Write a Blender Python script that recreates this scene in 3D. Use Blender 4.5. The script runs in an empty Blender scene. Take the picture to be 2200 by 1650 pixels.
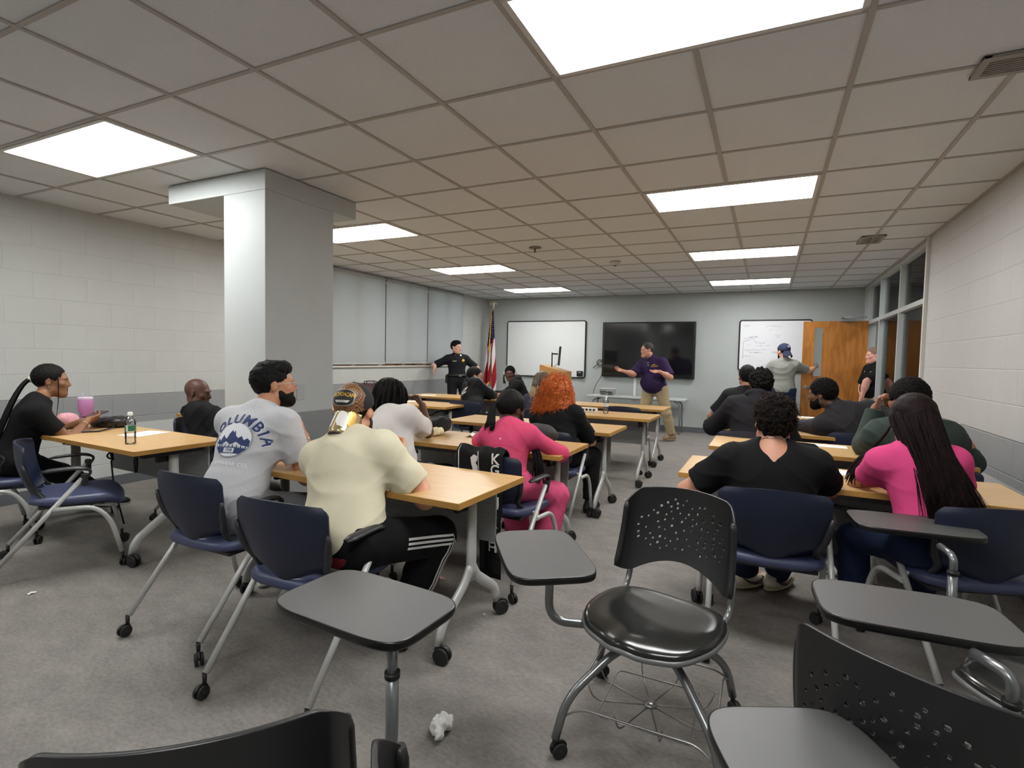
# classroom scene
EXPOSURE = 0.0; PANEL = 22.0; SKY = 6.0; PEOPLE = 1; DETAILS = 1
import bpy, bmesh, math, random
import numpy as np
from mathutils import Vector, Matrix, Quaternion, noise as mnoise
from mathutils.bvhtree import BVHTree

SC = bpy.context.scene
COL = SC.collection
PI = math.pi
TILE = .6096
CAMZ = 1.352
CEIL = 2.626


def gu(u): return (u - 1.5274) * TILE
def gv(v): return (v + 3.8454) * TILE


# ------------------------------------------------------------------ materials
def lin(c):
    r = []
    for v in c[:3]:
        v = v / 255.0
        r.append(v / 12.92 if v <= .04045 else ((v + .055) / 1.055) ** 2.4)
    return (r[0], r[1], r[2], 1.0)


MATS = {}


def mat(name, col, rough=.5, metal=0., var=0., vscale=8., bump=0., bscale=60., spec=.5, coat=0., stretch=None, sheen=0., detail=4., sss=0., aniso=None):
    """principled material; var = brightness variation by noise, bump = noise bump"""
    if name in MATS: return MATS[name]
    m = bpy.data.materials.new(name); m.use_nodes = True
    nt = m.node_tree; N = nt.nodes; L = nt.links
    b = N['Principled BSDF']
    c = lin(col)
    b.inputs['Base Color'].default_value = c
    b.inputs['Roughness'].default_value = rough
    b.inputs['Metallic'].default_value = metal
    b.inputs['Specular IOR Level'].default_value = spec
    if coat: b.inputs['Coat Weight'].default_value = coat; b.inputs['Coat Roughness'].default_value = .15
    if sheen:
        b.inputs['Sheen Weight'].default_value = sheen; b.inputs['Sheen Roughness'].default_value = .5
        b.inputs['Sheen Tint'].default_value = c
    if sss:
        b.inputs['Subsurface Weight'].default_value = sss
        b.inputs['Subsurface Radius'].default_value = (.012, .005, .003)
        b.inputs['Subsurface Scale'].default_value = 1.
    tc = None
    if var or bump:
        tc = N.new('ShaderNodeTexCoord')
        mp = N.new('ShaderNodeMapping'); L.new(tc.outputs['Object'], mp.inputs['Vector'])
        if stretch: mp.inputs['Scale'].default_value = stretch
    if var:
        n = N.new('ShaderNodeTexNoise'); n.inputs['Scale'].default_value = vscale; n.inputs['Detail'].default_value = detail
        L.new(mp.outputs['Vector'], n.inputs['Vector'])
        r = N.new('ShaderNodeValToRGB')
        r.color_ramp.elements[0].position = .3; r.color_ramp.elements[1].position = .7
        r.color_ramp.elements[0].color = tuple(max(0, v * (1 - var)) for v in c[:3]) + (1,)
        r.color_ramp.elements[1].color = tuple(min(1, v * (1 + var)) for v in c[:3]) + (1,)
        L.new(n.outputs['Fac'], r.inputs['Fac']); L.new(r.outputs['Color'], b.inputs['Base Color'])
    if bump:
        n2 = N.new('ShaderNodeTexNoise'); n2.inputs['Scale'].default_value = bscale; n2.inputs['Detail'].default_value = 5
        L.new(mp.outputs['Vector'], n2.inputs['Vector'])
        bp = N.new('ShaderNodeBump'); bp.inputs['Strength'].default_value = bump; bp.inputs['Distance'].default_value = .01
        L.new(n2.outputs['Fac'], bp.inputs['Height']); L.new(bp.outputs['Normal'], b.inputs['Normal'])
    MATS[name] = m
    return m


def emit_mat(name, col, strength):
    if name in MATS: return MATS[name]
    m = bpy.data.materials.new(name); m.use_nodes = True
    nt = m.node_tree; nt.nodes.clear()
    e = nt.nodes.new('ShaderNodeEmission'); o = nt.nodes.new('ShaderNodeOutputMaterial')
    e.inputs['Color'].default_value = col + (1,) if len(col) == 3 else col
    e.inputs['Strength'].default_value = strength
    nt.links.new(e.outputs[0], o.inputs['Surface'])
    MATS[name] = m
    return m


def glass_mat(name, tint=(.93, .96, .95), refl=.12, ior=1.45):
    if name in MATS: return MATS[name]
    m = bpy.data.materials.new(name); m.use_nodes = True
    nt = m.node_tree; nt.nodes.clear(); N = nt.nodes; L = nt.links
    t = N.new('ShaderNodeBsdfTransparent'); t.inputs['Color'].default_value = tint + (1,)
    g = N.new('ShaderNodeBsdfGlossy'); g.inputs['Roughness'].default_value = .03
    f = N.new('ShaderNodeFresnel'); f.inputs['IOR'].default_value = ior
    ad = N.new('ShaderNodeMath'); ad.operation = 'ADD'; ad.inputs[1].default_value = refl; ad.use_clamp = True
    x = N.new('ShaderNodeMixShader'); o = N.new('ShaderNodeOutputMaterial')
    L.new(f.outputs[0], ad.inputs[0]); L.new(ad.outputs[0], x.inputs[0])
    L.new(t.outputs[0], x.inputs[1]); L.new(g.outputs[0], x.inputs[2]); L.new(x.outputs[0], o.inputs['Surface'])
    MATS[name] = m
    return m


# ------------------------------------------------------------------ mesh builder
class MB:
    def __init__(self):
        self.v = []; self.f = []; self.mi = []; self.mats = []; self.cur = 0; self.smooth = []; self.sm = True

    def m(self, material):
        if material not in self.mats: self.mats.append(material)
        self.cur = self.mats.index(material)
        return self

    def raw(self, verts, faces, smooth=None):
        o = len(self.v)
        self.v.extend([tuple(p) for p in verts])
        s = self.sm if smooth is None else smooth
        for f in faces:
            self.f.append(tuple(i + o for i in f)); self.mi.append(self.cur); self.smooth.append(s)
        return self

    def bm(self, bm, M=None, smooth=False):
        bm.verts.ensure_lookup_table(); bm.verts.index_update()
        vs = [(M @ v.co) if M else v.co.copy() for v in bm.verts]
        self.raw(vs, [[v.index for v in f.verts] for f in bm.faces], smooth)
        bm.free(); return self

    def box(self, c, s, bev=0., M=None, seg=2, rz=0):
        b = bmesh.new(); bmesh.ops.create_cube(b, size=1)
        for v in b.verts: v.co = Vector((v.co.x * s[0], v.co.y * s[1], v.co.z * s[2]))
        if bev: bmesh.ops.bevel(b, geom=list(b.edges), offset=min(bev, min(s) * .49), segments=seg, profile=.5, affect='EDGES')
        T = Matrix.Translation(Vector(c)) @ Matrix.Rotation(rz, 4, 'Z')
        if M: T = M @ T
        return self.bm(b, T, smooth=False)

    def bar(self, a, b_, w, t, bev=.0, up=(0, 0, 1)):
        a = Vector(a); b_ = Vector(b_); d = b_ - a; L = d.length; d.normalize()
        u = Vector(up); x = d.cross(u)
        if x.length < 1e-4: x = d.cross(Vector((1, 0, 0)))
        x.normalize(); y = x.cross(d)
        M = Matrix((x, d, y)).transposed().to_4x4(); M.translation = (a + b_) / 2
        return self.box((0, 0, 0), (w, L, t), bev, M)

    def cyl(self, a, b_, r1, r2=None, n=16, caps=True):
        r2 = r1 if r2 is None else r2
        return self.tube([a, b_], [r1, r2], n=n, caps=caps)

    def tube(self, pts, r, n=10, caps=True, closed=False, flat=1.0, up=None):
        pts = [Vector(p) for p in pts]
        k = len(pts)
        rr = r if isinstance(r, (list, tuple)) else [r] * k
        tans = []
        for i in range(k):
            if closed: t = pts[(i + 1) % k] - pts[i - 1]
            elif i == 0: t = pts[1] - pts[0]
            elif i == k - 1: t = pts[-1] - pts[-2]
            else: t = (pts[i + 1] - pts[i]).normalized() + (pts[i] - pts[i - 1]).normalized()
            if t.length < 1e-9: t = Vector((0, 0, 1))
            tans.append(t.normalized())
        u = Vector(up) if up else Vector((0, 0, 1))
        if abs(tans[0].dot(u)) > .95: u = Vector((1, 0, 0))
        x = (u - tans[0] * u.dot(tans[0])).normalized()
        verts = []; faces = []
        for i in range(k):
            t = tans[i]
            x = x - t * x.dot(t)
            if x.length < 1e-6: x = t.orthogonal()
            x.normalize(); y = t.cross(x)
            sc = 1.
            for j in range(n):
                a = 2 * PI * j / n
                verts.append(pts[i] + x * (math.cos(a) * rr[i] * flat) + y * (math.sin(a) * rr[i]))
        K = k if closed else k - 1
        for i in range(K):
            i2 = (i + 1) % k
            for j in range(n):
                j2 = (j + 1) % n
                faces.append((i * n + j, i * n + j2, i2 * n + j2, i2 * n + j))
        if caps and not closed:
            faces.append(tuple(reversed(range(n)))); faces.append(tuple(range((k - 1) * n, k * n)))
        sm = self.sm
        o = len(self.f)
        self.raw(verts, faces, True)
        if caps and not closed: self.smooth[-1] = False; self.smooth[-2] = False
        return self

    def lathe(self, prof, c=(0, 0, 0), n=24, M=None):
        """prof: list of (r, z)"""
        verts = []; faces = []
        k = len(prof)
        for (r, z) in prof:
            for j in range(n):
                a = 2 * PI * j / n
                p = Vector((r * math.cos(a), r * math.sin(a), z))
                if M: p = M @ p
                verts.append(p + Vector(c))
        for i in range(k - 1):
            for j in range(n):
                j2 = (j + 1) % n
                faces.append((i * n + j, i * n + j2, (i + 1) * n + j2, (i + 1) * n + j))
        return self.raw(verts, faces, True)

    def prism(self, poly, z0, z1, M=None, smooth=False):
        """poly: list of (x,y) ccw, extruded z0..z1"""
        n = len(poly)
        vs = [Vector((p[0], p[1], z0)) for p in poly] + [Vector((p[0], p[1], z1)) for p in poly]
        if M: vs = [M @ v for v in vs]
        fs = [tuple(reversed(range(n))), tuple(range(n, 2 * n))]
        fs += [(i, (i + 1) % n, n + (i + 1) % n, n + i) for i in range(n)]
        self.raw(vs, fs, smooth)
        return self

    def grid(self, fn, nu, nv, thick=0., wrap=False):
        """fn(u,v)->point, u,v in 0..1"""
        vs = [Vector(fn(i / nu, j / nv)) for j in range(nv + 1) for i in range(nu + 1)]
        fs = [(j * (nu + 1) + i, j * (nu + 1) + i + 1, (j + 1) * (nu + 1) + i + 1, (j + 1) * (nu + 1) + i) for j in range(nv) for i in range(nu)]
        if not thick: return self.raw(vs, fs, True)
        # offset along normals
        nr = [Vector((0, 0, 0)) for _ in vs]
        for f in fs:
            nn = (vs[f[1]] - vs[f[0]]).cross(vs[f[3]] - vs[f[0]])
            for i in f: nr[i] += nn
        nr = [x.normalized() if x.length > 0 else x for x in nr]
        v2 = [vs[i] - nr[i] * thick for i in range(len(vs))]
        N = len(vs)
        F = list(fs) + [tuple(reversed([i + N for i in f])) for f in fs]
        edge = [i for i in range(nu + 1)] + [j * (nu + 1) + nu for j in range(1, nv + 1)] + [nv * (nu + 1) + i for i in range(nu - 1, -1, -1)] + [j * (nu + 1) for j in range(nv - 1, 0, -1)]
        for a, b_ in zip(edge, edge[1:] + edge[:1]): F.append((b_, a, a + N, b_ + N))
        return self.raw(vs + v2, F, True)

    def build(self, name, material=None, parent=None, xf=None, autosmooth=None):
        me = bpy.data.meshes.new(name)
        me.from_pydata([tuple(p) for p in self.v], [], self.f)
        if material is not None: me.materials.append(material)
        elif self.mats:
            for mm in self.mats: me.materials.append(mm)
        if material is None and len(self.mats) > 1:
            me.polygons.foreach_set('material_index', self.mi)
        me.polygons.foreach_set('use_smooth', self.smooth)
        me.update()
        o = bpy.data.objects.new(name, me); COL.objects.link(o)
        if autosmooth is not None:
            try: me.set_sharp_from_angle(angle=math.radians(autosmooth))
            except Exception: pass
        if parent is not None: o.parent = parent
        if xf is not None: o.matrix_world = xf
        return o


def tag(o, label=None, cat=None, group=None, kind=None):
    if label: o['label'] = label
    if cat: o['category'] = cat
    if group: o['group'] = group
    if kind: o['kind'] = kind
    return o


def empty(name, loc=(0, 0, 0), rz=0., label=None, cat=None, group=None):
    o = bpy.data.objects.new(name, None); COL.objects.link(o)
    o.location = loc; o.rotation_euler = (0, 0, rz); o.empty_display_size = .1
    return tag(o, label, cat, group)


def copy_tree(o, parent=None):
    c = o.copy(); COL.objects.link(c)
    if parent is not None: c.parent = parent
    for ch in o.children: copy_tree(ch, c)
    return c


def struct(name, mb, material=None, parent=None, **k):
    o = mb.build(name, material, parent, **k)
    if parent is None: o['kind'] = 'structure'
    return o


def arc(c, r, a0, a1, n, u, v):
    c = Vector(c); u = Vector(u); v = Vector(v)
    return [c + u * (r * math.cos(a0 + (a1 - a0) * i / n)) + v * (r * math.sin(a0 + (a1 - a0) * i / n)) for i in range(n + 1)]


def fillet(pts, r, n=5):
    """round the corners of a polyline"""
    pts = [Vector(p) for p in pts]
    out = [pts[0]]
    for i in range(1, len(pts) - 1):
        p = pts[i]; a = pts[i - 1] - p; b = pts[i + 1] - p
        rr = r[i - 1] if isinstance(r, (list, tuple)) else r
        d = min(rr, a.length * .49, b.length * .49)
        A = p + a.normalized() * d; B = p + b.normalized() * d
        for k in range(n + 1):
            t = k / n
            out.append(A * (1 - t) ** 2 + p * (2 * t * (1 - t)) + B * t * t)
    out.append(pts[-1])
    return out


def superellipse(a, b, n, k=40):
    out = []
    for i in range(k):
        t = 2 * PI * i / k
        c, s = math.cos(t), math.sin(t)
        out.append((a * math.copysign(abs(c) ** (2 / n), c), b * math.copysign(abs(s) ** (2 / n), s)))
    return out


def text_mesh(body, size, extrude=.0008, bold=False, spacing=1.0, shear=0.):
    cu = bpy.data.curves.new('lettering', 'FONT'); cu.body = body; cu.size = size; cu.extrude = extrude
    cu.align_x = 'CENTER'; cu.align_y = 'CENTER'; cu.space_character = spacing; cu.shear = shear
    if bold: cu.offset = size * .02
    cu.resolution_u = 3
    o = bpy.data.objects.new('lettering', cu); COL.objects.link(o)
    dg = bpy.context.evaluated_depsgraph_get()
    me = bpy.data.meshes.new_from_object(o.evaluated_get(dg))
    bpy.data.objects.remove(o); bpy.data.curves.remove(cu)
    return me


def text_obj(name, body, size, M, material, parent=None, **k):
    me = text_mesh(body, size, **k); me.name = name
    me.materials.clear(); me.materials.append(material)
    o = bpy.data.objects.new(name, me); COL.objects.link(o)
    me.transform(M)
    if parent is not None: o.parent = parent
    return o


def drape(me, bvh, M, off=.002, maxd=.4, warp=None, edge=.012):
    """project a flat mesh (xy plane, letters facing +z) through M along -z of M on a bvh; faces that miss are dropped"""
    b = bmesh.new(); b.from_mesh(me)
    for v in list(b.verts): v.co.z = 0
    bmesh.ops.remove_doubles(b, verts=b.verts, dist=1e-5)
    bmesh.ops.triangulate(b, faces=list(b.faces))
    for _ in range(5):
        es = [e for e in b.edges if e.calc_length() > edge]
        if not es: break
        bmesh.ops.subdivide_edges(b, edges=es, cuts=1); bmesh.ops.triangulate(b, faces=[f for f in b.faces if len(f.verts) > 3])
    if warp:
        for v in b.verts: v.co = Vector(warp(v.co.x, v.co.y))
    d = (M.to_3x3() @ Vector((0, 0, -1))).normalized()
    dead = []
    for v in b.verts:
        o = M @ v.co
        loc, nr, idx, ds = bvh.ray_cast(o, d, maxd)
        if loc is None: dead.append(v)
        else:
            if nr.dot(d) > 0: nr = -nr
            v.co = loc + nr * off
    if dead: bmesh.ops.delete(b, geom=dead, context='VERTS')
    out = bpy.data.meshes.new('decal'); b.to_mesh(out); b.free()
    return out


def mesh_obj(name, me, material, parent=None):
    me.materials.clear(); me.materials.append(material)
    o = bpy.data.objects.new(name, me); COL.objects.link(o)
    if parent is not None: o.parent = parent
    return o


def bvh_of(o):
    me = o.data; M = o.matrix_world
    return BVHTree.FromPolygons([M @ v.co for v in me.vertices], [tuple(p.vertices) for p in me.polygons])
# ================================================================== camera, light, room
def setup_camera():
    yaw, pitch, roll = .4452, -.0498, -.0208
    cy, sy, cp, sp, cr, sr = math.cos(yaw), math.sin(yaw), math.cos(pitch), math.sin(pitch), math.cos(roll), math.sin(roll)
    f = Vector((-sy * cp, cy * cp, sp)); r = Vector((cy, sy, 0)); d = f.cross(r)
    r2 = r * cr + d * sr; d2 = r * -sr + d * cr
    cam = bpy.data.cameras.new('camera'); cam.sensor_width = 36; cam.lens = 36 * 1150.16 / 2200
    cam.clip_start = .02; cam.clip_end = 200
    o = bpy.data.objects.new('camera', cam); COL.objects.link(o)
    R = Matrix((r2, -d2, -f)).transposed().to_4x4(); R.translation = (0, 0, CAMZ)
    o.matrix_world = R
    SC.camera = o
    SC.view_settings.view_transform = 'Standard'
    try: SC.view_settings.look = 'None'
    except Exception: pass
    SC.view_settings.gamma = 1; SC.view_settings.use_curve_mapping = False
    SC.view_settings.exposure = EXPOSURE
    SC.cycles.max_bounces = 10; SC.cycles.diffuse_bounces = 5; SC.cycles.transparent_max_bounces = 12
    SC.cycles.sample_clamp_indirect = 6
    try: SC.cycles.use_denoising = True
    except Exception: pass
    w = bpy.data.worlds.new('world'); SC.world = w; w.use_nodes = True
    bg = w.node_tree.nodes['Background']
    sky = w.node_tree.nodes.new('ShaderNodeTexSky'); sky.sky_type = 'HOSEK_WILKIE'; sky.turbidity = 8; sky.sun_direction = (.6, .5, .6)
    w.node_tree.links.new(sky.outputs[0], bg.inputs['Color'])
    bg.inputs['Strength'].default_value = SKY


def wall_mat(name, split=True, joints=True, sx=1., white=(190, 192, 188), band=(148, 149, 149), smooth=False):
    """painted block wall in object space: x along wall, z up; grey band and courses by height"""
    m = bpy.data.materials.new(name); m.use_nodes = True
    nt = m.node_tree; N = nt.nodes; L = nt.links; b = N['Principled BSDF']
    b.inputs['Roughness'].default_value = .55; b.inputs['Specular IOR Level'].default_value = .3
    tc = N.new('ShaderNodeTexCoord'); sp = N.new('ShaderNodeSeparateXYZ'); L.new(tc.outputs['Object'], sp.inputs[0])
    # grey dado band .60 - .89
    ramp = N.new('ShaderNodeValToRGB'); ramp.color_ramp.interpolation = 'CONSTANT'
    e = ramp.color_ramp.elements
    e[0].position = 0; e[0].color = lin(white)
    e[1].position = .60 / 3; e[1].color = lin(band)
    x = e.new(.893 / 3); x.color = lin(white)
    dv = N.new('ShaderNodeMath'); dv.operation = 'DIVIDE'; dv.inputs[1].default_value = 3
    L.new(sp.outputs['Z'], dv.inputs[0]); L.new(dv.outputs[0], ramp.inputs['Fac'])
    n = N.new('ShaderNodeTexNoise'); n.inputs['Scale'].default_value = 3; n.inputs['Detail'].default_value = 6
    L.new(tc.outputs['Object'], n.inputs['Vector'])
    mul = N.new('ShaderNodeMix'); mul.data_type = 'RGBA'; mul.blend_type = 'MULTIPLY'; mul.inputs[0].default_value = .12
    L.new(ramp.outputs['Color'], mul.inputs[6]); L.new(n.outputs['Fac'], mul.inputs[7])
    L.new(mul.outputs[2], b.inputs['Base Color'])
    n2 = N.new('ShaderNodeTexNoise'); n2.inputs['Scale'].default_value = 55 if not smooth else 120; n2.inputs['Detail'].default_value = 4
    L.new(tc.outputs['Object'], n2.inputs['Vector'])
    bp = N.new('ShaderNodeBump'); bp.inputs['Strength'].default_value = .35 if not smooth else .12; bp.inputs['Distance'].default_value = .004
    L.new(n2.outputs['Fac'], bp.inputs['Height'])
    last = bp
    if joints:
        cb = N.new('ShaderNodeCombineXYZ'); L.new(sp.outputs['X'], cb.inputs[0])
        sub = N.new('ShaderNodeMath'); sub.operation = 'SUBTRACT'; sub.inputs[1].default_value = .893 - .2225 * 5
        L.new(sp.outputs['Z'], sub.inputs[0]); L.new(sub.outputs[0], cb.inputs[1])
        br = N.new('ShaderNodeTexBrick'); L.new(cb.outputs[0], br.inputs['Vector'])
        br.inputs['Scale'].default_value = 1; br.inputs['Brick Width'].default_value = .4064; br.inputs['Row Height'].default_value = .2225
        br.inputs['Mortar Size'].default_value = .0055; br.inputs['Mortar Smooth'].default_value = .7
        br.inputs['Color1'].default_value = (1, 1, 1, 1); br.inputs['Color2'].default_value = (1, 1, 1, 1); br.inputs['Mortar'].default_value = (0, 0, 0, 1)
        bp2 = N.new('ShaderNodeBump'); bp2.inputs['Strength'].default_value = .5; bp2.inputs['Distance'].default_value = .006
        L.new(br.outputs['Color'], bp2.inputs['Height']); L.new(bp.outputs['Normal'], bp2.inputs['Normal']); last = bp2
    L.new(last.outputs['Normal'], b.inputs['Normal'])
    return m


def oak_mat(name, c1, c2, rough=.35, scale=6., stretch=(1, 12, 1)):
    if name in MATS: return MATS[name]
    m = bpy.data.materials.new(name); m.use_nodes = True
    nt = m.node_tree; N = nt.nodes; L = nt.links; b = N['Principled BSDF']
    b.inputs['Roughness'].default_value = rough
    tc = N.new('ShaderNodeTexCoord'); mp = N.new('ShaderNodeMapping'); mp.inputs['Scale'].default_value = stretch
    L.new(tc.outputs['Object'], mp.inputs['Vector'])
    n = N.new('ShaderNodeTexNoise'); n.inputs['Scale'].default_value = scale; n.inputs['Detail'].default_value = 8; n.inputs['Distortion'].default_value = .6
    L.new(mp.outputs[0], n.inputs['Vector'])
    r = N.new('ShaderNodeValToRGB'); r.color_ramp.elements[0].position = .35; r.color_ramp.elements[1].position = .65
    r.color_ramp.elements[0].color = lin(c1); r.color_ramp.elements[1].color = lin(c2)
    L.new(n.outputs['Fac'], r.inputs['Fac']); L.new(r.outputs['Color'], b.inputs['Base Color'])
    MATS[name] = m
    return m


def carpet_mat():
    m = bpy.data.materials.new('sheet_floor'); m.use_nodes = True
    nt = m.node_tree; N = nt.nodes; L = nt.links; b = N['Principled BSDF']
    b.inputs['Roughness'].default_value = .62; b.inputs['Specular IOR Level'].default_value = .35
    tc = N.new('ShaderNodeTexCoord')
    n = N.new('ShaderNodeTexNoise'); n.inputs['Scale'].default_value = 5; n.inputs['Detail'].default_value = 8; n.inputs['Roughness'].default_value = .65
    n2 = N.new('ShaderNodeTexNoise'); n2.inputs['Scale'].default_value = 42; n2.inputs['Detail'].default_value = 6; n2.inputs['Roughness'].default_value = .7
    mp = N.new('ShaderNodeMapping'); mp.inputs['Scale'].default_value = (1, 1.8, 1); mp.inputs['Rotation'].default_value = (0, 0, .5)
    L.new(tc.outputs['Object'], mp.inputs['Vector'])
    L.new(mp.outputs[0], n.inputs['Vector']); L.new(mp.outputs[0], n2.inputs['Vector'])
    mx = N.new('ShaderNodeMix'); mx.data_type = 'FLOAT'; mx.inputs[0].default_value = .55
    L.new(n.outputs['Fac'], mx.inputs[2]); L.new(n2.outputs['Fac'], mx.inputs[3])
    r = N.new('ShaderNodeValToRGB'); r.color_ramp.elements[0].position = .36; r.color_ramp.elements[1].position = .64
    r.color_ramp.elements[0].color = lin((108, 104, 100)); r.color_ramp.elements[1].color = lin((142, 137, 132))
    L.new(mx.outputs[0], r.inputs['Fac']); L.new(r.outputs['Color'], b.inputs['Base Color'])
    bp = N.new('ShaderNodeBump'); bp.inputs['Strength'].default_value = .15; bp.inputs['Distance'].default_value = .004
    L.new(n2.outputs['Fac'], bp.inputs['Height']); L.new(bp.outputs['Normal'], b.inputs['Normal'])
    return m


X0, X1, Y0, Y1 = -5.9, 1.40, -2.4, 10.603
WLROT = -.014


def wl(y, z=0., dx=0.):
    """point on the inner face of the left wall"""
    return Vector((-5.85 + .014 * y + dx, y, z))


def build_room():
    fl = MB(); fl.box(((X0 + 3.4) / 2, (Y0 + Y1) / 2 + .5, -.05), (3.4 - X0 + .4, Y1 - Y0 + 2, .1)); struct('floor', fl, carpet_mat())
    paint = mat('grey_paint', (176, 180, 180), .5, bump=.12, bscale=120)
    column_m = wall_mat('column_paint', joints=False, smooth=True, white=(184, 189, 188), band=(140, 142, 143))
    # ---- ceiling: tiles and T-bar grid
    tile_m = mat('ceiling_tile', (220, 224, 226), .9, var=.03, vscale=90, bump=.25, bscale=220, spec=.1)
    bar_m = mat('ceiling_bar', (172, 168, 161), .6)
    c = MB(); c.box(((X0 + X1) / 2 - .05, (Y0 + Y1) / 2, CEIL + .05 + .007), (X1 - X0 + .5, Y1 - Y0 + .4, .1))
    ceil = struct('ceiling', c, tile_m)
    g = MB()
    us = [-7, -6, -5, -4, -3, -2, -1, 0, 1, 2, 3.02]
    vs = list(range(-10, 14))
    for u in us: g.box((gu(u), (Y0 + Y1) / 2, CEIL + .004), (.024, Y1 - Y0, .008))
    for v in vs:
        if gv(v) < Y1: g.box(((X0 + X1) / 2 - .05, gv(v), CEIL + .0045), (X1 - X0 + .2, .022, .007))
    g.box(((X0 + X1) / 2, Y1 - .012, CEIL + .003), (X1 - X0, .024, .008))
    g.box((X1 - .012, (Y0 + Y1) / 2, CEIL + .003), (.024, Y1 - Y0, .008))
    gr = g.build('ceiling_grid', bar_m, ceil)
    # ---- walls
    w = MB(); w.box(((X0 + X1) / 2, .1, 1.4), (X1 - X0 + 1.2, .2, 2.8))
    wb = struct('wall_back', w, wall_mat('wall_back_paint', joints=False, smooth=True, white=(176, 181, 179), band=(176, 181, 179)))
    wb.location = (0, Y1, 0)
    w = MB(); w.box(((X0 + X1) / 2, -.1, 1.4), (X1 - X0 + 1.2, .2, 2.8)); o = struct('wall_front', w, paint); o.location = (0, Y0, 0)
    # right wall block, local x along +Y
    w = MB(); L_ = 6.58 - Y0; w.box((L_ / 2, .1, 1.4), (L_, .2, 2.8))
    o = struct('wall_right', w, wall_mat('wall_right_paint', white=(190, 189, 186))); o.location = (X1, 6.58, 0); o.rotation_euler = (0, 0, -PI / 2)
    # left wall with window opening 5.84 - 9.56, local x along +Y
    wy0, wy1, wz0, wz1 = 5.84, 9.56, 1.17, 2.60
    w = MB()
    def seg(a, b, z0, z1): w.box(((a + b) / 2, .1, (z0 + z1) / 2), (b - a, .2, z1 - z0))
    seg(Y0 - .1, wy0, 0, 2.8); seg(wy1, Y1 + .2, 0, 2.8); seg(wy0, wy1, 0, wz0); seg(wy0, wy1, wz1, 2.8)
    o = struct('wall_left', w, wall_mat('wall_left_paint')); o.location = (-5.85, 0, 0); o.rotation_euler = (0, 0, PI / 2 + WLROT)
    WL = Matrix.Translation((-5.85, 0, 0)) @ Matrix.Rotation(PI / 2 + WLROT, 4, 'Z')   # x along wall, y = outwards (-X)
    # baseboards
    bb = mat('vinyl_base', (92, 96, 99), .5)
    b = MB(); b.box(((X0 + X1) / 2, -.006, .05), (X1 - X0 + .1, .012, .10), .003); o = struct('baseboard_back', b, bb); o.location = (0, Y1, 0)
    b = MB(); b.box(((Y0 + Y1) / 2, -.006, .05), (Y1 - Y0, .012, .10), .003); o = struct('baseboard_left', b, bb); o.matrix_world = WL
    b = MB(); b.box((X1 - .006, (6.58 + Y0) / 2, .05), (.012, 6.58 - Y0, .10), .003); struct('baseboard_right', b, bb)
    # ---- window: frame, mullions, glass, sill
    wood = mat('window_wood', (150, 104, 66), .45)
    alu = mat('window_metal', (196, 197, 194), .4)
    win = MB().build('window_1'); win['kind'] = 'structure'; win.matrix_world = WL
    f = MB()
    f.box(((wy0 + wy1) / 2, .10, wz0 + .03), (wy1 - wy0, .06, .06)); f.box(((wy0 + wy1) / 2, .10, wz1 - .03), (wy1 - wy0, .06, .06))
    n = 6
    for i in range(n + 1):
        y = wy0 + (wy1 - wy0) * i / n
        wd = .09 if i % 2 else .14
        f.box((min(max(y, wy0 + .04), wy1 - .04), .10, (wz0 + wz1) / 2), (wd, .07, wz1 - wz0))
    f.build('window_frame', alu, win)
    gl = MB(); gl.box(((wy0 + wy1) / 2, .125, (wz0 + wz1) / 2), (wy1 - wy0, .006, wz1 - wz0)); gl.build('window_pane', glass_mat('window_glass'), win)
    s = MB(); s.box(((wy0 + wy1) / 2, .02, wz0 - .012), (wy1 - wy0 + .1, .10, .025), .004); s.build('window_sill', mat('sill_paint', (200, 198, 190), .4), win)
    s = MB()
    for i in range(n):
        y = wy0 + (wy1 - wy0) * (i + .5) / n
        s.box((y, .06, wz0 + .016), ((wy1 - wy0) / n - .12, .02, .03), .003)
    s.build('sash_bar', wood, win)
    s = MB()
    for y in (7.5, 7.98, 8.42, 8.82):
        s.box((y, .035, wz0 + .016), (.07, .03, .032), .004)
    s.build('sash_latch', mat('latch_brass', (130, 90, 45), .35, .6), win)
    # outside ground brightens the view below the shades
    # ---- column with soffit cap
    c = MB()
    c.box((-3.415, 2.985, (CEIL - .14) / 2), (.43, .65, CEIL - .14), .004)
    c.box((-3.735, 3.115, CEIL - .07), (1.07, .91, .14), .003)
    struct('column', c, column_m)
    cb = MB(); cb.box((-3.415, 2.985, .05), (.45, .67, .10), .004); struct('trim_1', cb, bb)
    # ---- glass partition and doorway in the right wall beyond 6.58
    steel = mat('steel_frame', (178, 181, 180), .4)
    post = mat('post_paint', (203, 202, 197), .45)
    p = MB(); p.box((X1 + .05, 6.63, CEIL / 2), (.14, .10, CEIL), .006); p.box((X1 + .03, 6.60, CEIL / 2), (.12, .035, CEIL), .003); struct('trim_2', p, post)
    fr = MB()
    for y, wd in ((6.71, .06), (7.92, .05), (9.17, .06), (10.13, .06), (10.52, .16)):
        fr.box((X1 + .055, y, CEIL / 2), (.11, wd, CEIL), .003)
    fr.box((X1 + .055, 8.6, 2.015), (.108, 3.9, .055), .003); fr.box((X1 + .055, 8.6, CEIL - .03), (.108, 3.9, .06), .003)
    fr.box((X1 + .055, 7.94, .12), (.108, 2.46, .24), .003)
    struct('trim_3', fr, steel)
    gm = glass_mat('partition_glass', (.78, .82, .82), .03, 1.12)
    k = 2
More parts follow.
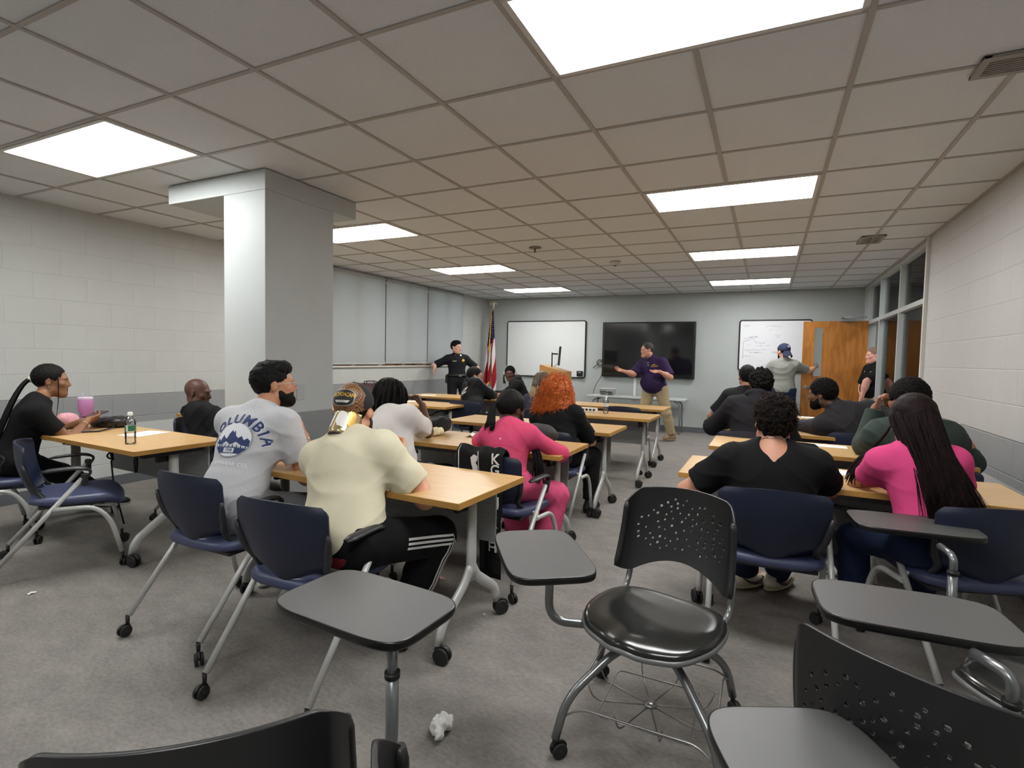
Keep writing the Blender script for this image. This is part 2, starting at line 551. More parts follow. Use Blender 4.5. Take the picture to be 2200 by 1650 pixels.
    for (a, b_, z0, z1) in ((6.74, 7.895, .24, 1.99), (7.945, 9.14, .24, 1.99), (6.74, 7.895, 2.04, 2.57), (7.945, 9.14, 2.04, 2.57), (9.2, 10.1, 2.04, 2.57)):
        g2 = MB(); g2.box((X1 + .055, (a + b_) / 2, (z0 + z1) / 2), (.006, b_ - a, z1 - z0)); struct('window_%d' % k, g2, gm); k += 1
    # corridor beyond
    cw = mat('corridor_paint', (158, 165, 165), .6)
    c = MB(); c.box((3.35, 7.6, 1.4), (.1, 9.0, 2.8))
    for y in (6.3, 7.0, 7.9, 8.3, 9.2, 10.2, 11.0): c.box((3.27, y, 1.4), (.10, .10, 2.8))
    struct('wall_corridor', c, cw)
    c = MB(); c.box((2.35, 12.0, 1.4), (2.0, .1, 2.8)); c.box((2.4, 4.0, 1.4), (1.8, .1, 2.8)); struct('wall_corridor_end', c, cw)
    c = MB(); c.box((2.4, 7.9, 2.72), (1.95, 9, .1)); struct('ceiling_corridor', c, tile_m)
    # ---- open door, hinged at the jamb, standing in front of the second whiteboard
    door = MB().build('door_1'); door['kind'] = 'structure'
    dm = oak_mat('door_oak', (150, 92, 28), (178, 116, 44), .4, 3., (7, 7, 1.2))
    DX0, DX1, DY, DH = .50, 1.40, 10.06, 2.035
    lx0, lx1, lz0, lz1 = .665, .78, 1.14, 1.93
    d = MB()
    d.box(((DX0 + lx0) / 2, DY, DH / 2 + .005), (lx0 - DX0, .045, DH)); d.box(((lx1 + DX1) / 2, DY, DH / 2 + .005), (DX1 - lx1, .045, DH))
    d.box(((lx0 + lx1) / 2, DY, (lz1 + DH) / 2 + .005), (lx1 - lx0, .045, DH - lz1)); d.box(((lx0 + lx1) / 2, DY, lz0 / 2 + .005), (lx1 - lx0, .045, lz0))
    d.build('door_leaf', dm, door)
    g2 = MB(); g2.box(((lx0 + lx1) / 2, DY, (lz0 + lz1) / 2), (lx1 - lx0, .008, lz1 - lz0)); g2.build('vision_pane', glass_mat('door_glass'), door)
    chrome = mat('brushed_chrome', (190, 190, 188), .28, 1.)
    h = MB(); h.cyl((DX0 + .065, DY - .02, .965), (DX0 + .065, DY - .045, .965), .032, n=20); h.tube(fillet([(DX0 + .065, DY - .04, .965), (DX0 + .065, DY - .075, .965), (DX0 + .19, DY - .075, .962)], .02), .010)
    h.build('door_handle', chrome, door)
    h = MB(); h.box((1.12, DY - .04, DH + .02), (.20, .05, .05), .006); h.tube([(1.05, DY - .05, DH + .05), (1.02, DY - .16, DH + .055), (1.34, DY - .30, DH + .045)], .010); h.build('door_closer', mat('closer_grey', (150, 150, 148), .4, .5), door)


def build_lights():
    em = emit_mat('panel_light', (1., .995, .985), PANEL)
    frm = mat('light_frame', (214, 214, 210), .4)
    first = None
    labs = {(1, -5): None}
    spec = []
    for (u0, names) in ((0, ['large recessed ceiling light at the top edge of the view', 'recessed ceiling light nearest of the row above the right tables after the large one', 'recessed ceiling light second from the back wall above the right tables', 'recessed ceiling light closest to the back wall above the door side']),
                        (-6, ['recessed ceiling light left of the grey column', 'recessed ceiling light half hidden by the grey column', 'recessed ceiling light second from the flag above the windows', 'recessed ceiling light closest to the flag corner'])):
        for i, v0 in enumerate((-1, 3, 7, 11)):
            spec.append((u0, v0, names[i]))
    spec.append((0, -5, 'recessed ceiling light behind the viewer on the right')); spec.append((-6, -5, 'recessed ceiling light behind the viewer on the left'))
    for (u0, v0, lab) in spec:
        cx, cy = gu(u0 + 1), gv(v0 + .5)
        if first is None:
            r = empty('ceiling_light', (cx, cy, CEIL), 0, lab, 'ceiling light', 'recessed ceiling lights')
            f = MB(); W, D = 2 * TILE - .026, TILE - .024
            f.box((0, D / 2 - .012, .001), (W, .024, .01)); f.box((0, -D / 2 + .012, .001), (W, .024, .01))
            f.box((W / 2 - .012, 0, .001), (.024, D, .01)); f.box((-W / 2 + .012, 0, .001), (.024, D, .01))
            f.build('light_frame', frm, r)
            d = MB(); d.box((0, 0, .003), (W - .046, D - .046, .006)); d.build('diffuser', em, r)
            first = r
        else:
            r = copy_tree(first); r.location = (cx, cy, CEIL); r['label'] = lab
    # unseen lamp, added to brighten the corridor behind the glass
    r = copy_tree(first); r.location = (2.4, 8.2, 2.66); r['label'] = 'unseen added light brightening the corridor beyond the glass partition'; r['group'] = 'added corridor lights'
    # vents
    gm = mat('vent_metal', (150, 146, 136), .5); dk = mat('vent_dark', (28, 27, 26), .8)
    for (x0, x1, y0, y1, lab, alongx) in ((.75, 1.33, 2.87, 3.06, 'grey ceiling vent grille at the right edge of the view', True), (.79, 1.0, 6.36, 6.73, 'small ceiling vent grille in front of the glass partition', False)):
        v = empty('ceiling_vent', ((x0 + x1) / 2, (y0 + y1) / 2, CEIL), 0, lab, 'vent')
        w, d = x1 - x0, y1 - y0
        f = MB()
        for sx in (-1, 1): f.box((sx * (w / 2 - .015), 0, -.004), (.03, d, .014), .002)
        for sy in (-1, 1): f.box((0, sy * (d / 2 - .015), -.0042), (w, .03, .014), .002)
        f.build('vent_frame', gm, v)
        b = MB(); b.box((0, 0, .001), (w - .04, d - .04, .004)); b.build('vent_backing', dk, v)
        s = MB(); n = 7
        for i in range(n):
            if alongx: s.box((0, -d / 2 + .03 + (d - .06) * (i + .5) / n, -.004), (w - .05, .007, .010))
            else: s.box((-w / 2 + .03 + (w - .06) * (i + .5) / n, 0, -.004), (.012, d - .05, .010))
        s.build('vent_slat', gm, v)
    # smoke detector and sprinkler
    wp = mat('detector_white', (196, 192, 184), .5)
    s = empty('sprinkler_head', (-2.49, 5.76, CEIL), 0, 'small sprinkler head hanging from the ceiling in front of the windows', 'sprinkler')
    m_ = MB(); m_.lathe([(0, .001), (.07, .001), (.07, -.008), (.03, -.014), (0, -.014)]); m_.build('sprinkler_plate', mat('sprinkler_grey', (120, 112, 100), .5), s)
    m_ = MB(); m_.cyl((0, 0, -.012), (0, 0, -.05), .008); m_.cyl((0, 0, -.05), (0, 0, -.054), .02); m_.build('sprinkler_nozzle', mat('nozzle', (80, 74, 66), .4, .6), s)
    s = empty('smoke_detector', (-1.86, 6.96, CEIL), 0, 'round beige smoke detector on the ceiling in the middle of the room', 'smoke detector')
    m_ = MB(); m_.lathe([(0, .001), (.075, .001), (.072, -.012), (.05, -.035), (.03, -.045), (0, -.045)]); m_.build('detector_base', wp, s)
    m_ = MB(); m_.lathe([(.022, -.044), (.022, -.052), (0, -.052)]); m_.build('detector_sensor', mat('sensor_dark', (50, 46, 40), .5), s)
# ================================================================== furniture
def furn_mats():
    M = {}
    M['top'] = oak_mat('oak_laminate', (194, 156, 104), (206, 170, 118), .30, 5., (1.2, 14, 1))
    M['edge'] = mat('oak_edge', (176, 132, 66), .4, var=.08, vscale=14)
    M['silver'] = mat('silver_paint', (188, 189, 186), .42, .25)
    M['grey_metal'] = mat('grey_metal', (128, 131, 133), .5, .1)
    M['panel'] = mat('modesty_grey', (150, 152, 151), .55)
    M['black'] = mat('black_plastic', (22, 22, 23), .45)
    M['rubber'] = mat('caster_rubber', (26, 26, 27), .6)
    M['navy_shell'] = mat('navy_shell', (22, 29, 50), .45, bump=.05, bscale=300)
    M['navy_seat'] = mat('blue_vinyl', (62, 68, 98), .42, bump=.08, bscale=250)
    M['arm'] = mat('arm_grey', (38, 38, 40), .42)
    M['shell_black'] = mat('shell_black', (30, 30, 31), .38, bump=.04, bscale=400)
    M['vinyl_black'] = mat('vinyl_black', (34, 35, 33), .22, coat=.3)
    M['seat_rim'] = mat('seat_rim', (120, 122, 122), .35, .3)
    M['tube'] = mat('tube_silver', (132, 135, 136), .30, .75)
    M['tablet'] = mat('tablet_laminate', (78, 78, 77), .42, bump=.05, bscale=500)
    M['tablet_edge'] = mat('tablet_edge', (14, 14, 15), .3)
    M['wire'] = mat('wire_chrome', (150, 150, 148), .3, .8)
    M['white'] = mat('white_plastic', (226, 226, 222), .4)
    return M


def caster(mb, p, r, M, ang=0., stem=.03):
    """twin-wheel caster with its stem top at p (z of floor = 0)"""
    x, y = p[0], p[1]
    c, s = math.cos(ang), math.sin(ang)
    ox, oy = c * r * .55, s * r * .55
    mb.m(M['rubber'])
    for k in (-1, 1):
        a = Vector((x + ox - s * k * r * .20, y + oy + c * k * r * .20, r)); b = Vector((x + ox - s * k * r * .62, y + oy + c * k * r * .62, r))
        d = (b - a)
        mb.tube([a, a + d * .12, a + d * .88, b], [r * .92, r, r, r * .9], n=18)
    mb.m(M['black'])
    mb.tube([(x + ox - s * r * .7, y + oy + c * r * .7, r), (x + ox + s * r * .7, y + oy - c * r * .7, r)], r * .28, n=8)
    pts = [(x + ox + c * r * 1.02 * math.cos(t), y + oy + s * r * 1.02 * math.cos(t), r + r * 1.06 * math.sin(t)) for t in [PI * (.1 + .75 * i / 7) for i in range(8)]]
    mb.tube(pts, r * .24, n=6)
    mb.cyl((x, y, r * 1.6), (x, y, p[2]), r * .30, r * .34, n=10)


def make_table(M, W):
    r = empty('folding_table', (0, 0, 0))
    D, H, T = .61, .737, .028
    t = MB(); t.box((0, 0, H - T / 2), (W - .006, D - .006, T), .0015); t.build('tabletop', M['top'], r)
    e = MB()
    for sy in (-1, 1): e.box((0, sy * (D / 2 - .0015), H - T / 2 - .0006), (W, .003, T), .001)
    for sx in (-1, 1): e.box((sx * (W / 2 - .0015), 0, H - T / 2 - .0006), (.003, D - .006, T), .001)
    e.build('edge_band', M['edge'], r)
    b = MB(); b.box((0, -.02, H - T - .045), (W - .34, .05, .07), .004); b.box((0, .10, H - T - .02), (W - .4, .03, .03), .003)
    b.build('crossbar', M['grey_metal'], r)
    p = MB(); p.box((0, D / 2 - .06, .535), (W - .26, .012, .30), .003)
    for k in range(1, 6): p.box((0, D / 2 - .067, .535 + .30 * (k / 6 - .5)), (W - .28, .003, .004))
    p.build('modesty_panel', M['panel'], r)
    for sx in (-1, 1):
        x = sx * (W / 2 - .125)
        k = MB(); k.box((x, 0, H - T - .022), (.05, .40, .044), .006); k.box((x - sx * .03, -.05, H - T - .06), (.03, .09, .06), .006); k.build('tilt_bracket', M['black'], r)
        l = MB()
        l.tube([(x, 0, H - T - .04), (x, 0, .34), (x, 0, .28)], [.031, .033, .033], n=14, flat=.62, up=(1, 0, 0))
        for sy in (-1, 1):
            pts = fillet([(x, sy * .0, .36), (x, sy * .045, .285), (x, sy * .235, .155), (x, sy * .262, .075)], [.05, .08], 5)
            l.tube(pts, [.028] + [.027] * (len(pts) - 2) + [.021], n=12, flat=.65, up=(1, 0, 0))
        lo = l.build('leg', M['silver'], r)
        for sy in (-1, 1):
            c = MB(); caster(c, (x, sy * .262, .085), .0375, M, ang=(.5 if sx > 0 else 2.4) + sy * .4); c.build('caster', None, lo)
    return r


def make_chair(M):
    """navy nesting chair, faces +y"""
    r = empty('nesting_chair', (0, 0, 0))
    # seat: waterfall pad
    def seat_pt(x, y):
        z = .468 - .010 * (1 - (x / .24) ** 2) + .012 * max(0, (-y - .1) / .13)
        if y > .13: z -= .055 * ((y - .13) / .11) ** 2
        return z
    s = MB(); n = 22
    outline = superellipse(.238, .235, 4.2, 44)
    rings = []
    vs = []; fs = []
    for i, (k, dz) in enumerate(((.02, 0), (.3, 0), (.6, 0), (.85, -.001), (.95, -.006), (1.0, -.022), (1.0, -.045), (.9, -.056), (.02, -.056))):
        for (x, y) in outline:
            zz = seat_pt(x * min(k, .95), y * min(k, .95)) if i < 6 else seat_pt(x * .95, y * .95)
            vs.append((x * k, y * k + .01, zz + dz))
    no = len(outline); nr = 9
    for i in range(nr - 1):
        for j in range(no):
            fs.append((i * no + j, (i + 1) * no + j, (i + 1) * no + (j + 1) % no, i * no + (j + 1) % no))
    fs.append(tuple(range(no))); fs.append(tuple(reversed(range((nr - 1) * no, nr * no))))
    s.raw([(v[0], v[1], v[2]) for v in vs], fs, True); s.build('seat', M['navy_seat'], r)
    # backrest shell
    def back(u, v):
        # v 0 bottom .. 1 top
        w = .190 + .045 * min(1, v * 1.6)
        if v > .86: w -= .030 * ((v - .86) / .14) ** 2.2
        if v < .22: w -= .075 * ((.22 - v) / .22) ** 2
        x = (u * 2 - 1) * w
        z = .465 + .325 * v - .030 * (abs(u * 2 - 1) ** 2) * max(0, (v - .8) / .2) * .5 + .022 * (abs(u * 2 - 1) ** 2) * max(0, (.2 - v) / .2)
        y = -.222 - .070 * v - .02 * math.sin(PI * v) + .060 * (u * 2 - 1) ** 2
        return (x, y, z)
    b = MB(); b.grid(back, 20, 16, .012); b.build('backrest', M['navy_shell'], r, autosmooth=50)
    f = MB()
    for sx in (-1, 1):
        pts = fillet([(sx * .205, .05, .425), (sx * .206, -.12, .428), Vector(back(.5 + sx * .5, .10)) + Vector((sx * .002, -.006, 0)), Vector(back(.5 + sx * .5, .30)) + Vector((sx * .003, -.007, 0))], [.05, .04], 4)
        pts += [Vector(back(.5 + sx * .5, v)) + Vector((sx * .003, -.007, 0)) for v in (.42, .54, .64)]
        f.tube(pts, [.013] * (len(pts) - 2) + [.011, .006], n=10, flat=1.25, up=(1, 0, 0))
    f.box((0, -.02, .405), (.40, .30, .022), .006)
    f.build('back_frame', M['arm'], r)
    for sx in (-1, 1):
        a = MB()
        pts = fillet([(sx * .258, .045, .55), (sx * .258, .088, .618), (sx * .264, .03, .640), (sx * .256, -.08, .636), (sx * .248, -.15, .628)], [.04, .03, .04], 5)
        a.tube(pts, [.019] * 7 + [.024] * (len(pts) - 8) + [.012], n=10, flat=.42, up=(0, 0, 1))
        a.box((sx * .258, .048, .565), (.028, .036, .08), .010); a.build('armrest', M['arm'], r)
        l = MB(); l.tube([(sx * .258, .048, .585), (sx * .258, -.355, .092)], .0135, n=12); l.build('leg', M['silver'], r)
        c = MB(); caster(c, (sx * .258, -.36, .095), .027, M, ang=-1.0 + sx * .5); c.build('caster', None, r)
        l = MB(); l.tube(fillet([(sx * .270, -.10, .405), (sx * .268, .10, .395), (sx * .266, .175, .30), (sx * .266, .225, .095)], [.06, .06], 5), .0135, n=12); l.build('leg', M['silver'], r)
        c = MB(); caster(c, (sx * .266, .228, .098), .027, M, ang=2.0 + sx * .5); c.build('caster', None, r)
    t = MB(); t.cyl((-.27, -.075, .432), (.27, -.075, .432), .009, n=10); t.build('crossbar', M['silver'], r)
    return r


random.seed(5)


def hole_pattern():
    """scattered round perforations in back coordinates (metres from the centre)"""
    rng = random.Random(3)
    H = []
    for k in range(5200):
        x = rng.uniform(-.185, .185); z = rng.uniform(-.12, .12)
        if (x / .19) ** 2 + (z / .13) ** 2 > 1: continue
        d = (x / .17) ** 2 + (z / .125) ** 2
        r = rng.choice((.0032, .004, .0046, .0054))
        if all((x - a) ** 2 + (z - b) ** 2 > (.0215) ** 2 for a, b, c in H): H.append((x, z, r))
    return H[:78]


def make_black_back(M, root):
    """perforated shell: fine grid, faces inside the holes removed and rims pulled to circles"""
    H = hole_pattern()
    W, Hh = .226, .175
    nx, nz = 240, 186
    def surf(x, z):
        # x,z in metres about the shell centre -> 3d
        u = x / W; v = z / Hh
        y = -.235 - .055 * (v + 1) / 2 - .012 * (1 - v * v) + .075 * u * u
        if abs(u) > .84: y += .032 * ((abs(u) - .84) / .16) ** 1.6
        top = .845 - .018 * u * u - .050 * max(0, (abs(u) - .74) / .26) ** 2.4
        bot = .505 + .060 * max(0, 1 - (u / .80) ** 2) + .02 * max(0, (abs(u) - .86) / .14) ** 2
        zz = bot + (top - bot) * (v + 1) / 2
        k = 1 - .05 * (1 - v) / 2 * 0
        xw = x * (1.0 - .06 * ((v + 1) / 2))
        return Vector((xw, y, zz))
    xs = [-W + 2 * W * i / nx for i in range(nx + 1)]; zs = [-Hh + 2 * Hh * j / nz for j in range(nz + 1)]
    P = {}
    inside = {}
    for (hx, hz, r) in H:
        i0 = int((hx - .014 + W) / (2 * W) * nx); j0 = int((hz - .014 + Hh) / (2 * Hh) * nz)
        for i in range(max(0, i0), min(nx, i0 + 18) + 1):
            for j in range(max(0, j0), min(nz, j0 + 18) + 1):
                dx, dz = xs[i] - hx, zs[j] - hz
                d = math.hypot(dx, dz)
                if d < r: inside[(i, j)] = True
                elif d < r + .0021:
                    # pull the rim vertices to the circle
                    P[(i, j)] = (hx + dx / d * r, hz + dz / d * r)
    bm = bmesh.new(); V = {}
    def gv_(i, j):
        if (i, j) not in V:
            x, z = P.get((i, j), (xs[i], zs[j])); V[(i, j)] = bm.verts.new(surf(x, z))
        return V[(i, j)]
    for i in range(nx):
        for j in range(nz):
            c = [(i, j), (i + 1, j), (i + 1, j + 1), (i, j + 1)]
            if any(q in inside for q in c): continue
            if all(q in P for q in c):
                cx = sum(P[q][0] for q in c) / 4; cz = sum(P[q][1] for q in c) / 4
            # rounded outer corners
            f = bm.faces.new([gv_(*q) for q in c]); f.smooth = True
    me = bpy.data.meshes.new('backrest'); bm.to_mesh(me); bm.free()
    me.materials.append(M['shell_black'])
    o = bpy.data.objects.new('backrest', me); COL.objects.link(o); o.parent = root
    md = o.modifiers.new('solid', 'SOLIDIFY'); md.thickness = .009; md.offset = 0
    dg = bpy.context.evaluated_depsgraph_get(); m2 = bpy.data.meshes.new_from_object(o.evaluated_get(dg)); o.modifiers.clear(); o.data = m2
    for sx in (-1, 1):
        b = MB(); b.tube([surf(sx * W, -Hh + 2 * Hh * k / 12) + Vector((-sx * .004, 0, 0)) for k in range(13)], [.008] + [.0125] * 11 + [.008], n=10)
        b.build('back_edge_roll', M['shell_black'], root)
    return o


def make_tablet_chair(M):
    """black tablet-arm chair on a caster base (base, seat and back; the arm is added per chair); faces +y"""
    r = empty('tablet_chair', (0, 0, 0))
    make_black_back(M, r)
    u = MB()
    for sx in (-1, 1):
        u.tube(fillet([(sx * .08, .05, .405), (sx * .185, -.02, .405), (sx * .205, -.20, .43), (sx * .200, -.235, .56)], [.05, .05], 5), .0115, n=10)
    u.build('back_upright', M['tube'], r)
    # saddle seat
    outline = []
    for k in range(56):
        t = 2 * PI * k / 56
        x = .238 * math.copysign(abs(math.cos(t)) ** .72, math.cos(t)); y = .225 * math.copysign(abs(math.sin(t)) ** .78, math.sin(t))
        if y > 0: x *= 1 - .10 * (y / .225) ** 2; y += .018 * math.cos(x / .238 * PI * 2) * (y / .225) ** 4
        outline.append((x, y))
    def top(x, y):
        u_, v_ = x / .238, y / .225
        z = .452 - .020 * (1 - u_ * u_) * (1 - .4 * v_) + .020 * math.exp(-(u_ / .28) ** 2) * max(0, v_) ** 1.3 + .016 * max(0, -v_) ** 2
        if v_ > .45: z -= .032 * ((v_ - .45) / .55) ** 2 * (1 - .5 * math.exp(-(u_ / .3) ** 2))
        return z
    ks = [.02, .15, .3, .45, .6, .75, .86, .94, .985, 1.0, .99]
    dz = [0, 0, 0, 0, 0, 0, -.001, -.004, -.010, -.020, -.030]
    vs = []; no = len(outline)
    for k, d in zip(ks, dz):
        for (x, y) in outline: vs.append((x * k, y * k, top(x * min(k, .97), y * min(k, .97)) + d))
    fs = []
    for i in range(len(ks) - 1):
        for j in range(no): fs.append((i * no + j, i * no + (j + 1) % no, (i + 1) * no + (j + 1) % no, (i + 1) * no + j)[::-1])
    fs.append(tuple(range(no)))
    s = MB(); s.raw(vs, fs, True); s.build('seat', M['vinyl_black'], r)
    rim = MB(); vs = []
    prof = [(1.0, -.024), (1.025, -.030), (1.02, -.040), (.85, -.052), (.3, -.050), (.02, -.050)]
    for k, d in prof:
        for (x, y) in outline: vs.append((x * k, y * k, top(x * .97, y * .97) * min(1, k) + (1 - min(1, k)) * .43 + d))
    fs = []
    for i in range(len(prof) - 1):
        for j in range(no): fs.append((i * no + j, i * no + (j + 1) % no, (i + 1) * no + (j + 1) % no, (i + 1) * no + j)[::-1])
    rim.raw(vs, fs, True); rim.build('seat_shell', M['seat_rim'], r)
    h = MB(); h.lathe([(0, .402), (.075, .402), (.07, .37), (.05, .345), (.035, .335), (0, .335)]); h.build('swivel_hub', M['black'], r)
    return r


def make_base(M, parent, rz):
    """four arched legs, casters and the book basket, turned by rz under the swivel"""
    R = Matrix.Rotation(rz, 3, 'Z')
    h = MB(); h.cyl((0, 0, .34), (0, 0, .30), .022, n=16); h.build('pivot_tube', M['tube'], parent)
    for k in range(4):
        a = PI / 4 + k * PI / 2
        d = R @ Vector((math.cos(a), math.sin(a), 0))
        pts = fillet([d * .02 + Vector((0, 0, .352)), d * .15 + Vector((0, 0, .335)), d * .335 + Vector((0, 0, .20)), d * .372 + Vector((0, 0, .07))], [.09, .08], 6)
        l = MB(); l.tube(pts, .0145, n=12); l.build('leg', M['tube'], parent)
        c = MB(); p = d * .374; caster(c, (p.x, p.y, .075), .027, M, ang=2.4 + k * .9); c.build('caster', None, parent)
    b = MB()
    def w(pts, rr=.0026, closed=False): b.tube([R @ Vector(p) for p in pts], rr, n=6, closed=closed)
    q = .155; z = .115
    w(fillet([(q, -q, z), (q, q, z), (-q, q, z), (-q, -q, z), (q, -q, z)], .03, 4), .0026)
    for k in range(4):
        a = PI / 4 + k * PI / 2; a2 = a + PI / 2
        ex, ey = math.cos(a), math.sin(a); fx, fy = math.cos(a2), math.sin(a2)
        mx, my = math.cos(a + PI / 4), math.sin(a + PI / 4)
        # rim wire from leg to leg
        w(fillet([(ex * .36, ey * .36, .135), (ex * .27 + mx * .04, ey * .27 + my * .04, .175), (fx * .27 + mx * .04, fy * .27 + my * .04, .175), (fx * .36, fy * .36, .135)], [.04, .04], 4), .0036)
        # spoke pairs from the centre out and up
        for s in (-.35, .35):
            c_, s_ = math.cos(a + PI / 4 + s), math.sin(a + PI / 4 + s)
            w(fillet([(c_ * .012, s_ * .012, z - .006), (c_ * .20, s_ * .20, z - .004), (c_ * .225, s_ * .225, .172)], [.03], 4))
    b.lathe([(0, z + .002), (.022, z + .002), (.022, z - .008), (0, z - .008)])
    b.build('book_basket', M['wire'], parent)


def tablet_arm(M, root, s, rz, tab_c, tab_a, post, L=.45, Wd=.285, collar=True, tz=.70):
    """root already at s with rotation rz; tab_c, post in world xy, tab_a = long axis world angle"""
    inv = Matrix.Rotation(-rz, 3, 'Z')
    def loc(p, z): v = inv @ Vector((p[0] - s[0], p[1] - s[1], 0)); return Vector((v.x, v.y, z))
    P = loc(post, 0); T = loc(tab_c, 0)
    arm = MB()
    d = Vector((T.x - P.x, T.y - P.y, 0)); d = d.normalized() if d.length > .01 else Vector((0, 1, 0))
    pts = fillet([(0, 0, .385), (P.x * .98, P.y * .98, .385), (P.x, P.y, .40), (P.x, P.y, .60)], [.07, .04], 6)
    pts = fillet([(P.x * .05, P.y * .05, .388), (P.x, P.y, .388), (P.x, P.y, .605)], [.075], 8)
    arm.tube(pts, .0155, n=14)
    arm.tube(fillet([(P.x, P.y, .58), (P.x, P.y, tz - .035), (P.x + d.x * .09, P.y + d.y * .09, tz - .027)], [.03], 6), .0125, n=12)
    ao = arm.build('tablet_arm', M['tube'], root)
    c = MB(); c.tube([(P.x, P.y, .598), (P.x, P.y, .612)], .0185, n=16); c.build('collar', M['black'], ao)
    # tablet with softly bowed sides
    a = tab_a - rz
    out = []
    for k in range(72):
        t = 2 * PI * k / 72
        n_ = 5.2
        x = L / 2 * math.copysign(abs(math.cos(t)) ** (2 / n_), math.cos(t)); y = Wd / 2 * math.copysign(abs(math.sin(t)) ** (2 / n_), math.sin(t))
        out.append((x, y))
    def ring(k, z): return [Vector((T.x + (x * k) * math.cos(a) - (y * k) * math.sin(a), T.y + (x * k) * math.sin(a) + (y * k) * math.cos(a), z)) for x, y in out]
    n = 72
    t1 = MB(); rs = [ring(.985, tz), ring(.5, tz), ring(.02, tz)]
    vs = sum(rs, []); fs = []
    for i in range(2):
        for j in range(n): fs.append((i * n + j, i * n + (j + 1) % n, (i + 1) * n + (j + 1) % n, (i + 1) * n + j))
    fs.append(tuple(range(2 * n, 3 * n)))
    rs2 = [ring(.985, tz - .02), ring(.02, tz - .02)]
    o = len(vs); vs += sum(rs2, [])
    for j in range(n): fs.append((o + j, o + n + j, o + n + (j + 1) % n, o + (j + 1) % n))
    fs.append(tuple(reversed(range(o + n, o + 2 * n))))
    t1.raw(vs, fs, False); to = t1.build('writing_tablet', M['tablet'], root)
    e = MB(); prof = [(.982, tz + .0004), (.995, tz - .001), (1.0, tz - .005), (1.0, tz - .016), (.99, tz - .021), (.96, tz - .021)]
    vs = sum([ring(k, z) for k, z in prof], []); fs = []
    for i in range(len(prof) - 1):
        for j in range(n): fs.append((i * n + j, (i + 1) * n + j, (i + 1) * n + (j + 1) % n, i * n + (j + 1) % n))
    e.raw(vs, fs, True); e.build('edge_band', M['tablet_edge'], to)


TABLES = [  # x right end, y near, width, rz, label
    (-3.40, 1.935, 1.55, -2.5, 'folding table with the water bottle and pink tumbler by the left wall'),
    (-3.68, 3.28, 1.50, 0, 'folding table behind the grey column in front of the bald man'),
    (-3.50, 4.40, 1.50, 0, 'folding table half hidden behind the person with dreadlocks'),
    (-3.46, 5.42, 1.55, 0, 'folding table with a white paper corner in front of the dreadlocks, left block'),
    (-3.30, 6.72, 1.72, 0, 'folding table where the man with glasses leans, below the windows'),
    (-1.125, 1.93, 1.56, -2.5, 'large folding table nearest the viewer with the cream shirt man leaning on it'),
    (-1.155, 3.13, 1.56, 0, 'folding table with black caps where the woman in the pink sweater leans'),
    (-1.165, 4.34, 1.62, 0, 'empty folding table just ahead of the woman in the pink sweater'),
    (-1.08, 5.60, 1.56, 0, 'folding table with a clear bottle and white power box, middle block'),
    (-1.15, 6.78, 1.56, 0, 'folding table closest to the presenter, middle block'),
    (1.135, 3.05, 1.56, 0, 'folding table in the right block nearest the viewer, in front of the woman in pink'),
    (1.19, 4.14, 1.56, 0, 'second folding table from the viewer in the right block'),
    (1.18, 5.19, 1.56, 0, 'folding table with the white power box, third row of the right block'),
    (1.14, 6.43, 1.52, 0, 'folding table closest to the door, right block'),
]

CHAIRS = [  # x, y, rz deg, label
    (-3.93, 1.85, -28, 'empty blue chair at the left edge of the photo'),
    (-4.80, 1.72, -16, 'blue chair the woman in black sits on by the left wall'),
    (-4.22, 3.00, -52, 'blue chair the bald man sits on behind the column'),
    (-2.43, 1.82, 0, 'blue chair behind the man in the grey lettered shirt'),
    (-1.70, 1.70, 3, 'blue chair the cream shirt man with the cap sits on'),
    (-2.24, 2.90, 0, 'blue chair under the person with dreadlocks'),
    (-1.46, 3.00, -4, 'blue chair with a black lettered jacket hung over it'),
    (-1.58, 4.14, 0, 'blue chair behind the woman with orange curls'),
    (-2.38, 5.62, 0, 'blue chair under the woman with the long blonde hair'),
    (-3.48, 6.14, 0, 'blue chair behind the man with glasses'),
    (-4.60, 6.42, 0, 'empty blue chair by the left wall under the windows'),
    (-3.42, 7.90, 150, 'blue chair the woman with headphones sits on beside the flag'),
    (-1.58, 6.66, 0, 'empty blue chair in front of the presenter, behind the clear bottle'),
    (.035, 2.90, 3, 'blue chair carrying the large man in the black v-neck shirt'),
    (.80, 3.02, 18, 'blue chair under the woman with long hair in the pink shirt, turned left'),
    (.86, 3.98, 0, 'blue chair under the man in the green hoodie'),
    (.12, 4.62, 0, 'empty blue chair just beyond the large curly-haired man'),
    (-.13, 5.00, 0, 'blue chair behind the man in the black hoodie'),
    (.74, 5.42, -8, 'blue chair behind the man leaning sideways in the black jacket'),
    (1.00, 6.30, -25, 'blue chair near the glass partition at the right end of the rows'),
    (-.18, 6.20, 0, 'blue chair of the man in the black tee'),
]


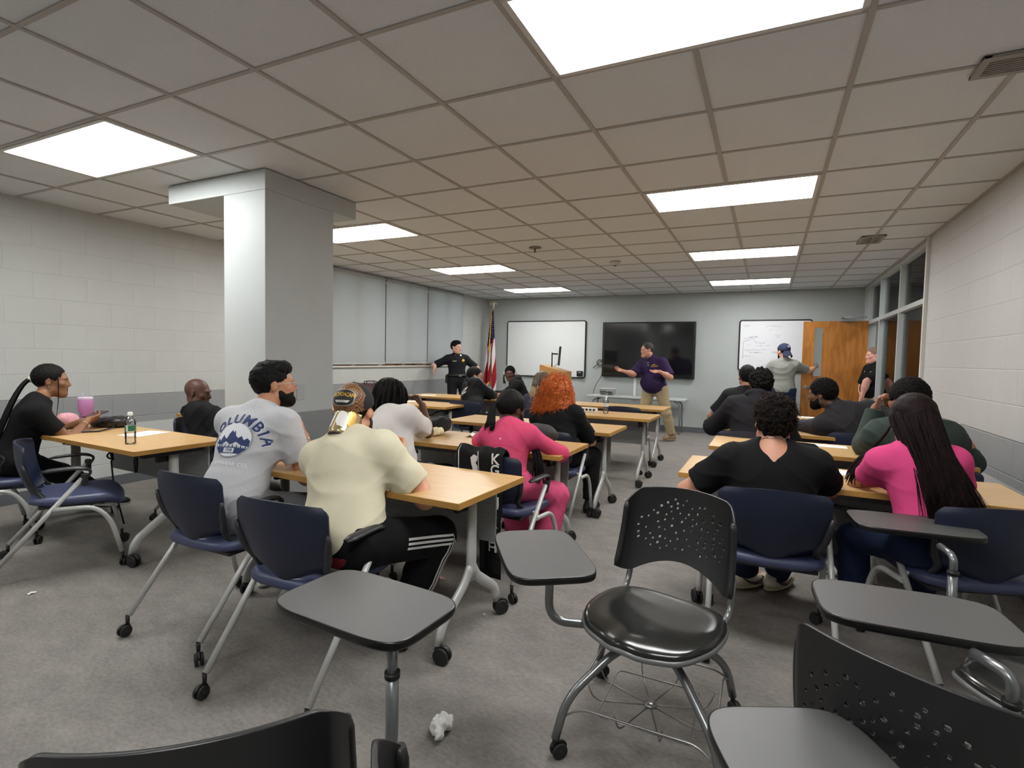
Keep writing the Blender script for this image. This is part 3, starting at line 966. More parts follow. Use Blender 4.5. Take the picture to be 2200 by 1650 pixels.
def build_furniture():
    M = furn_mats()
    protos = {}
    for (xr, y, W, rz, lab) in TABLES:
        key = round(W, 3)
        if key not in protos: protos[key] = make_table(M, W); o = protos[key]
        else: o = copy_tree(protos[key])
        o.location = (xr - W / 2, y + .305, 0); o.rotation_euler = (0, 0, math.radians(rz)); tag(o, lab, 'table', 'folding tables in rows')
    p = make_chair(M)
    for i, (x, y, rz, lab) in enumerate(CHAIRS):
        o = p if i == 0 else copy_tree(p)
        o.location = (x, y, 0); o.rotation_euler = (0, 0, math.radians(rz)); tag(o, lab, 'chair', 'blue nesting chairs')
    p = make_tablet_chair(M)
    T = [  # seat xy, facing xy, tablet centre, tablet long-axis deg, post, base rz, label
        ((-.335, 1.915), (-.24, -.97), (-.665, 1.655), -55, (-.69, 1.80), 0.0, 'black tablet-arm chair facing the viewer with its whole seat and back in view'),
        ((-.86, .63), (-.67, .74), (-.935, 1.09), -4, (-.765, .985), .4, 'black tablet-arm chair at the bottom left with its tablet up at the front'),
        ((-.20, .70), (.42, .91), (.125, .905), -64, (.02, .72), .2, 'black tablet-arm chair at the bottom edge whose back shows edge-on'),
        ((.36, 1.32), (.52, .855), (.37, 1.735), 4, (.52, 1.53), .5, 'black tablet-arm chair with perforated back at the lower right'),
        ((.80, 2.02), (-.60, .80), (.565, 2.70), 5, (.635, 2.415), .3, 'black tablet-arm chair farthest back at the right, tablet beside the woman in pink'),
    ]
    kids = None
    objs = [p] + [copy_tree(p) for _ in T[1:]]
    for o, (s, f, tc, ta, post, brz, lab) in zip(objs, T):
        rz = math.atan2(-f[0], f[1])
        o.location = (s[0], s[1], 0); o.rotation_euler = (0, 0, rz)
        tag(o, lab, 'chair', 'black tablet-arm chairs')
        make_base(M, o, brz - rz)
        tablet_arm(M, o, s, rz, tc, math.radians(ta), post)
    return M
# ================================================================== implicit surfaces -> meshes
def V3(*a): return np.array(a if len(a) > 1 else a[0], dtype=np.float64)
def nrm(v): v = np.asarray(v, float); n = np.linalg.norm(v); return v / n if n > 1e-9 else v


class SDF:
    def __init__(self, lo, hi, h):
        self.lo = np.asarray(lo, float); self.h = h
        self.n = np.maximum(4, np.ceil((np.asarray(hi, float) - self.lo) / h).astype(int) + 1)
        self.ax = [(self.lo[i] + h * np.arange(self.n[i])).astype(np.float32) for i in range(3)]
        self.d = np.full(tuple(self.n), .5, np.float32)

    def sl(self, lo, hi):
        s = []
        for i in range(3):
            a = int(max(0, math.floor((lo[i] - self.lo[i]) / self.h))); b = int(min(self.n[i], math.ceil((hi[i] - self.lo[i]) / self.h) + 1))
            if b <= a: return None
            s.append(slice(a, b))
        return tuple(s)

    def grid(self, s):
        return self.ax[0][s[0]][:, None, None], self.ax[1][s[1]][None, :, None], self.ax[2][s[2]][None, None, :]

    def add(self, fn, lo, hi, k=.02, sub=False):
        m = k + 3 * self.h
        s = self.sl(np.asarray(lo) - m, np.asarray(hi) + m)
        if s is None: return
        f = fn(*self.grid(s)).astype(np.float32)
        d = self.d[s]
        if sub:
            f = -f
            if k > 0:
                t = np.clip(.5 - .5 * (d - f) / k, 0, 1); self.d[s] = d * (1 - t) + f * t + k * t * (1 - t)
            else: self.d[s] = np.maximum(d, f)
        else:
            if k > 0:
                t = np.clip(.5 + .5 * (d - f) / k, 0, 1); self.d[s] = d * (1 - t) + f * t - k * t * (1 - t)
            else: self.d[s] = np.minimum(d, f)

    def cone(self, a, b, r1, r2, k=.02, sub=False):
        a = np.asarray(a, float); b = np.asarray(b, float); ba = b - a; L2 = max(1e-9, ba.dot(ba))
        def fn(x, y, z):
            px, py, pz = x - a[0], y - a[1], z - a[2]
            t = np.clip((px * ba[0] + py * ba[1] + pz * ba[2]) / L2, 0, 1)
            return np.sqrt((px - t * ba[0]) ** 2 + (py - t * ba[1]) ** 2 + (pz - t * ba[2]) ** 2) - (r1 + (r2 - r1) * t)
        R = max(r1, r2)
        self.add(fn, np.minimum(a, b) - R, np.maximum(a, b) + R, k, sub)

    def chain(self, pts, rs, k=.02):
        for i in range(len(pts) - 1): self.cone(pts[i], pts[i + 1], rs[i], rs[i + 1], k)

    def ell(self, c, R, r, k=.03, sub=False):
        """R rows = local axes"""
        c = np.asarray(c, float)
        def fn(x, y, z):
            px, py, pz = x - c[0], y - c[1], z - c[2]
            q = [px * R[i][0] + py * R[i][1] + pz * R[i][2] for i in range(3)]
            k0 = np.sqrt((q[0] / r[0]) ** 2 + (q[1] / r[1]) ** 2 + (q[2] / r[2]) ** 2)
            k1 = np.sqrt((q[0] / r[0] ** 2) ** 2 + (q[1] / r[1] ** 2) ** 2 + (q[2] / r[2] ** 2) ** 2)
            return k0 * (k0 - 1) / np.maximum(k1, 1e-6)
        m = max(r); self.add(fn, c - m, c + m, k, sub)

    def plane_cut(self, p, n, k=0., lo=None, hi=None):
        """remove everything on the side n points to (inside the optional box)"""
        n = nrm(n); p = np.asarray(p, float)
        s = self.sl(lo, hi) if lo is not None else tuple(slice(0, int(v)) for v in self.n)
        if s is None: return
        x, y, z = self.grid(s)
        f = ((x - p[0]) * n[0] + (y - p[1]) * n[1] + (z - p[2]) * n[2]).astype(np.float32)
        self.d[s] = np.maximum(self.d[s], f)

    def warp(self, fn):
        x, y, z = self.ax[0][:, None, None], self.ax[1][None, :, None], self.ax[2][None, None, :]
        self.d = self.d + fn(x, y, z).astype(np.float32)

    def mesh(self):
        """naive surface nets"""
        d = self.d; n = d.shape
        ins = d < 0
        c = np.zeros(tuple(v - 1 for v in n), np.uint8)
        for i in (0, 1):
            for j in (0, 1):
                for k in (0, 1):
                    c += ins[i:n[0] - 1 + i, j:n[1] - 1 + j, k:n[2] - 1 + k]
        act = (c > 0) & (c < 8)
        idx = np.argwhere(act)
        if len(idx) == 0: return np.zeros((0, 3)), np.zeros((0, 4), int)
        vid = -np.ones(act.shape, np.int64); vid[act] = np.arange(len(idx))
        acc = np.zeros((len(idx), 3)); cnt = np.zeros(len(idx))
        cor = [(i, j, k) for i in (0, 1) for j in (0, 1) for k in (0, 1)]
        val = {q: d[idx[:, 0] + q[0], idx[:, 1] + q[1], idx[:, 2] + q[2]].astype(np.float64) for q in cor}
        for q in cor:
            for a in range(3):
                if q[a]: continue
                q2 = list(q); q2[a] = 1; q2 = tuple(q2)
                v1, v2 = val[q], val[q2]
                m = (v1 < 0) != (v2 < 0)
                t = np.where(m, v1 / np.where(np.abs(v1 - v2) < 1e-12, 1, v1 - v2), 0)
                p = np.tile(np.array(q, float), (len(idx), 1)); p[:, a] = t
                acc[m] += p[m]; cnt[m] += 1
        pos = (idx + acc / cnt[:, None]) * self.h + self.lo
        quads = []
        for a in range(3):
            b, e = (a + 1) % 3, (a + 2) % 3
            s1 = [slice(None)] * 3; s2 = [slice(None)] * 3
            s1[a] = slice(0, n[a] - 1); s2[a] = slice(1, n[a])
            A = ins[tuple(s1)]; B = ins[tuple(s2)]
            cr = A != B
            # need neighbours in b,e
            ii = np.argwhere(cr)
            ok = (ii[:, b] > 0) & (ii[:, b] < n[b] - 1) & (ii[:, e] > 0) & (ii[:, e] < n[e] - 1)
            ii = ii[ok]
            def cell(db, de):
                j = ii.copy(); j[:, b] -= db; j[:, e] -= de
                return vid[j[:, 0], j[:, 1], j[:, 2]]
            q = np.stack([cell(1, 1), cell(0, 1), cell(0, 0), cell(1, 0)], 1)
            flip = ~A[ii[:, 0], ii[:, 1], ii[:, 2]]
            q[flip] = q[flip][:, ::-1]
            quads.append(q)
        return pos, np.concatenate(quads)

    def obj(self, name, material, parent=None, relax=1, mats=None, mid=None):
        v, f = self.mesh()
        if len(v) == 0: v = np.zeros((0, 3))
        if relax and len(f):
            for _ in range(relax):
                s = np.zeros_like(v); c = np.zeros(len(v))
                for a, b in ((0, 1), (1, 2), (2, 3), (3, 0)):
                    np.add.at(s, f[:, a], v[f[:, b]]); np.add.at(c, f[:, a], 1)
                    np.add.at(s, f[:, b], v[f[:, a]]); np.add.at(c, f[:, b], 1)
                v = v * .5 + .5 * s / np.maximum(c, 1)[:, None]
        return raw_obj(name, v, f, material, parent)


def raw_obj(name, v, f, material, parent=None):
    me = bpy.data.meshes.new(name)
    me.vertices.add(len(v)); me.vertices.foreach_set('co', np.asarray(v, np.float32).ravel())
    me.loops.add(len(f) * 4); me.loops.foreach_set('vertex_index', np.asarray(f, np.int32).ravel())
    me.polygons.add(len(f)); me.polygons.foreach_set('loop_start', np.arange(0, len(f) * 4, 4, dtype=np.int32))
    me.polygons.foreach_set('loop_total', np.full(len(f), 4, np.int32))
    me.polygons.foreach_set('use_smooth', np.ones(len(f), bool))
    me.update(calc_edges=True); me.validate()
    if isinstance(material, (list, tuple)):
        for m in material: me.materials.append(m)
    else: me.materials.append(material)
    o = bpy.data.objects.new(name, me); COL.objects.link(o)
    if parent is not None: o.parent = parent
    return o


def noise_disp(o, amp, freq, seed=0., fn=None, octv=1):
    me = o.data
    n = len(me.vertices)
    co = np.empty(n * 3, np.float32); me.vertices.foreach_get('co', co); co = co.reshape(-1, 3)
    no = np.empty(n * 3, np.float32); me.vertices.foreach_get('normal', no); no = no.reshape(-1, 3)
    s = Vector((seed, seed * 1.7, -seed))
    a = np.array([mnoise.noise(Vector(p) * freq + s) + (.5 * mnoise.noise(Vector(p) * freq * 2.3 + s) if octv > 1 else 0) for p in co])
    co = co + no * (a * amp)[:, None]
    me.vertices.foreach_set('co', co.astype(np.float32).ravel()); me.update()


# ================================================================== figures
def ik(a, t, l1, l2, pole):
    d = t - a; L = np.linalg.norm(d)
    Lm = min(L, (l1 + l2) * .995)
    u = d / max(L, 1e-6)
    end = a + u * Lm
    x = (l1 * l1 - l2 * l2 + Lm * Lm) / (2 * Lm)
    hgt = math.sqrt(max(0, l1 * l1 - x * x))
    p = np.asarray(pole, float); p = p - u * p.dot(u)
    if np.linalg.norm(p) < 1e-4: p = np.cross(u, V3(1, 0, 0))
    return a + u * x + nrm(p) * hgt, end


def frame(yaw, pitch=0., roll=0.):
    """rows: right, forward, up.  yaw deg ccw from +Y, pitch deg down, roll deg (right side down)"""
    a = math.radians(yaw); f = V3(-math.sin(a), math.cos(a), 0); r = V3(math.cos(a), math.sin(a), 0); u = V3(0, 0, 1)
    p = math.radians(pitch); f, u = f * math.cos(p) - u * math.sin(p), u * math.cos(p) + f * math.sin(p)
    q = math.radians(roll); r, u = r * math.cos(q) - u * math.sin(q), u * math.cos(q) + r * math.sin(q)
    return np.array([r, f, u])


class Fig:
    def __init__(g, name_label, P, N, H, yaw, chest=None, head=(0, 0, 0), s=1., girth=1., sh=.165, belly=0., skin=(150, 105, 80), voxel=.007,
                 armL=None, armR=None, legL=None, legR=None, fem=0., cat='person', hs=None, lip=None, group=None):
        g.label = name_label; g.s = s; g.girth = girth; g.vox = voxel
        g.P = V3(P); g.N = V3(N); g.H = V3(H)
        g.Fp = frame(yaw); g.yaw = yaw
        t = nrm(g.N - g.P)
        cy = yaw if chest is None else chest
        f2 = frame(cy)[1]; f2 = nrm(f2 - t * f2.dot(t)); r2 = np.cross(f2, t)
        g.Fc = np.array([r2, f2, t])
        g.Fh = frame(*head) if len(head) == 3 else frame(head[0])
        g.hs = (hs or (.93 + .07 * s)); g.fem = fem; g.belly = belly
        L = np.linalg.norm(g.N - g.P)
        # a softly curved spine: pelvis upright, bending toward the neck
        g.W = g.P + t * (.22 * L) * .6 + V3(0, 0, 1) * (.22 * L) * .4 - f2 * .012
        g.C = g.P + t * (.60 * L) - f2 * .02 * (1 - abs(t[2])) * 2
        g.T = t
        sw = sh * s
        dropS = g.N - t * .088 * s
        g.S = {-1: dropS - r2 * sw, 1: dropS + r2 * sw}
        g.U = nrm(g.H - g.N)
        la, lf = .290 * s, .255 * s
        g.E = {}; g.Wr = {}; g.hand = {}
        for sd, arm in ((-1, armL), (1, armR)):
            a = dict(arm or {})
            if 'shrug' in a: g.S[sd] = g.S[sd] + V3(a['shrug'])
            w = V3(a.get('w', g.S[sd] + V3(0, 0, -.5 * s) + g.Fc[0] * sd * .06 + g.Fp[1] * .04))
            if 'e' in a:
                e = V3(a['e']); e = g.S[sd] + nrm(e - g.S[sd]) * la; w = e + nrm(w - e) * lf
            else: e, w = ik(g.S[sd], w, la, lf, a.get('pole', V3(0, 0, -1) - g.Fp[1] * .4 + g.Fc[0] * sd * .4))
            g.E[sd] = e; g.Wr[sd] = w
            g.hand[sd] = a
        g.Hip = {-1: g.P - g.Fp[0] * .092 * s * max(1, girth * .95), 1: g.P + g.Fp[0] * .092 * s * max(1, girth * .95)}
        g.K = {}; g.A = {}; g.toe = {}
        lt, ls = .425 * s, .405 * s
        for sd, leg in ((-1, legL), (1, legR)):
            a = dict(leg or {})
            if 'a' in a: an = V3(a['a'])
            else: an = V3(g.P[0], g.P[1], .09) + g.Fp[1] * .38 + g.Fp[0] * sd * .12
            k, an = ik(g.Hip[sd], an, lt, ls, V3(a.get('pole', g.Fp[1] + V3(0, 0, .6) + g.Fp[0] * sd * .25)))
            g.K[sd] = k; g.A[sd] = an
            ty = math.radians(a.get('toe', yaw - sd * 8)); g.toe[sd] = nrm(V3(-math.sin(ty), math.cos(ty), a.get('pitch', 0)))
        g.skin = skin_mat('skin_%d_%d_%d' % tuple(skin), skin)
        g.body = None; g.skincol = skin
        g.group = group

    # -------- shared primitives
    def torso(g, S, o=0., arms=True, k=.045):
        """o = clothing offset"""
        s, G = g.s, g.girth
        T, F, Fp = g.T, g.Fc, g.Fp
        fem = g.fem
        S.ell(g.P + V3(0, 0, .01), Fp, ((.160 + .012 * fem) * G * s + o, .118 * G * s + o, .125 * s + o), k)
        S.ell(g.W + g.Fc[1] * (.02 + g.belly) * 1, F, ((.146 - .018 * fem) * G * s + o, (.108 + g.belly * .8) * G * s + o, .15 * s + o), k)
        S.ell(g.C, F, ((.152 - .010 * fem) * G * s + o, (.108 - .006 * fem) * G * s + o, .185 * s + o), k)
        up = g.N - T * .125 * s
        S.ell(up, F, (.158 * s * (1 + (G - 1) * .7) + o, .086 * s * (1 + (G - 1) * .6) + o, .085 * s + o), k)
        S.cone(g.S[-1], g.S[1], .047 * s + o, .047 * s + o, k)
        for sd in (-1, 1):
            S.cone(g.N - T * .020 * s, g.S[sd] * .8 + g.N * .2, .048 * s + o, .044 * s + o, k)
        if fem:
            for sd in (-1, 1):
                S.ell(g.C + T * .02 * s + F[1] * .085 * s + F[0] * sd * .07 * s, F, (.06 * s + o, .05 * s + o, .055 * s + o), .03)

    def arm_prims(g, S, sd, o=0., k=.025, upper=True, fore=True):
        s = g.s; m = 1 + (g.girth - 1) * .8
        m *= 1 - .10 * g.fem
        a, e, w = g.S[sd], g.E[sd], g.Wr[sd]
        if upper:
            S.cone(a, e, .047 * s * m + o, .040 * s * m + o, k)
            d = nrm(e - a); S.ell(a + (e - a) * .45, basis(d), (.047 * s * m + o, .047 * s * m + o, .10 * s + o), k)
        if fore:
            S.cone(e, w, .039 * s * m + o, .026 * s * (1 + (m - 1) * .4) + o, k)
            d = nrm(w - e); S.ell(e + (w - e) * .28, basis(d), (.044 * s * m + o, .044 * s * m + o, .085 * s + o), k)

    def leg_prims(g, S, sd, o=0., k=.03, calf=True, loose=0.):
        s = g.s; m = 1 + (g.girth - 1) * .7
        h, kn, an = g.Hip[sd], g.K[sd], g.A[sd]
        S.cone(h, kn, .083 * s * m + o, .056 * s + o + loose * .6, .045)
        if calf:
            S.cone(kn, an, .054 * s + o + loose * .6, .037 * s + o + loose, k)
            d = nrm(an - kn); b = nrm(np.cross(np.cross(d, g.toe[sd]), d))
            S.ell(kn + (an - kn) * .33 - b * .018, basis(d), (.052 * s + o, .052 * s + o, .11 * s + o), k)

    def hand_prims(g, S, sd):
        a = g.hand[sd]; s = g.s * (1 - .06 * g.fem)
        w = g.Wr[sd]; e = g.E[sd]
        d = nrm(V3(a.get('d', w - e)))
        n = V3(a.get('n', -g.Fc[0] * sd * .8 + V3(0, 0, -.6)))       # the way the palm looks
        n = nrm(n - d * n.dot(d))
        th = np.cross(d, n) * (1 if sd < 0 else -1)                    # thumb side
        if a.get('flip'): th = -th
        curl = a.get('curl', .35); spread = a.get('spread', .06)
        pal = .085 * s
        S.cone(e + (w - e) * .9, w + d * .012, .026 * s, .024 * s, .012)
        for i, (off, ln, r) in enumerate(((.030, .073, .0085), (.010, .081, .0088), (-.010, .075, .0084), (-.028, .058, .0076))):
            kn = w + d * (pal - abs(i - 1) * .004) + th * off * s * 1.05
            S.cone(w + d * .012 + th * off * .7 * s, kn, .0135 * s, .0115 * s, .010)
            dd = nrm(d + th * (off * 1000 / 30) * spread); p = kn
            cc = curl if not isinstance(curl, (list, tuple)) else curl[i]
            for j, (fr, bend) in enumerate(((.44, 62), (.32, 80), (.24, 55))):
                ang = math.radians(bend * cc)
                dd = nrm(dd * math.cos(ang) + (nrm(n - dd * n.dot(dd))) * math.sin(ang))
                q = p + dd * ln * fr * s
                S.cone(p, q, r * s * (1 - .07 * j), r * s * (1 - .07 * (j + 1)), .004)
                p = q
        # thumb
        tc = a.get('thumb', .5)
        b0 = w + d * .022 * s + th * .022 * s + n * .006; b1 = b0 + nrm(d * .65 + th * .75 + n * .35 * tc) * .042 * s
        b2 = b1 + nrm(d * .85 + th * .35 * (1 - tc) + n * .5 * tc) * .032 * s; b3 = b2 + nrm(d * .9 + n * .7 * tc) * .024 * s
        S.cone(b0, b1, .0145 * s, .0115 * s, .010); S.cone(b1, b2, .0108 * s, .0095 * s, .004); S.cone(b2, b3, .0095 * s, .0075 * s, .004)

    def Lw(g, x, y, z):
        return g.H + (g.Fh[0] * x + g.Fh[1] * y + g.Fh[2] * z) * g.hs

    def head_prims(g, S):
        h = g.hs; L = g.Lw; R = g.Fh
        f = 1 - .06 * g.fem
        S.cone(g.N - g.T * .03, L(0, -.022, -.055), .060 * g.s * (1 - .14 * g.fem) * (1 + .35 * (g.girth - 1)), .054 * h * (1 - .12 * g.fem) * (1 + .3 * (g.girth - 1)), .035)
        S.ell(L(0, -.012, .030), R, (.075 * h, .096 * h, .088 * h), .02)
        S.ell(L(0, .030, -.030), R, (.060 * h * f, .064 * h, .085 * h), .03)
        fat = max(0, g.girth - 1.1) * .03
        S.cone(L(0, .070, -.096), L(0, .066, -.090), (.021 + fat) * h * f, .021 * h * f, .035)
        for sd in (-1, 1):
            S.cone(L(sd * .050 * f, .004, -.058), L(sd * .017, .066, -.094), (.021 + fat) * h, (.017 + fat) * h, .03)
            S.ell(L(sd * .042, .060, -.018), R, (.022 * h, .02 * h, .02 * h), .02)
        S.cone(L(-.034, .079, .021), L(.034, .079, .021), .012 * h, .012 * h, .018)
        for sd in (-1, 1):
            S.ell(L(sd * .031, .095, .004), R, (.0165 * h, .012 * h, .009 * h), .012, sub=True)
        S.cone(L(0, .086, .014), L(0, .104, -.026), .0085 * h, .0125 * h, .012)
        for sd in (-1, 1): S.cone(L(sd * .011, .095, -.031), L(sd * .012, .090, -.031), .0085 * h, .0085 * h, .008)
        S.cone(L(-.017, .084, -.055), L(.017, .084, -.055), .0068 * h, .0068 * h, .008); S.cone(L(0, .089, -.056), L(0, .088, -.056), .007 * h, .007 * h, .010)
        S.cone(L(-.014, .083, -.067), L(.014, .083, -.067), .0078 * h, .0078 * h, .008); S.cone(L(0, .087, -.067), L(0, .087, -.067), .008 * h, .008 * h, .01)
        for sd in (-1, 1):
            a = R.copy(); t = math.radians(18) * sd
            ax = np.array([R[0] * math.cos(t) - R[1] * math.sin(t), R[1] * math.cos(t) + R[0] * math.sin(t), R[2]])
            S.ell(L(sd * .079, -.010, -.004), ax, (.0085 * h, .019 * h, .031 * h), .007)
            S.ell(L(sd * .088, -.004, .002), ax, (.006 * h, .010 * h, .017 * h), .004, sub=True)

    def build_body(g, face=True, hands=True):
        pts = [g.P, g.N, g.H + V3(0, 0, .13), g.H - V3(0, 0, .13)] + list(g.S.values()) + list(g.E.values()) + list(g.Wr.values()) + list(g.K.values()) + list(g.A.values())
        pts = np.array(pts); lo = pts.min(0) - .22; hi = pts.max(0) + .22
        lo[2] = max(lo[2], -.02)
        S = SDF(lo, hi, g.vox)
        g.torso(S)
        for sd in (-1, 1):
            g.leg_prims(S, sd)
            an = g.A[sd]; S.cone(an - V3(0, 0, .03), an + g.toe[sd] * .12 - V3(0, 0, .045), .035, .026, .03)
            g.arm_prims(S, sd)
        g.head_prims(S)
        if hands:
            for sd in (-1, 1): g.hand_prims(S, sd)
        o = S.obj('person', [g.skin, lip_mat(g.skincol)], None, relax=1)
        g.body = o
        # origin at the floor below the pelvis
        tag(o, g.label, 'person', g.group)
        if face:
            # lips take a second skin tone
            me = o.data; n = len(me.polygons); c = np.empty(n * 3, np.float32); me.polygons.foreach_get('center', c); c = c.reshape(-1, 3)
            q = (c - g.H) / g.hs; l = np.stack([q @ g.Fh[0], q @ g.Fh[1], q @ g.Fh[2]], 1)
            m = ((l[:, 0] / .023) ** 2 + ((l[:, 2] + .061) / .0125) ** 2 < 1) & (l[:, 1] > .075)
            me.polygons.foreach_set('material_index', m.astype(np.int32)); me.update()
            g.eyes()
        return o

    def eyes(g):
        wm = mat('eye_white', (176, 166, 158), .3); im = mat('eye_iris', (38, 24, 16), .15)
        for sd in (-1, 1):
            b = MB(); c = g.Lw(sd * .031, .0800, .003); r = g.hs
            n, m_ = 14, 10
            vs = []; fs = []
            for i in range(m_ + 1):
                t = PI * i / m_
                for j in range(n):
                    p = g.Fh[1] * math.cos(t) * .0085 + (g.Fh[0] * .0135 * math.cos(2 * PI * j / n) + g.Fh[2] * .0060 * math.sin(2 * PI * j / n)) * math.sin(t)
                    vs.append(c + p * r)
            b.m(im)
            for i in range(m_):
                b.cur = 0 if i < 2 else 1
            b.m(wm)
            f1 = [(i * n + j, i * n + (j + 1) % n, (i + 1) * n + (j + 1) % n, (i + 1) * n + j) for i in range(3) for j in range(n)]
            f2 = [(i * n + j, i * n + (j + 1) % n, (i + 1) * n + (j + 1) % n, (i + 1) * n + j) for i in range(3, m_) for j in range(n)]
            b.m(im).raw(vs, f1, True); b.m(wm).raw(vs, f2, True)
            b.build('eye', None, g.body)

    def brows(g, m):
        for sd in (-1, 1):
            b = MB(); b.tube([g.Lw(sd * .013, .0915, .021), g.Lw(sd * .03, .0895, .027), g.Lw(sd * .046, .0775, .021)], [.0032, .0036, .002], n=6); b.build('eyebrow', m, g.body)

    # -------- clothing
    def bounds(g, pts, m=.2):
        p = np.array(pts); return p.min(0) - m, p.max(0) + m

    def top(g, material, name='shirt', sleeve=.55, fit=.014, hem=.10, collar=.0, vneck=0, long=False, wr=.0025, sfit=.020, hemtilt=0., vox=None, relax=1, seed=0., neck_r=.061):
        pts = [g.P, g.N, g.C] + list(g.S.values()) + list(g.E.values()) + (list(g.Wr.values()) if long else [])
        lo, hi = g.bounds(pts, .26)
        S = SDF(lo, hi, vox or g.vox)
        # sleeves first, trimmed square, then the body of the shirt
        for sd in (-1, 1):
            a, e, w = g.S[sd], g.E[sd], g.Wr[sd]
            m = (1 + (g.girth - 1) * .8) * (1 - .08 * g.fem)
            if long:
                S.cone(a, e, .049 * g.s * m + fit, .043 * g.s * m + fit, .03)
                S.cone(e, w, .044 * g.s * m + fit, .028 * g.s * m + fit * .8, .03)
                d = nrm(w - e); S.plane_cut(w - d * .008, d, lo=w - .12, hi=w + .12)
            else:
                c = a + (e - a) * sleeve; d = nrm(e - a)
                S.cone(a, c + d * .06, .049 * g.s * m + fit, .046 * g.s * m + sfit, .03)
                S.plane_cut(c, d, lo=np.minimum(a, e) - .14, hi=np.maximum(a, e) + .14)
        B = SDF(lo, hi, vox or g.vox); g.torso(B, fit)
        k = .055; t = np.clip(.5 + .5 * (B.d - S.d) / k, 0, 1); S.d = B.d * (1 - t) + S.d * t - k * t * (1 - t)
        u = nrm(g.Fp[2] + g.Fp[1] * hemtilt)
        S.plane_cut(g.P - V3(0, 0, hem), -u)
        if collar: S.cone(g.N - g.T * .02, g.N + g.U * collar, .066 * g.s + .004, .060 * g.s + .004, .02)
        # neck opening
        nd = nrm(g.U)
        S.cone(g.N + nd * .01 + g.Fc[1] * .012, g.N + nd * .3, neck_r * g.s * (1 + .3 * (g.girth - 1)), .10, .006, sub=True) if not collar else S.cone(g.N + nd * (collar - .02), g.N + nd * .3, .053 * g.s, .09, .004, sub=True)
        if vneck:
            b = -g.Fc[1] * (1 if vneck > 0 else -1)
            tip = g.N - g.T * abs(vneck) + b * .10
            for q in np.linspace(0, 1, 7):
                c = g.N * q + (tip - b * .02) * (1 - q) + b * .04
                S.cone(c, c + b * .14, .006 + .055 * q, .006 + .060 * q, .004, sub=True)
        if wr: S.warp(lambda x, y, z: wrinkle(x, y, z, wr, seed))
        o = S.obj(name, material, g.body, relax=relax)
        return o

    def pants(g, material, name='pants', fit=.014, waist=.09, ankle=.0, loose=.012, vox=None, wr=.003, seed=1.):
        pts = [g.P] + list(g.K.values()) + list(g.A.values())
        lo, hi = g.bounds(pts, .2); lo[2] = max(lo[2], 0)
        S = SDF(lo, hi, vox or max(g.vox, .007))
        S.ell(g.P + V3(0, 0, .01), g.Fp, ((.160 + .012 * g.fem) * g.girth * g.s + fit, .118 * g.girth * g.s + fit, .125 * g.s + fit), .04)
        S.ell(g.W + g.Fc[1] * (.01 + g.belly * .7), g.Fc, ((.146 - .018 * g.fem) * g.girth * g.s + fit, (.108 + g.belly * .5) * g.girth * g.s + fit, .15 * g.s), .04)
        for sd in (-1, 1): g.leg_prims(S, sd, fit, loose=loose)
        S.plane_cut(g.P + V3(0, 0, waist), V3(0, 0, 1))
        for sd in (-1, 1):
            d = nrm(g.A[sd] - g.K[sd]); c = g.A[sd] - d * (.02 - ankle)
            S.plane_cut(c, d, lo=c - .16, hi=c + .16)
        if wr: S.warp(lambda x, y, z: wrinkle(x, y, z, wr, seed))
        return S.obj(name, material, g.body, relax=1)

    def shoes(g, upper, sole, name='shoe', vox=.006, only=(-1, 1), swoosh=None):
        for sd in only:
            a = g.A[sd]; t = g.toe[sd]; u = V3(0, 0, 1); r = nrm(np.cross(t, u)); u = np.cross(r, t)
            b = a - u * .062 * g.s
            lo, hi = g.bounds([b - t * .1, b + t * .22], .1)
            S = SDF(lo, hi, vox); s = g.s
            S.ell(b + t * .035 + u * .012, np.array([r, t, u]), (.044 * s, .132 * s, .038 * s), .02)
            S.cone(b - t * .045 + u * .02, b + t * .02 + u * .05, .038 * s, .036 * s, .03)
            S.cone(b - t * .03 + u * .06, b + t * .01 + u * .075, .036 * s, .04 * s, .02)
            S.ell(b + t * .125 + u * .002, np.array([r, t, u]), (.042 * s, .05 * s, .028 * s), .02)
            S.plane_cut(b - u * .008, -u)
            o = S.obj(name, upper, g.body)
            S = SDF(lo, hi, vox)
            S.ell(b + t * .04 - u * .012, np.array([r, t, u]), (.049 * s, .142 * s, .05 * s), .01); S.plane_cut(b - u * .006, u); S.plane_cut(b - u * .026, -u)
            S.obj('sole', sole, o)
            if swoosh:
                for q in (-1, 1):
                    m = MB(); m.tube([b + r * q * .047 * s + t * .10 + u * .028, b + r * q * .050 * s + t * .03 + u * .004, b + r * q * .048 * s - t * .02 + u * .016, b + r * q * .046 * s - t * .07 + u * .045], [.003, .009, .007, .002], n=6); m.build('side_mark', swoosh, o)

    def hood(g, material, thick=.03):
        """a hood lying behind the neck"""
        lo, hi = g.bounds([g.N, g.H], .26); S = SDF(lo, hi, .008)
        F = g.Fc
        for i in range(9):
            a0 = math.radians(-150 + 300 * i / 9); a1 = math.radians(-150 + 300 * (i + 1) / 9)
            def pt(a): return g.N + g.T * (.020 + .018 * math.cos(a)) - F[1] * .082 * math.cos(a) * (1 if math.cos(a) > 0 else .85) + F[0] * .085 * math.sin(a)
            S.cone(pt(a0), pt(a1), thick * (.75 + .45 * max(0, math.cos(a0))), thick * (.75 + .45 * max(0, math.cos(a1))), .02)
        S.ell(g.N - F[1] * .10 - g.T * .07, F, (.095, .04, .075), .05)
        S.warp(lambda x, y, z: wrinkle(x, y, z, .003, 2.))
        return S.obj('hood', material, g.body, relax=1)

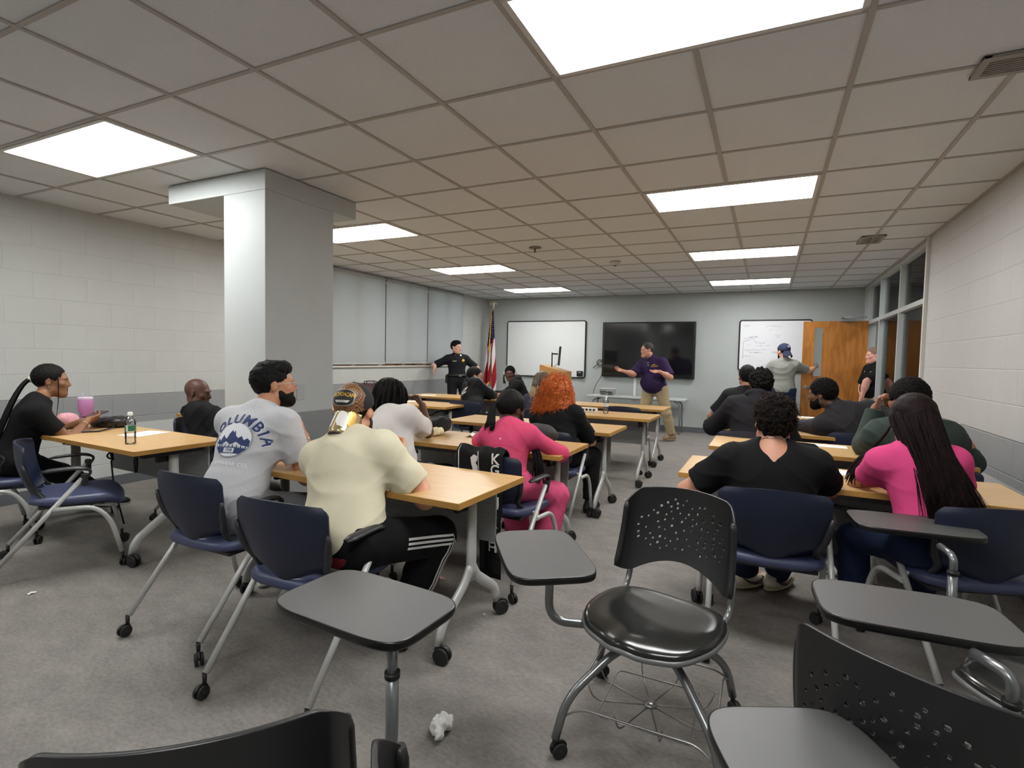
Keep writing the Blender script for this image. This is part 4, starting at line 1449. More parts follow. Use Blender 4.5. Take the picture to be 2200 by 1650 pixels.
    # -------- hair
    def hair(g, material, t=.012, side=None, noise=(.0, 40), line=None, vox=.005, name='hair', front=.060, nape=-.080, extra=None, forelift=0.):
        """shell of hair over the scalp, cut along the hairline"""
        h = g.hs
        lo, hi = g.H - .24, g.H + .24
        S = SDF(lo, hi, vox)
        sd_ = t if side is None else side
        S.ell(g.Lw(0, -.013 - .5 * t, .034), g.Fh, ((.076 + sd_) * h, (.098 + .55 * t) * h, (.089 + t) * h), .0)
        if forelift: S.ell(g.Lw(0, .045, .095), g.Fh, (.055 * h, .05 * h, (.025 + forelift) * h), .03)
        if extra: extra(S)
        x, y, z = S.ax[0][:, None, None] - g.H[0], S.ax[1][None, :, None] - g.H[1], S.ax[2][None, None, :] - g.H[2]
        ly = (x * g.Fh[1][0] + y * g.Fh[1][1] + z * g.Fh[1][2]) / h; lz = (x * g.Fh[2][0] + y * g.Fh[2][1] + z * g.Fh[2][2]) / h
        lx = (x * g.Fh[0][0] + y * g.Fh[0][1] + z * g.Fh[0][2]) / h
        zl = np.interp(ly.ravel(), [-.11, -.075, -.035, -.022, .012, .03, .055, .075], [nape, nape, -.04, .012, .016, .002, .045, front]).reshape(ly.shape)
        zl = zl + np.where(ly > .05, -2.0 * np.clip(np.abs(lx) - .045, 0, 1), 0)
        S.d = np.maximum(S.d, ((zl - lz) * h * .7).astype(np.float32))
        S.d = np.maximum(S.d, ((ly - (.082 + t * .8 + forelift)) * h).astype(np.float32))
        o = S.obj(name, material, g.body, relax=1)
        if noise[0]: noise_disp(o, noise[0], noise[1], seed=g.P[0] * 7, octv=2)
        return o

    def beard(g, material, t=.008, full=True):
        S = SDF(g.H - .18, g.H + .16, .0045); h = g.hs; L = g.Lw
        f = 1
        S.ell(L(0, .030, -.034), g.Fh, ((.060 + t * .6) * h, (.064 + t) * h, (.085 + t) * h), .0)
        S.cone(L(0, .070, -.098), L(0, .068, -.094), (.021 + t) * h, (.021 + t) * h, .03)
        for sd in (-1, 1): S.cone(L(sd * .050, .004, -.058), L(sd * .017, .066, -.096), (.021 + t) * h, (.017 + t) * h, .03)
        x, y, z = S.ax[0][:, None, None] - g.H[0], S.ax[1][None, :, None] - g.H[1], S.ax[2][None, None, :] - g.H[2]
        ly = (x * g.Fh[1][0] + y * g.Fh[1][1] + z * g.Fh[1][2]) / h; lz = (x * g.Fh[2][0] + y * g.Fh[2][1] + z * g.Fh[2][2]) / h; lx = (x * g.Fh[0][0] + y * g.Fh[0][1] + z * g.Fh[0][2]) / h
        top = np.interp(ly.ravel(), [-.02, .01, .03, .05, .075, .1], [-.02, .005, -.03, -.052, -.046, -.043]).reshape(ly.shape)
        S.d = np.maximum(S.d, ((lz - top) * h * .7).astype(np.float32)); S.d = np.maximum(S.d, ((.008 - ly) * h).astype(np.float32))
        S.ell(L(0, .098, -.061), g.Fh, (.024 * h, .03 * h, .014 * h), .004, sub=True)
        o = S.obj('beard', material, g.body, relax=1); noise_disp(o, .002, 180)
        return o

    def glasses(g, m, lens):
        b = MB()
        for sd in (-1, 1):
            c = V3(g.Lw(sd * .032, .103, .002)); pts = [Vector(c + (g.Fh[0] * x + g.Fh[2] * z) * g.hs) for x, z in superellipse(.025, .020, 3, 20)]
            b.tube(pts, .0016, n=6, closed=True)
            b.tube([g.Lw(sd * .057, .101, .008), g.Lw(sd * .076, .07, .008), g.Lw(sd * .083, -.005, .004)], .0016, n=6)
        b.tube([g.Lw(-.008, .106, .004), g.Lw(.008, .106, .004)], .0016, n=6)
        o = b.build('glasses', m, g.body)
        l = MB()
        for sd in (-1, 1):
            c = V3(g.Lw(sd * .032, .103, .002)); pts = [Vector(c + (g.Fh[0] * x + g.Fh[2] * z) * g.hs) for x, z in superellipse(.024, .019, 3, 20)]
            l.raw(pts, [tuple(range(20))], False)
        l.build('lens', lens, o)


def basis(d):
    d = nrm(d); a = V3(0, 0, 1) if abs(d[2]) < .9 else V3(1, 0, 0)
    x = nrm(np.cross(a, d)); return np.array([x, np.cross(d, x), d])


def wrinkle(x, y, z, a, sd=0.):
    """soft ridged folds that run diagonally and fade in and out"""
    q = np.sin(9 * x + 7 * z + sd) + np.sin(8 * y - 6 * z + 2 * sd)
    m1 = np.clip(.5 + .6 * np.sin(11 * x - 9 * y + 6 * z + 3 * sd), 0, 1); m2 = np.clip(.5 + .6 * np.sin(10 * y + 8 * x - 7 * z + sd), 0, 1)
    w1 = 1 - np.abs(np.sin(26 * (x * .55 + z * .85 + y * .2) + 1.6 * q + sd)); w2 = 1 - np.abs(np.sin(34 * (y * .5 - z * .8 + x * .45) + 1.3 * q))
    return -a * (m1 * w1 ** 2 * 1.5 + m2 * w2 ** 2 * 1.2)


def skin_mat(name, c):
    if name in MATS: return MATS[name]
    m = mat(name, c, .48, var=.06, vscale=14, bump=.04, bscale=260, spec=.4, sss=.08)
    return m


def lip_mat(c):
    k = (min(255, int(c[0] * .92)), int(c[1] * .72), int(c[2] * .74))
    return mat('lip_%d_%d_%d' % k, k, .4)


def cloth(name, c, rough=.9, bump=.07, bscale=700, var=.04, vs=10, sheen=.15):
    return mat(name, c, rough, var=var, vscale=vs, bump=bump, bscale=bscale, spec=.2, sheen=sheen)


def strand_mesh(name, paths, r, material, parent, n=5, taper=.35):
    b = MB()
    for p in paths:
        k = len(p)
        rr = r if not callable(r) else r()
        b.tube(p, [rr * (1 - (1 - taper) * (i / (k - 1)) ** 2) for i in range(k)], n=n)
    return b.build(name, material, parent)


CAPDROP = .095


def baseball_cap(g, mats, back=True, brim_len=.075, visor=None):
    """cap worn backwards: the bill points behind the head"""
    h = g.hs; dirn = -1 if back else 1
    S = SDF(g.H - .2, g.H + .2, .005)
    S.ell(g.Lw(0, -.015, .040), g.Fh, (.089 * h, .113 * h, .099 * h), .0)
    S.plane_cut(g.Lw(0, .0, .020), nrm(-g.Fh[2] * 1.0 - g.Fh[1] * .22 * dirn))
    S.cone(g.Lw(0, -.013, .134), g.Lw(0, -.013, .137), .008 * h, .006 * h, .004)
    o = S.obj('cap', mats[0], g.body, relax=1)
    b = MB()
    def fn(u, v):
        a = (u - .5) * 2
        w = .070 * h
        x = a * w
        yy = .100 * h * math.sqrt(max(0, 1 - (a * .80) ** 2)) * .98 + v * brim_len * math.sqrt(max(0.02, 1 - (abs(a) ** 2.6)))
        z = .016 - CAPDROP * v - .032 * a * a
        return Vector(g.H + g.Fh[0] * x + g.Fh[1] * (dirn * yy - .013 * h) + g.Fh[2] * (z * h + .004))
    b.grid(fn, 24, 8, .004)
    return o, b.build('bill', mats[1], o)
# ================================================================== the people in the room
def hair_mats():
    M = {}
    M['black'] = mat('hair_black', (11, 10, 10), .6, spec=.18, var=.35, vscale=60, bump=.6, bscale=140, stretch=(1, 1, .25))
    M['curl'] = mat('hair_curly', (14, 12, 11), .7, spec=.12, var=.4, vscale=70, bump=.9, bscale=110)
    M['brown'] = mat('hair_brown', (40, 28, 22), .6, spec=.2, var=.4, vscale=50, bump=.5, bscale=150, stretch=(1, 1, .2))
    M['darkbrown'] = mat('hair_darkbrown', (26, 15, 15), .6, spec=.14, var=.45, vscale=40, bump=.5, bscale=160, stretch=(1, 1, .15))
    M['grey'] = mat('hair_grey', (78, 70, 64), .6, var=.3, vscale=80, bump=.5, bscale=200)
    M['orange'] = mat('hair_orange', (188, 92, 22), .42, var=.4, vscale=45, bump=.4, bscale=120)
    M['blond'] = mat('hair_blond', (150, 122, 84), .42, var=.35, vscale=50, bump=.4, bscale=120, stretch=(1, 1, .2))
    M['ash'] = mat('hair_ash', (96, 80, 62), .45, var=.3, vscale=50, bump=.4, bscale=120, stretch=(1, 1, .2))
    return M


def decal(g, target, body, size, origin, right, up, material, name='lettering', bold=True, warp=None, spacing=1., off=.0025, parent=None, depth=.25, shear=0., edge=.010):
    """lettering laid on a garment: origin is a point in front of the cloth, letters read along right/up"""
    me = text_mesh(body, size, 0, bold, spacing, shear)
    r = Vector(nrm(right)); u = Vector(up); u = (u - r * u.dot(r)).normalized(); n = r.cross(u)
    M = Matrix((r, u, n)).transposed().to_4x4(); M.translation = Vector(origin)
    return mesh_obj(name, drape(me, bvh_of(target), M, off, depth, warp, edge), material, parent or target)


def poly_decal(target, poly, origin, right, up, material, name, off=.002, depth=.25, parent=None, edge=.012):
    b = bmesh.new(); vs = [b.verts.new((p[0], p[1], 0)) for p in poly]; b.faces.new(vs)
    bmesh.ops.triangulate(b, faces=list(b.faces)); me = bpy.data.meshes.new('patch'); b.to_mesh(me); b.free()
    r = Vector(nrm(right)); u = Vector(up); u = (u - r * u.dot(r)).normalized(); n = r.cross(u)
    M = Matrix((r, u, n)).transposed().to_4x4(); M.translation = Vector(origin)
    return mesh_obj(name, drape(me, bvh_of(target), M, off, depth, None, edge), material, parent or target)


def curve3(p0, p1, p2, p3, n=8):
    p0, p1, p2, p3 = map(Vector, (p0, p1, p2, p3)); out = []
    for i in range(n + 1):
        t = i / n; out.append(p0 * (1 - t) ** 3 + p1 * 3 * t * (1 - t) ** 2 + p2 * 3 * t * t * (1 - t) + p3 * t ** 3)
    return out


def build_people():
    HM = hair_mats()
    rnd = random.Random(11)
    white_sole = mat('shoe_sole_white', (205, 204, 198), .55); dark_shoe = mat('shoe_black', (20, 20, 22), .6, bump=.2, bscale=300)
    cream_shoe = mat('shoe_cream', (214, 206, 186), .55); tan_boot = mat('boot_tan', (140, 118, 86), .65, bump=.2)
    black_sole = mat('shoe_sole_black', (18, 18, 18), .6); gum = mat('shoe_sole_cream', (206, 196, 160), .6)
    black_tee = cloth('cloth_black', (17, 17, 18)); denim = cloth('cloth_denim', (30, 40, 66), bscale=600)
    steel = mat('jewel_silver', (210, 208, 200), .2, 1.)

    # ---- 1 woman in black at the left table
    def woman_left():
        g = Fig('woman in black tee with long black ponytail holding a phone at the left wall table', (-4.76, 1.86, .555), (-4.66, 1.975, .990), (-4.72, 2.075, 1.108), -14, chest=-20, head=(-30, 2, 0), s=.93, girth=.96, sh=.155, skin=(132, 92, 66), voxel=.0065, fem=1,
                armR=dict(e=(-4.50, 2.02, .76), w=(-4.58, 2.22, .80), d=(-.1, .95, .2), n=(-.6, 0, .75), curl=.55, thumb=.2),
                armL=dict(w=(-4.74, 2.27, .79), pole=(-.5, -.3, -.6), d=(.35, .85, .25), n=(.5, 0, .8), curl=.6, thumb=.3),
                legR=dict(a=(-4.86, 2.58, .10), toe=-50), legL=dict(a=(-5.05, 2.45, .10), toe=-40))
        g.build_body()
        g.brows(HM['black'])
        sh = g.top(black_tee, 'shirt', sleeve=.62, fit=.016, hem=.07)
        g.pants(cloth('cloth_legging', (20, 20, 22)), loose=.006); g.shoes(dark_shoe, white_sole, swoosh=mat('mark_white', (220, 220, 216), .5))
        hr = g.hair(HM['black'], t=.007, noise=(.002, 60), front=.072)
        # gathered at the back, then a long tail of braids
        pb = g.Lw(0, -.115, .01)
        paths = []
        for i in range(46):
            a = rnd.uniform(0, 2 * PI); r = rnd.uniform(0, 1) ** .5
            j = V3(math.cos(a) * r, math.sin(a) * r * .6, rnd.uniform(-.2, .2))
            e = g.N - g.T * rnd.uniform(.34, .52) - g.Fc[1] * (.125 + .03 * j[1]) + g.Fc[0] * (.07 * j[0] - .02)
            m1 = pb - g.Fh[1] * .055 - g.Fh[2] * .02 + g.Fh[0] * j[0] * .03 + g.Fh[2] * j[1] * .03
            m2 = g.N - g.T * .10 - g.Fc[1] * (.135 + .03 * j[1]) + g.Fc[0] * (.06 * j[0] - .015)
            paths.append(curve3(pb + g.Fh[0] * j[0] * .012 + g.Fh[2] * j[1] * .012, m1, m2, e, 9))
        strand_mesh('ponytail', paths, lambda: rnd.uniform(.006, .010), HM['black'], hr)
        t = MB(); t.tube([pb + g.Fh[1] * .012, pb - g.Fh[1] * .012], .022, n=14); t.build('hair_tie', mat('tie_white', (214, 208, 198), .6), hr)
        paths = [curve3(g.Lw(.074, .045, .03), g.Lw(.088, .05, -.05), g.Lw(.08, .055, -.13), g.Lw(.07, .04, -.25), 7)]
        strand_mesh('hair_lock', paths[:1], .004, HM['black'], hr)
        b = MB(); b.lathe([(0, .008), (.007, .0), (0, -.008)], c=g.Lw(.089, -.002, -.036), n=10); b.build('earring', steel, g.body)
        b = MB(); c = Vector(g.E[1] * .25 + g.Wr[1] * .75); d = nrm(g.Wr[1] - g.E[1]); bb = basis(d)
        b.tube([c + Vector(bb[0] * math.cos(t) + bb[1] * math.sin(t)) * .030 for t in [2 * PI * i / 18 for i in range(18)]], .002, n=6, closed=True); b.build('bracelet', steel, g.body)
        return g
    woman_left()

    # ---- 2 bald man slouched behind the column
    def bald():
        g = Fig('bald man in black hoodie slouching on a chair half behind the grey column', (-4.02, 3.06, .535), (-4.34, 2.93, .865), (-4.375, 2.955, .995), -62, chest=-58, head=(-58, 8, 0), s=.96, girth=1.05, skin=(84, 56, 44), voxel=.007,
                armR=dict(e=(-4.14, 2.80, .66), w=(-3.96, 2.98, .70), curl=.5), armL=dict(e=(-4.24, 3.16, .66), w=(-4.02, 3.10, .72), curl=.5),
                legR=dict(a=(-3.50, 3.05, .09), toe=-70), legL=dict(a=(-3.70, 3.42, .09), toe=-60))
        g.build_body(); g.brows(HM['black'])
        m = cloth('cloth_hoodie_black', (19, 19, 20), bscale=500)
        g.top(m, 'hoodie', long=True, fit=.026, hem=.06, wr=.005); g.hood(m, .030)
        g.pants(cloth('cloth_dark_trousers', (26, 26, 29)))
        g.shoes(dark_shoe, black_sole)
        return g
    bald()

    # ---- 3 man in the grey lettered tee
    def columbia():
        g = Fig('bearded man with glasses in heather grey lettered tee, hand on chin', (-2.42, 1.80, .56), (-2.465, 2.03, 1.050), (-2.475, 2.12, 1.172), 4, chest=10, head=(-36, -4, 0), s=1.03, girth=1.02, sh=.168, skin=(188, 136, 106), voxel=.006,
                armR=dict(e=(-2.22, 2.06, .78), w=(-2.40, 2.25, .965), d=(-.45, .1, .9), n=(-.55, -.8, -.2), curl=.75, thumb=.4),
                armL=dict(w=(-2.52, 2.36, .765), pole=(-.6, 0, -.4), curl=.4),
                legR=dict(a=(-2.28, 2.10, .09), toe=-20), legL=dict(a=(-2.60, 2.20, .09)))
        g.build_body(); g.brows(HM['black'])
        m = cloth('cloth_heather', (186, 187, 190), var=.07, vs=140)
        sh = g.top(m, 'shirt', sleeve=.68, fit=.018, hem=.10, wr=.0035, sfit=.026)
        g.pants(cloth('cloth_light_grey', (150, 150, 152))); g.shoes(mat('shoe_white', (216, 214, 210), .5), white_sole)
        g.hair(HM['black'], t=.016, side=.004, noise=(.005, 50), front=.060, nape=-.058, forelift=.010); g.beard(HM['black'], .0045)
        g.glasses(mat('glasses_clear_frame', (196, 190, 178), .2), glass_mat('lens_glass', (.96, .97, .97), .05))
        # print on the back
        r = g.Fc[0]; u = g.T; o = g.N - g.T * .215 - g.Fc[1] * .30
        navy = mat('print_navy', (46, 60, 104), .8); white = mat('print_white', (222, 224, 228), .8)
        def arcw(x, y):
            R = .17; a = x / R
            return (math.sin(a) * (R + y), math.cos(a) * (R + y) - R, 0)
        decal(g, sh, 'COLUMBIA', .082, o + u * .105 + r * .005, r, u, white, 'print_outline', True, arcw, 1.12, .0022, edge=.008)
        decal(g, sh, 'COLUMBIA', .076, o + u * .105 + r * .005, r, u, navy, 'print_lettering', True, arcw, 1.2, .0036, edge=.008)
        ci = [(.105 * math.cos(t), .095 * math.sin(t)) for t in [2 * PI * i / 40 for i in range(40)]]
        oo = o - u * .005
        poly_decal(sh, ci, oo, r, u, mat('print_ring', (150, 152, 160), .8), 'print_ring', .0022)
        poly_decal(sh, [(x * .93, y * .93) for x, y in ci], oo, r, u, white, 'print_disc', .0032)
        mt = [(-.093, -.022), (-.085, .005), (-.07, -.012), (-.055, .022), (-.045, .008), (-.03, .0), (-.02, .03), (-.008, .048), (.0, .034), (.008, .045), (.02, .018), (.035, .008), (.05, .02), (.065, .0), (.08, .012), (.095, .0), (.095, -.03), (.06, -.028), (.03, -.012), (0, -.028), (-.03, -.012), (-.06, -.03)]
        poly_decal(sh, mt, oo, r, u, navy, 'print_mountain', .0044, edge=.008)
        tr = [(-.088, -.042)] + [(-.088 + .011 * i + .0055, (-.022 if i % 2 else -.034)) if k else (-.088 + .011 * i, -.044) for i in range(16) for k in (0, 1)] + [(.086, -.045), (.06, -.072), (-.06, -.072)]
        poly_decal(sh, tr, oo, r, u, navy, 'print_forest', .0044, edge=.008)
        poly_decal(sh, [(-.03, -.068), (.03, -.068), (.03, -.045), (-.03, -.045)], oo, r, u, white, 'print_plate', .0056)
        decal(g, sh, '1938', .021, oo - u * .0565, r, u, navy, 'print_year', True, None, 1., .0068, edge=.006)
        decal(g, sh, 'SPORTSWEAR CO.', .026, o - u * .130, r, u, white, 'print_caption', True, None, 1.05, .0030, edge=.008)
        b = MB(); c = Vector(g.E[1] * .10 + g.Wr[1] * .90); d = nrm(g.Wr[1] - g.E[1]); bb = basis(d)
        b.tube([c + Vector(bb[0] * math.cos(t) + bb[1] * math.sin(t)) * .031 for t in [2 * PI * i / 18 for i in range(18)]], .004, n=6, closed=True); b.build('wristwatch', steel, g.body)
        return g
    columbia()

    # ---- 4 man in the cream tee, cap backwards
    def cream():
        g = Fig('man in cream tee and backward brown and black cap leaning on the nearest table', (-1.62, 1.735, .555), (-1.745, 1.925, .970), (-1.79, 2.0, 1.078), 0, chest=8, head=(14, 0, 0), s=1.04, girth=1.05, sh=.170, skin=(206, 152, 124), voxel=.006,
                armR=dict(e=(-1.46, 1.99, .775), w=(-1.68, 2.16, .93), d=(-.4, .5, .75), n=(-.7, -.6, 0), curl=.9, thumb=.6, shrug=(0, 0, -.01)),
                armL=dict(e=(-1.98, 2.08, .80), w=(-1.86, 2.26, .78), d=(.7, .6, 0), curl=.4),
                legR=dict(a=(-1.56, 2.10, .09), toe=-20, pole=(.45, .9, .5)), legL=dict(a=(-1.90, 2.18, .09), toe=15))
        g.build_body()
        sh = g.top(cloth('cloth_cream', (204, 198, 172)), 'shirt', sleeve=.70, fit=.022, hem=.105, wr=.005, sfit=.034)
        tp = cloth('cloth_track', (18, 18, 20)); p = g.pants(tp, loose=.022, fit=.018)
        wt = mat('stripe_white', (226, 226, 224), .8)
        for sd in (-1, 1):
            h, k, a = g.Hip[sd], g.K[sd], g.A[sd]; bv = bvh_of(p)
            out = g.Fp[0] * sd
            for q in (-1, 0, 1):
                m = MB(); pts = []
                for (A, B, t0, t1) in ((h, k, .35, .98), (k, a, .05, .85)):
                    d = nrm(B - A); s_ = nrm(np.cross(d, out)) 
                    if s_[2] < 0 and A is h: s_ = -s_
                    for i in range(9):
                        t = t0 + (t1 - t0) * i / 8; c = A + (B - A) * t + (s_ * q * .020 if A is h else (nrm(np.cross(out, d)) * q * .020 * (1 if np.dot(nrm(np.cross(out, d)), g.Fp[1]) > 0 else -1)))
                        loc, nr, _, _ = bv.ray_cast(Vector(c + out * .25), Vector(-out), .3)
                        if loc: pts.append((loc, nr, d))
                vs = []; 
                for (loc, nr, d) in pts:
                    s2 = nr.cross(Vector(d)).normalized() * .0055; vs += [loc + nr * .003 - s2, loc + nr * .003 + s2]
                if len(vs) > 3: m.raw(vs, [(2 * i, 2 * i + 1, 2 * i + 3, 2 * i + 2) for i in range(len(vs) // 2 - 1)], True); m.build('trouser_stripe', wt, p)
        w = SDF(g.P - .28, g.P + .28, .008)
        w.ell(g.P + V3(0, 0, .01), g.Fp, (.160 * 1.1 * g.s + .019, .118 * 1.1 * g.s + .022, .125 * g.s + .018), 0.); w.plane_cut(g.P - V3(0, 0, .085), -V3(0, 0, 1)); w.plane_cut(g.P - V3(0, 0, .02), V3(0, 0, 1))
        w.plane_cut(g.P - g.Fp[1] * .06, g.Fp[1]); w.obj('waistband', mat('waist_red', (112, 16, 24), .8), g.body)
        g.shoes(dark_shoe, white_sole)
        g.hair(HM['black'], t=.006, noise=(.003, 70), nape=-.085); g.beard(mat('beard_brown', (58, 40, 32), .7, var=.4, vscale=90, bump=.6, bscale=200), .010)
        cap, bill = baseball_cap(g, [mat('cap_black', (27, 27, 29), .8, bump=.2, bscale=300), mat('bill_chrome', (206, 184, 140), .22, .75)], True, .085)
        # woven brown front panels (turned to the back) with a badge
        wv = woven_mat()
        me = cap.data; me.materials.append(wv)
        n = len(me.polygons); c = np.empty(n * 3, np.float32); me.polygons.foreach_get('center', c); c = c.reshape(-1, 3) - g.H
        ly = c @ g.Fh[1]; lx = c @ g.Fh[0]; lz = c @ g.Fh[2]
        mk = (ly < -.035 * g.hs - .25 * np.maximum(0, np.abs(lx) - .03) + .10 * np.maximum(0, lz - .06) * 0) & (np.abs(lx) < .078)
        me.polygons.foreach_set('material_index', mk.astype(np.int32)); me.update()
        r = g.Fh[0]; u = nrm(g.Fh[2] + g.Fh[1] * .30); o = g.Lw(0, -.112, .072) + np.cross(r, u) * .2
        el = [(.052 * math.copysign(abs(math.cos(t)) ** .7, math.cos(t)), .040 * math.copysign(abs(math.sin(t)) ** .7, math.sin(t))) for t in [2 * PI * i / 36 for i in range(36)]]
        poly_decal(cap, el, o, r, u, mat('badge_grey', (150, 146, 140), .6), 'badge_rim', .003, .4)
        poly_decal(cap, [(x * .9, y * .9) for x, y in el], o, r, u, mat('badge_black', (24, 22, 22), .6), 'badge_field', .0045, .4)
        decal(g, cap, 'MICHOACAN', .017, o + u * .008, r, u, mat('badge_gold', (206, 164, 60), .4, .4), 'badge_lettering', True, lambda x, y: (x, y * 1.5 + .004 - 1.5 * x * x, 0), .95, .006, depth=.4, edge=.006)
        poly_decal(cap, [(-.034, -.014), (.034, -.014), (.026, -.024), (-.026, -.024)], o, r, u, mat('badge_silver', (190, 190, 186), .4, .4), 'badge_scroll', .006, .4)
        # mirrored bill art: white and gold shapes
        bo = g.Lw(0, -.16, .12); br = g.Fh[0]; bu = nrm(-g.Fh[1] * .8 + g.Fh[2] * .3)
        wf = mat('bill_white', (222, 220, 214), .4); gp = mat('bill_gold', (228, 180, 92), .35, .3)
        poly_decal(bill, [(-.016, .004), (.018, .004), (.026, -.022), (.020, -.046), (-.006, -.050), (-.022, -.030)], g.Lw(.010, -.128, .16), g.Fh[0], g.Fh[1], wf, 'bill_white_figure', .003, .4)
        poly_decal(bill, [(-.006, .004), (.006, .004), (.004, -.050), (-.012, -.046)], g.Lw(-.026, -.124, .16), g.Fh[0], g.Fh[1], wf, 'bill_white_scroll', .003, .4)
        poly_decal(bill, [(-.012, .014), (.012, .020), (.010, -.030), (-.010, -.036)], g.Lw(.048, -.118, .16), g.Fh[0], g.Fh[1], gp, 'bill_gold_panel', .003, .4)
        b = MB(); pts = []
        for i in range(25):
            a = (i / 24 - .5) * 2; yy = .100 * g.hs * math.sqrt(max(0, 1 - (a * .8) ** 2)) * .98 + .085 * math.sqrt(max(.02, 1 - abs(a) ** 2.6))
            pts.append(Vector(g.H + g.Fh[0] * a * .070 * g.hs + g.Fh[1] * (-yy - .013 * g.hs) + g.Fh[2] * ((.016 - CAPDROP - .032 * a * a) * g.hs + .002)))
        b.tube(pts, .0035, n=6); b.build('bill_edge', mat('bill_edge_dark', (40, 42, 44), .5), bill)
        return g
    cream()

    # ---- 5 dreadlocks, white tee
    def dreads():
        g = Fig('person with chin-length dreadlocks in white tee, chin on hand at the second middle table', (-2.26, 2.90, .555), (-2.42, 3.05, .945), (-2.50, 3.16, 1.045), 0, chest=2, head=(-10, 12, 0), s=.98, girth=1.0, skin=(96, 66, 48), voxel=.007,
                armR=dict(e=(-2.24, 3.31, .765), w=(-2.36, 3.38, .955), d=(-.5, 0, .8), n=(-.8, -.5, 0), curl=.7, thumb=.5),
                armL=dict(w=(-2.62, 3.38, .77), pole=(-.6, 0, -.3), curl=.4), legR=dict(a=(-2.15, 3.25, .09), toe=-25), legL=dict(a=(-2.5, 3.3, .09)))
        g.build_body()
        g.top(cloth('cloth_white', (206, 203, 198)), 'shirt', sleeve=.75, fit=.022, hem=.10, wr=.005, sfit=.036)
        g.pants(cloth('cloth_dark_green', (24, 29, 28)), loose=.016); g.shoes(dark_shoe, white_sole)
        hr = g.hair(HM['black'], t=.014, noise=(.004, 50))
        paths = []
        for i in range(150):
            a = rnd.uniform(0, 2 * PI); el = rnd.uniform(.0, 1.35)
            p = V3(math.sin(a) * math.sin(el) * .08, -.013 + math.cos(a) * math.sin(el) * .10, .04 + math.cos(el) * .09)
            if p[1] > .05 and p[2] < .09: continue
            d = V3(p[0], p[1] + .013, 0); d = nrm(d) if np.linalg.norm(d) > .02 else V3(rnd.uniform(-1, 1), rnd.uniform(-1, .3), 0)
            ln = rnd.uniform(.13, .22)
            st = g.Lw(*p); dw = g.Fh[0] * d[0] + g.Fh[1] * d[1]
            w1 = st + dw * .035 + g.Fh[2] * .02; rr = .095 + rnd.uniform(0, .035)
            base = g.H + dw * rr * g.hs
            endz = rnd.uniform(-.135, -.06) - (.05 if d[1] < -.3 else 0)
            if d[1] > .5: endz += .06
            e = base + g.Fh[2] * endz
            paths.append(curve3(st, w1, base + g.Fh[2] * .03, e + dw * rnd.uniform(-.02, .015), 7))
        strand_mesh('dreadlock', paths, lambda: rnd.uniform(.0055, .0085), HM['black'], hr, n=6, taper=.7)
        return g
    dreads()

    # ---- 6 officer by the window
    def officer():
        g = Fig('officer in dark uniform with gold star badge leaning on the window sill', (-5.26, 8.62, .91), (-5.28, 8.63, 1.385), (-5.275, 8.60, 1.515), -128, head=(-98, 0, 0), s=1.0, girth=1.04, sh=.18, skin=(214, 168, 146), voxel=.008,
                armR=dict(e=(-5.50, 8.42, 1.23), w=(-5.50, 8.22, 1.15), d=(-.1, -.4, -.85), n=(.3, 0, -.5), curl=.35),
                armL=dict(e=(-5.02, 8.86, 1.16), w=(-4.98, 8.70, .97), d=(-.2, -.5, -.8), curl=.5),
                legR=dict(a=(-5.34, 8.55, .09), toe=-120), legL=dict(a=(-5.12, 8.72, .09), toe=-140))
        g.build_body(); g.brows(HM['black'])
        um = cloth('cloth_uniform', (23, 24, 28), .8); sh = g.top(um, 'uniform_shirt', sleeve=.85, fit=.016, hem=-.06, collar=.05, sfit=.024, wr=.002)
        g.pants(cloth('cloth_uniform_trousers', (26, 27, 31), .8), waist=.10); g.shoes(dark_shoe, black_sole)
        g.hair(HM['black'], t=.014, side=.004, noise=(.003, 60), nape=-.04, forelift=.01)
        b = MB(); pts = [g.P + V3(0, 0, .085) + g.Fp[0] * math.cos(t) * .185 + g.Fp[1] * math.sin(t) * .145 for t in [2 * PI * i / 28 for i in range(28)]]
        b.tube(pts, .022, n=8, closed=True, flat=1.0); bo = b.build('duty_belt', mat('belt_black', (18, 18, 18), .4), g.body)
        b = MB(); b.box((0, 0, 0), (.055, .008, .042), .006, Matrix.Translation(Vector(g.P + V3(0, 0, .085) + g.Fp[1] * .172)) @ Matrix.Rotation(math.radians(g.yaw), 4, 'Z')); b.build('buckle', steel, bo)
        b = MB(); b.box((0, 0, -.06), (.035, .07, .15), .012, Matrix.Translation(Vector(g.P + V3(0, 0, .07) + g.Fp[0] * .205)) @ Matrix.Rotation(math.radians(g.yaw), 4, 'Z')); b.build('holster', mat('holster_black', (20, 20, 21), .5), bo)
        gold = mat('badge_star_gold', (226, 186, 80), .35, .5)
        star = [((.034 if i % 2 == 0 else .016) * math.cos(PI / 2 + PI * i / 7), (.034 if i % 2 == 0 else .016) * math.sin(PI / 2 + PI * i / 7)) for i in range(14)]
        F = g.Fc
        poly_decal(sh, star, g.C + g.T * .075 - F[0] * .085 + F[1] * .3, -F[0], g.T, gold, 'star_badge', .006, .4)
        poly_decal(sh, [(-.032, -.006), (.032, -.006), (.032, .006), (-.032, .006)], g.C + g.T * .06 + F[0] * .085 + F[1] * .3, -F[0], g.T, mat('name_tag', (190, 172, 150), .4), 'name_tag', .004, .4)
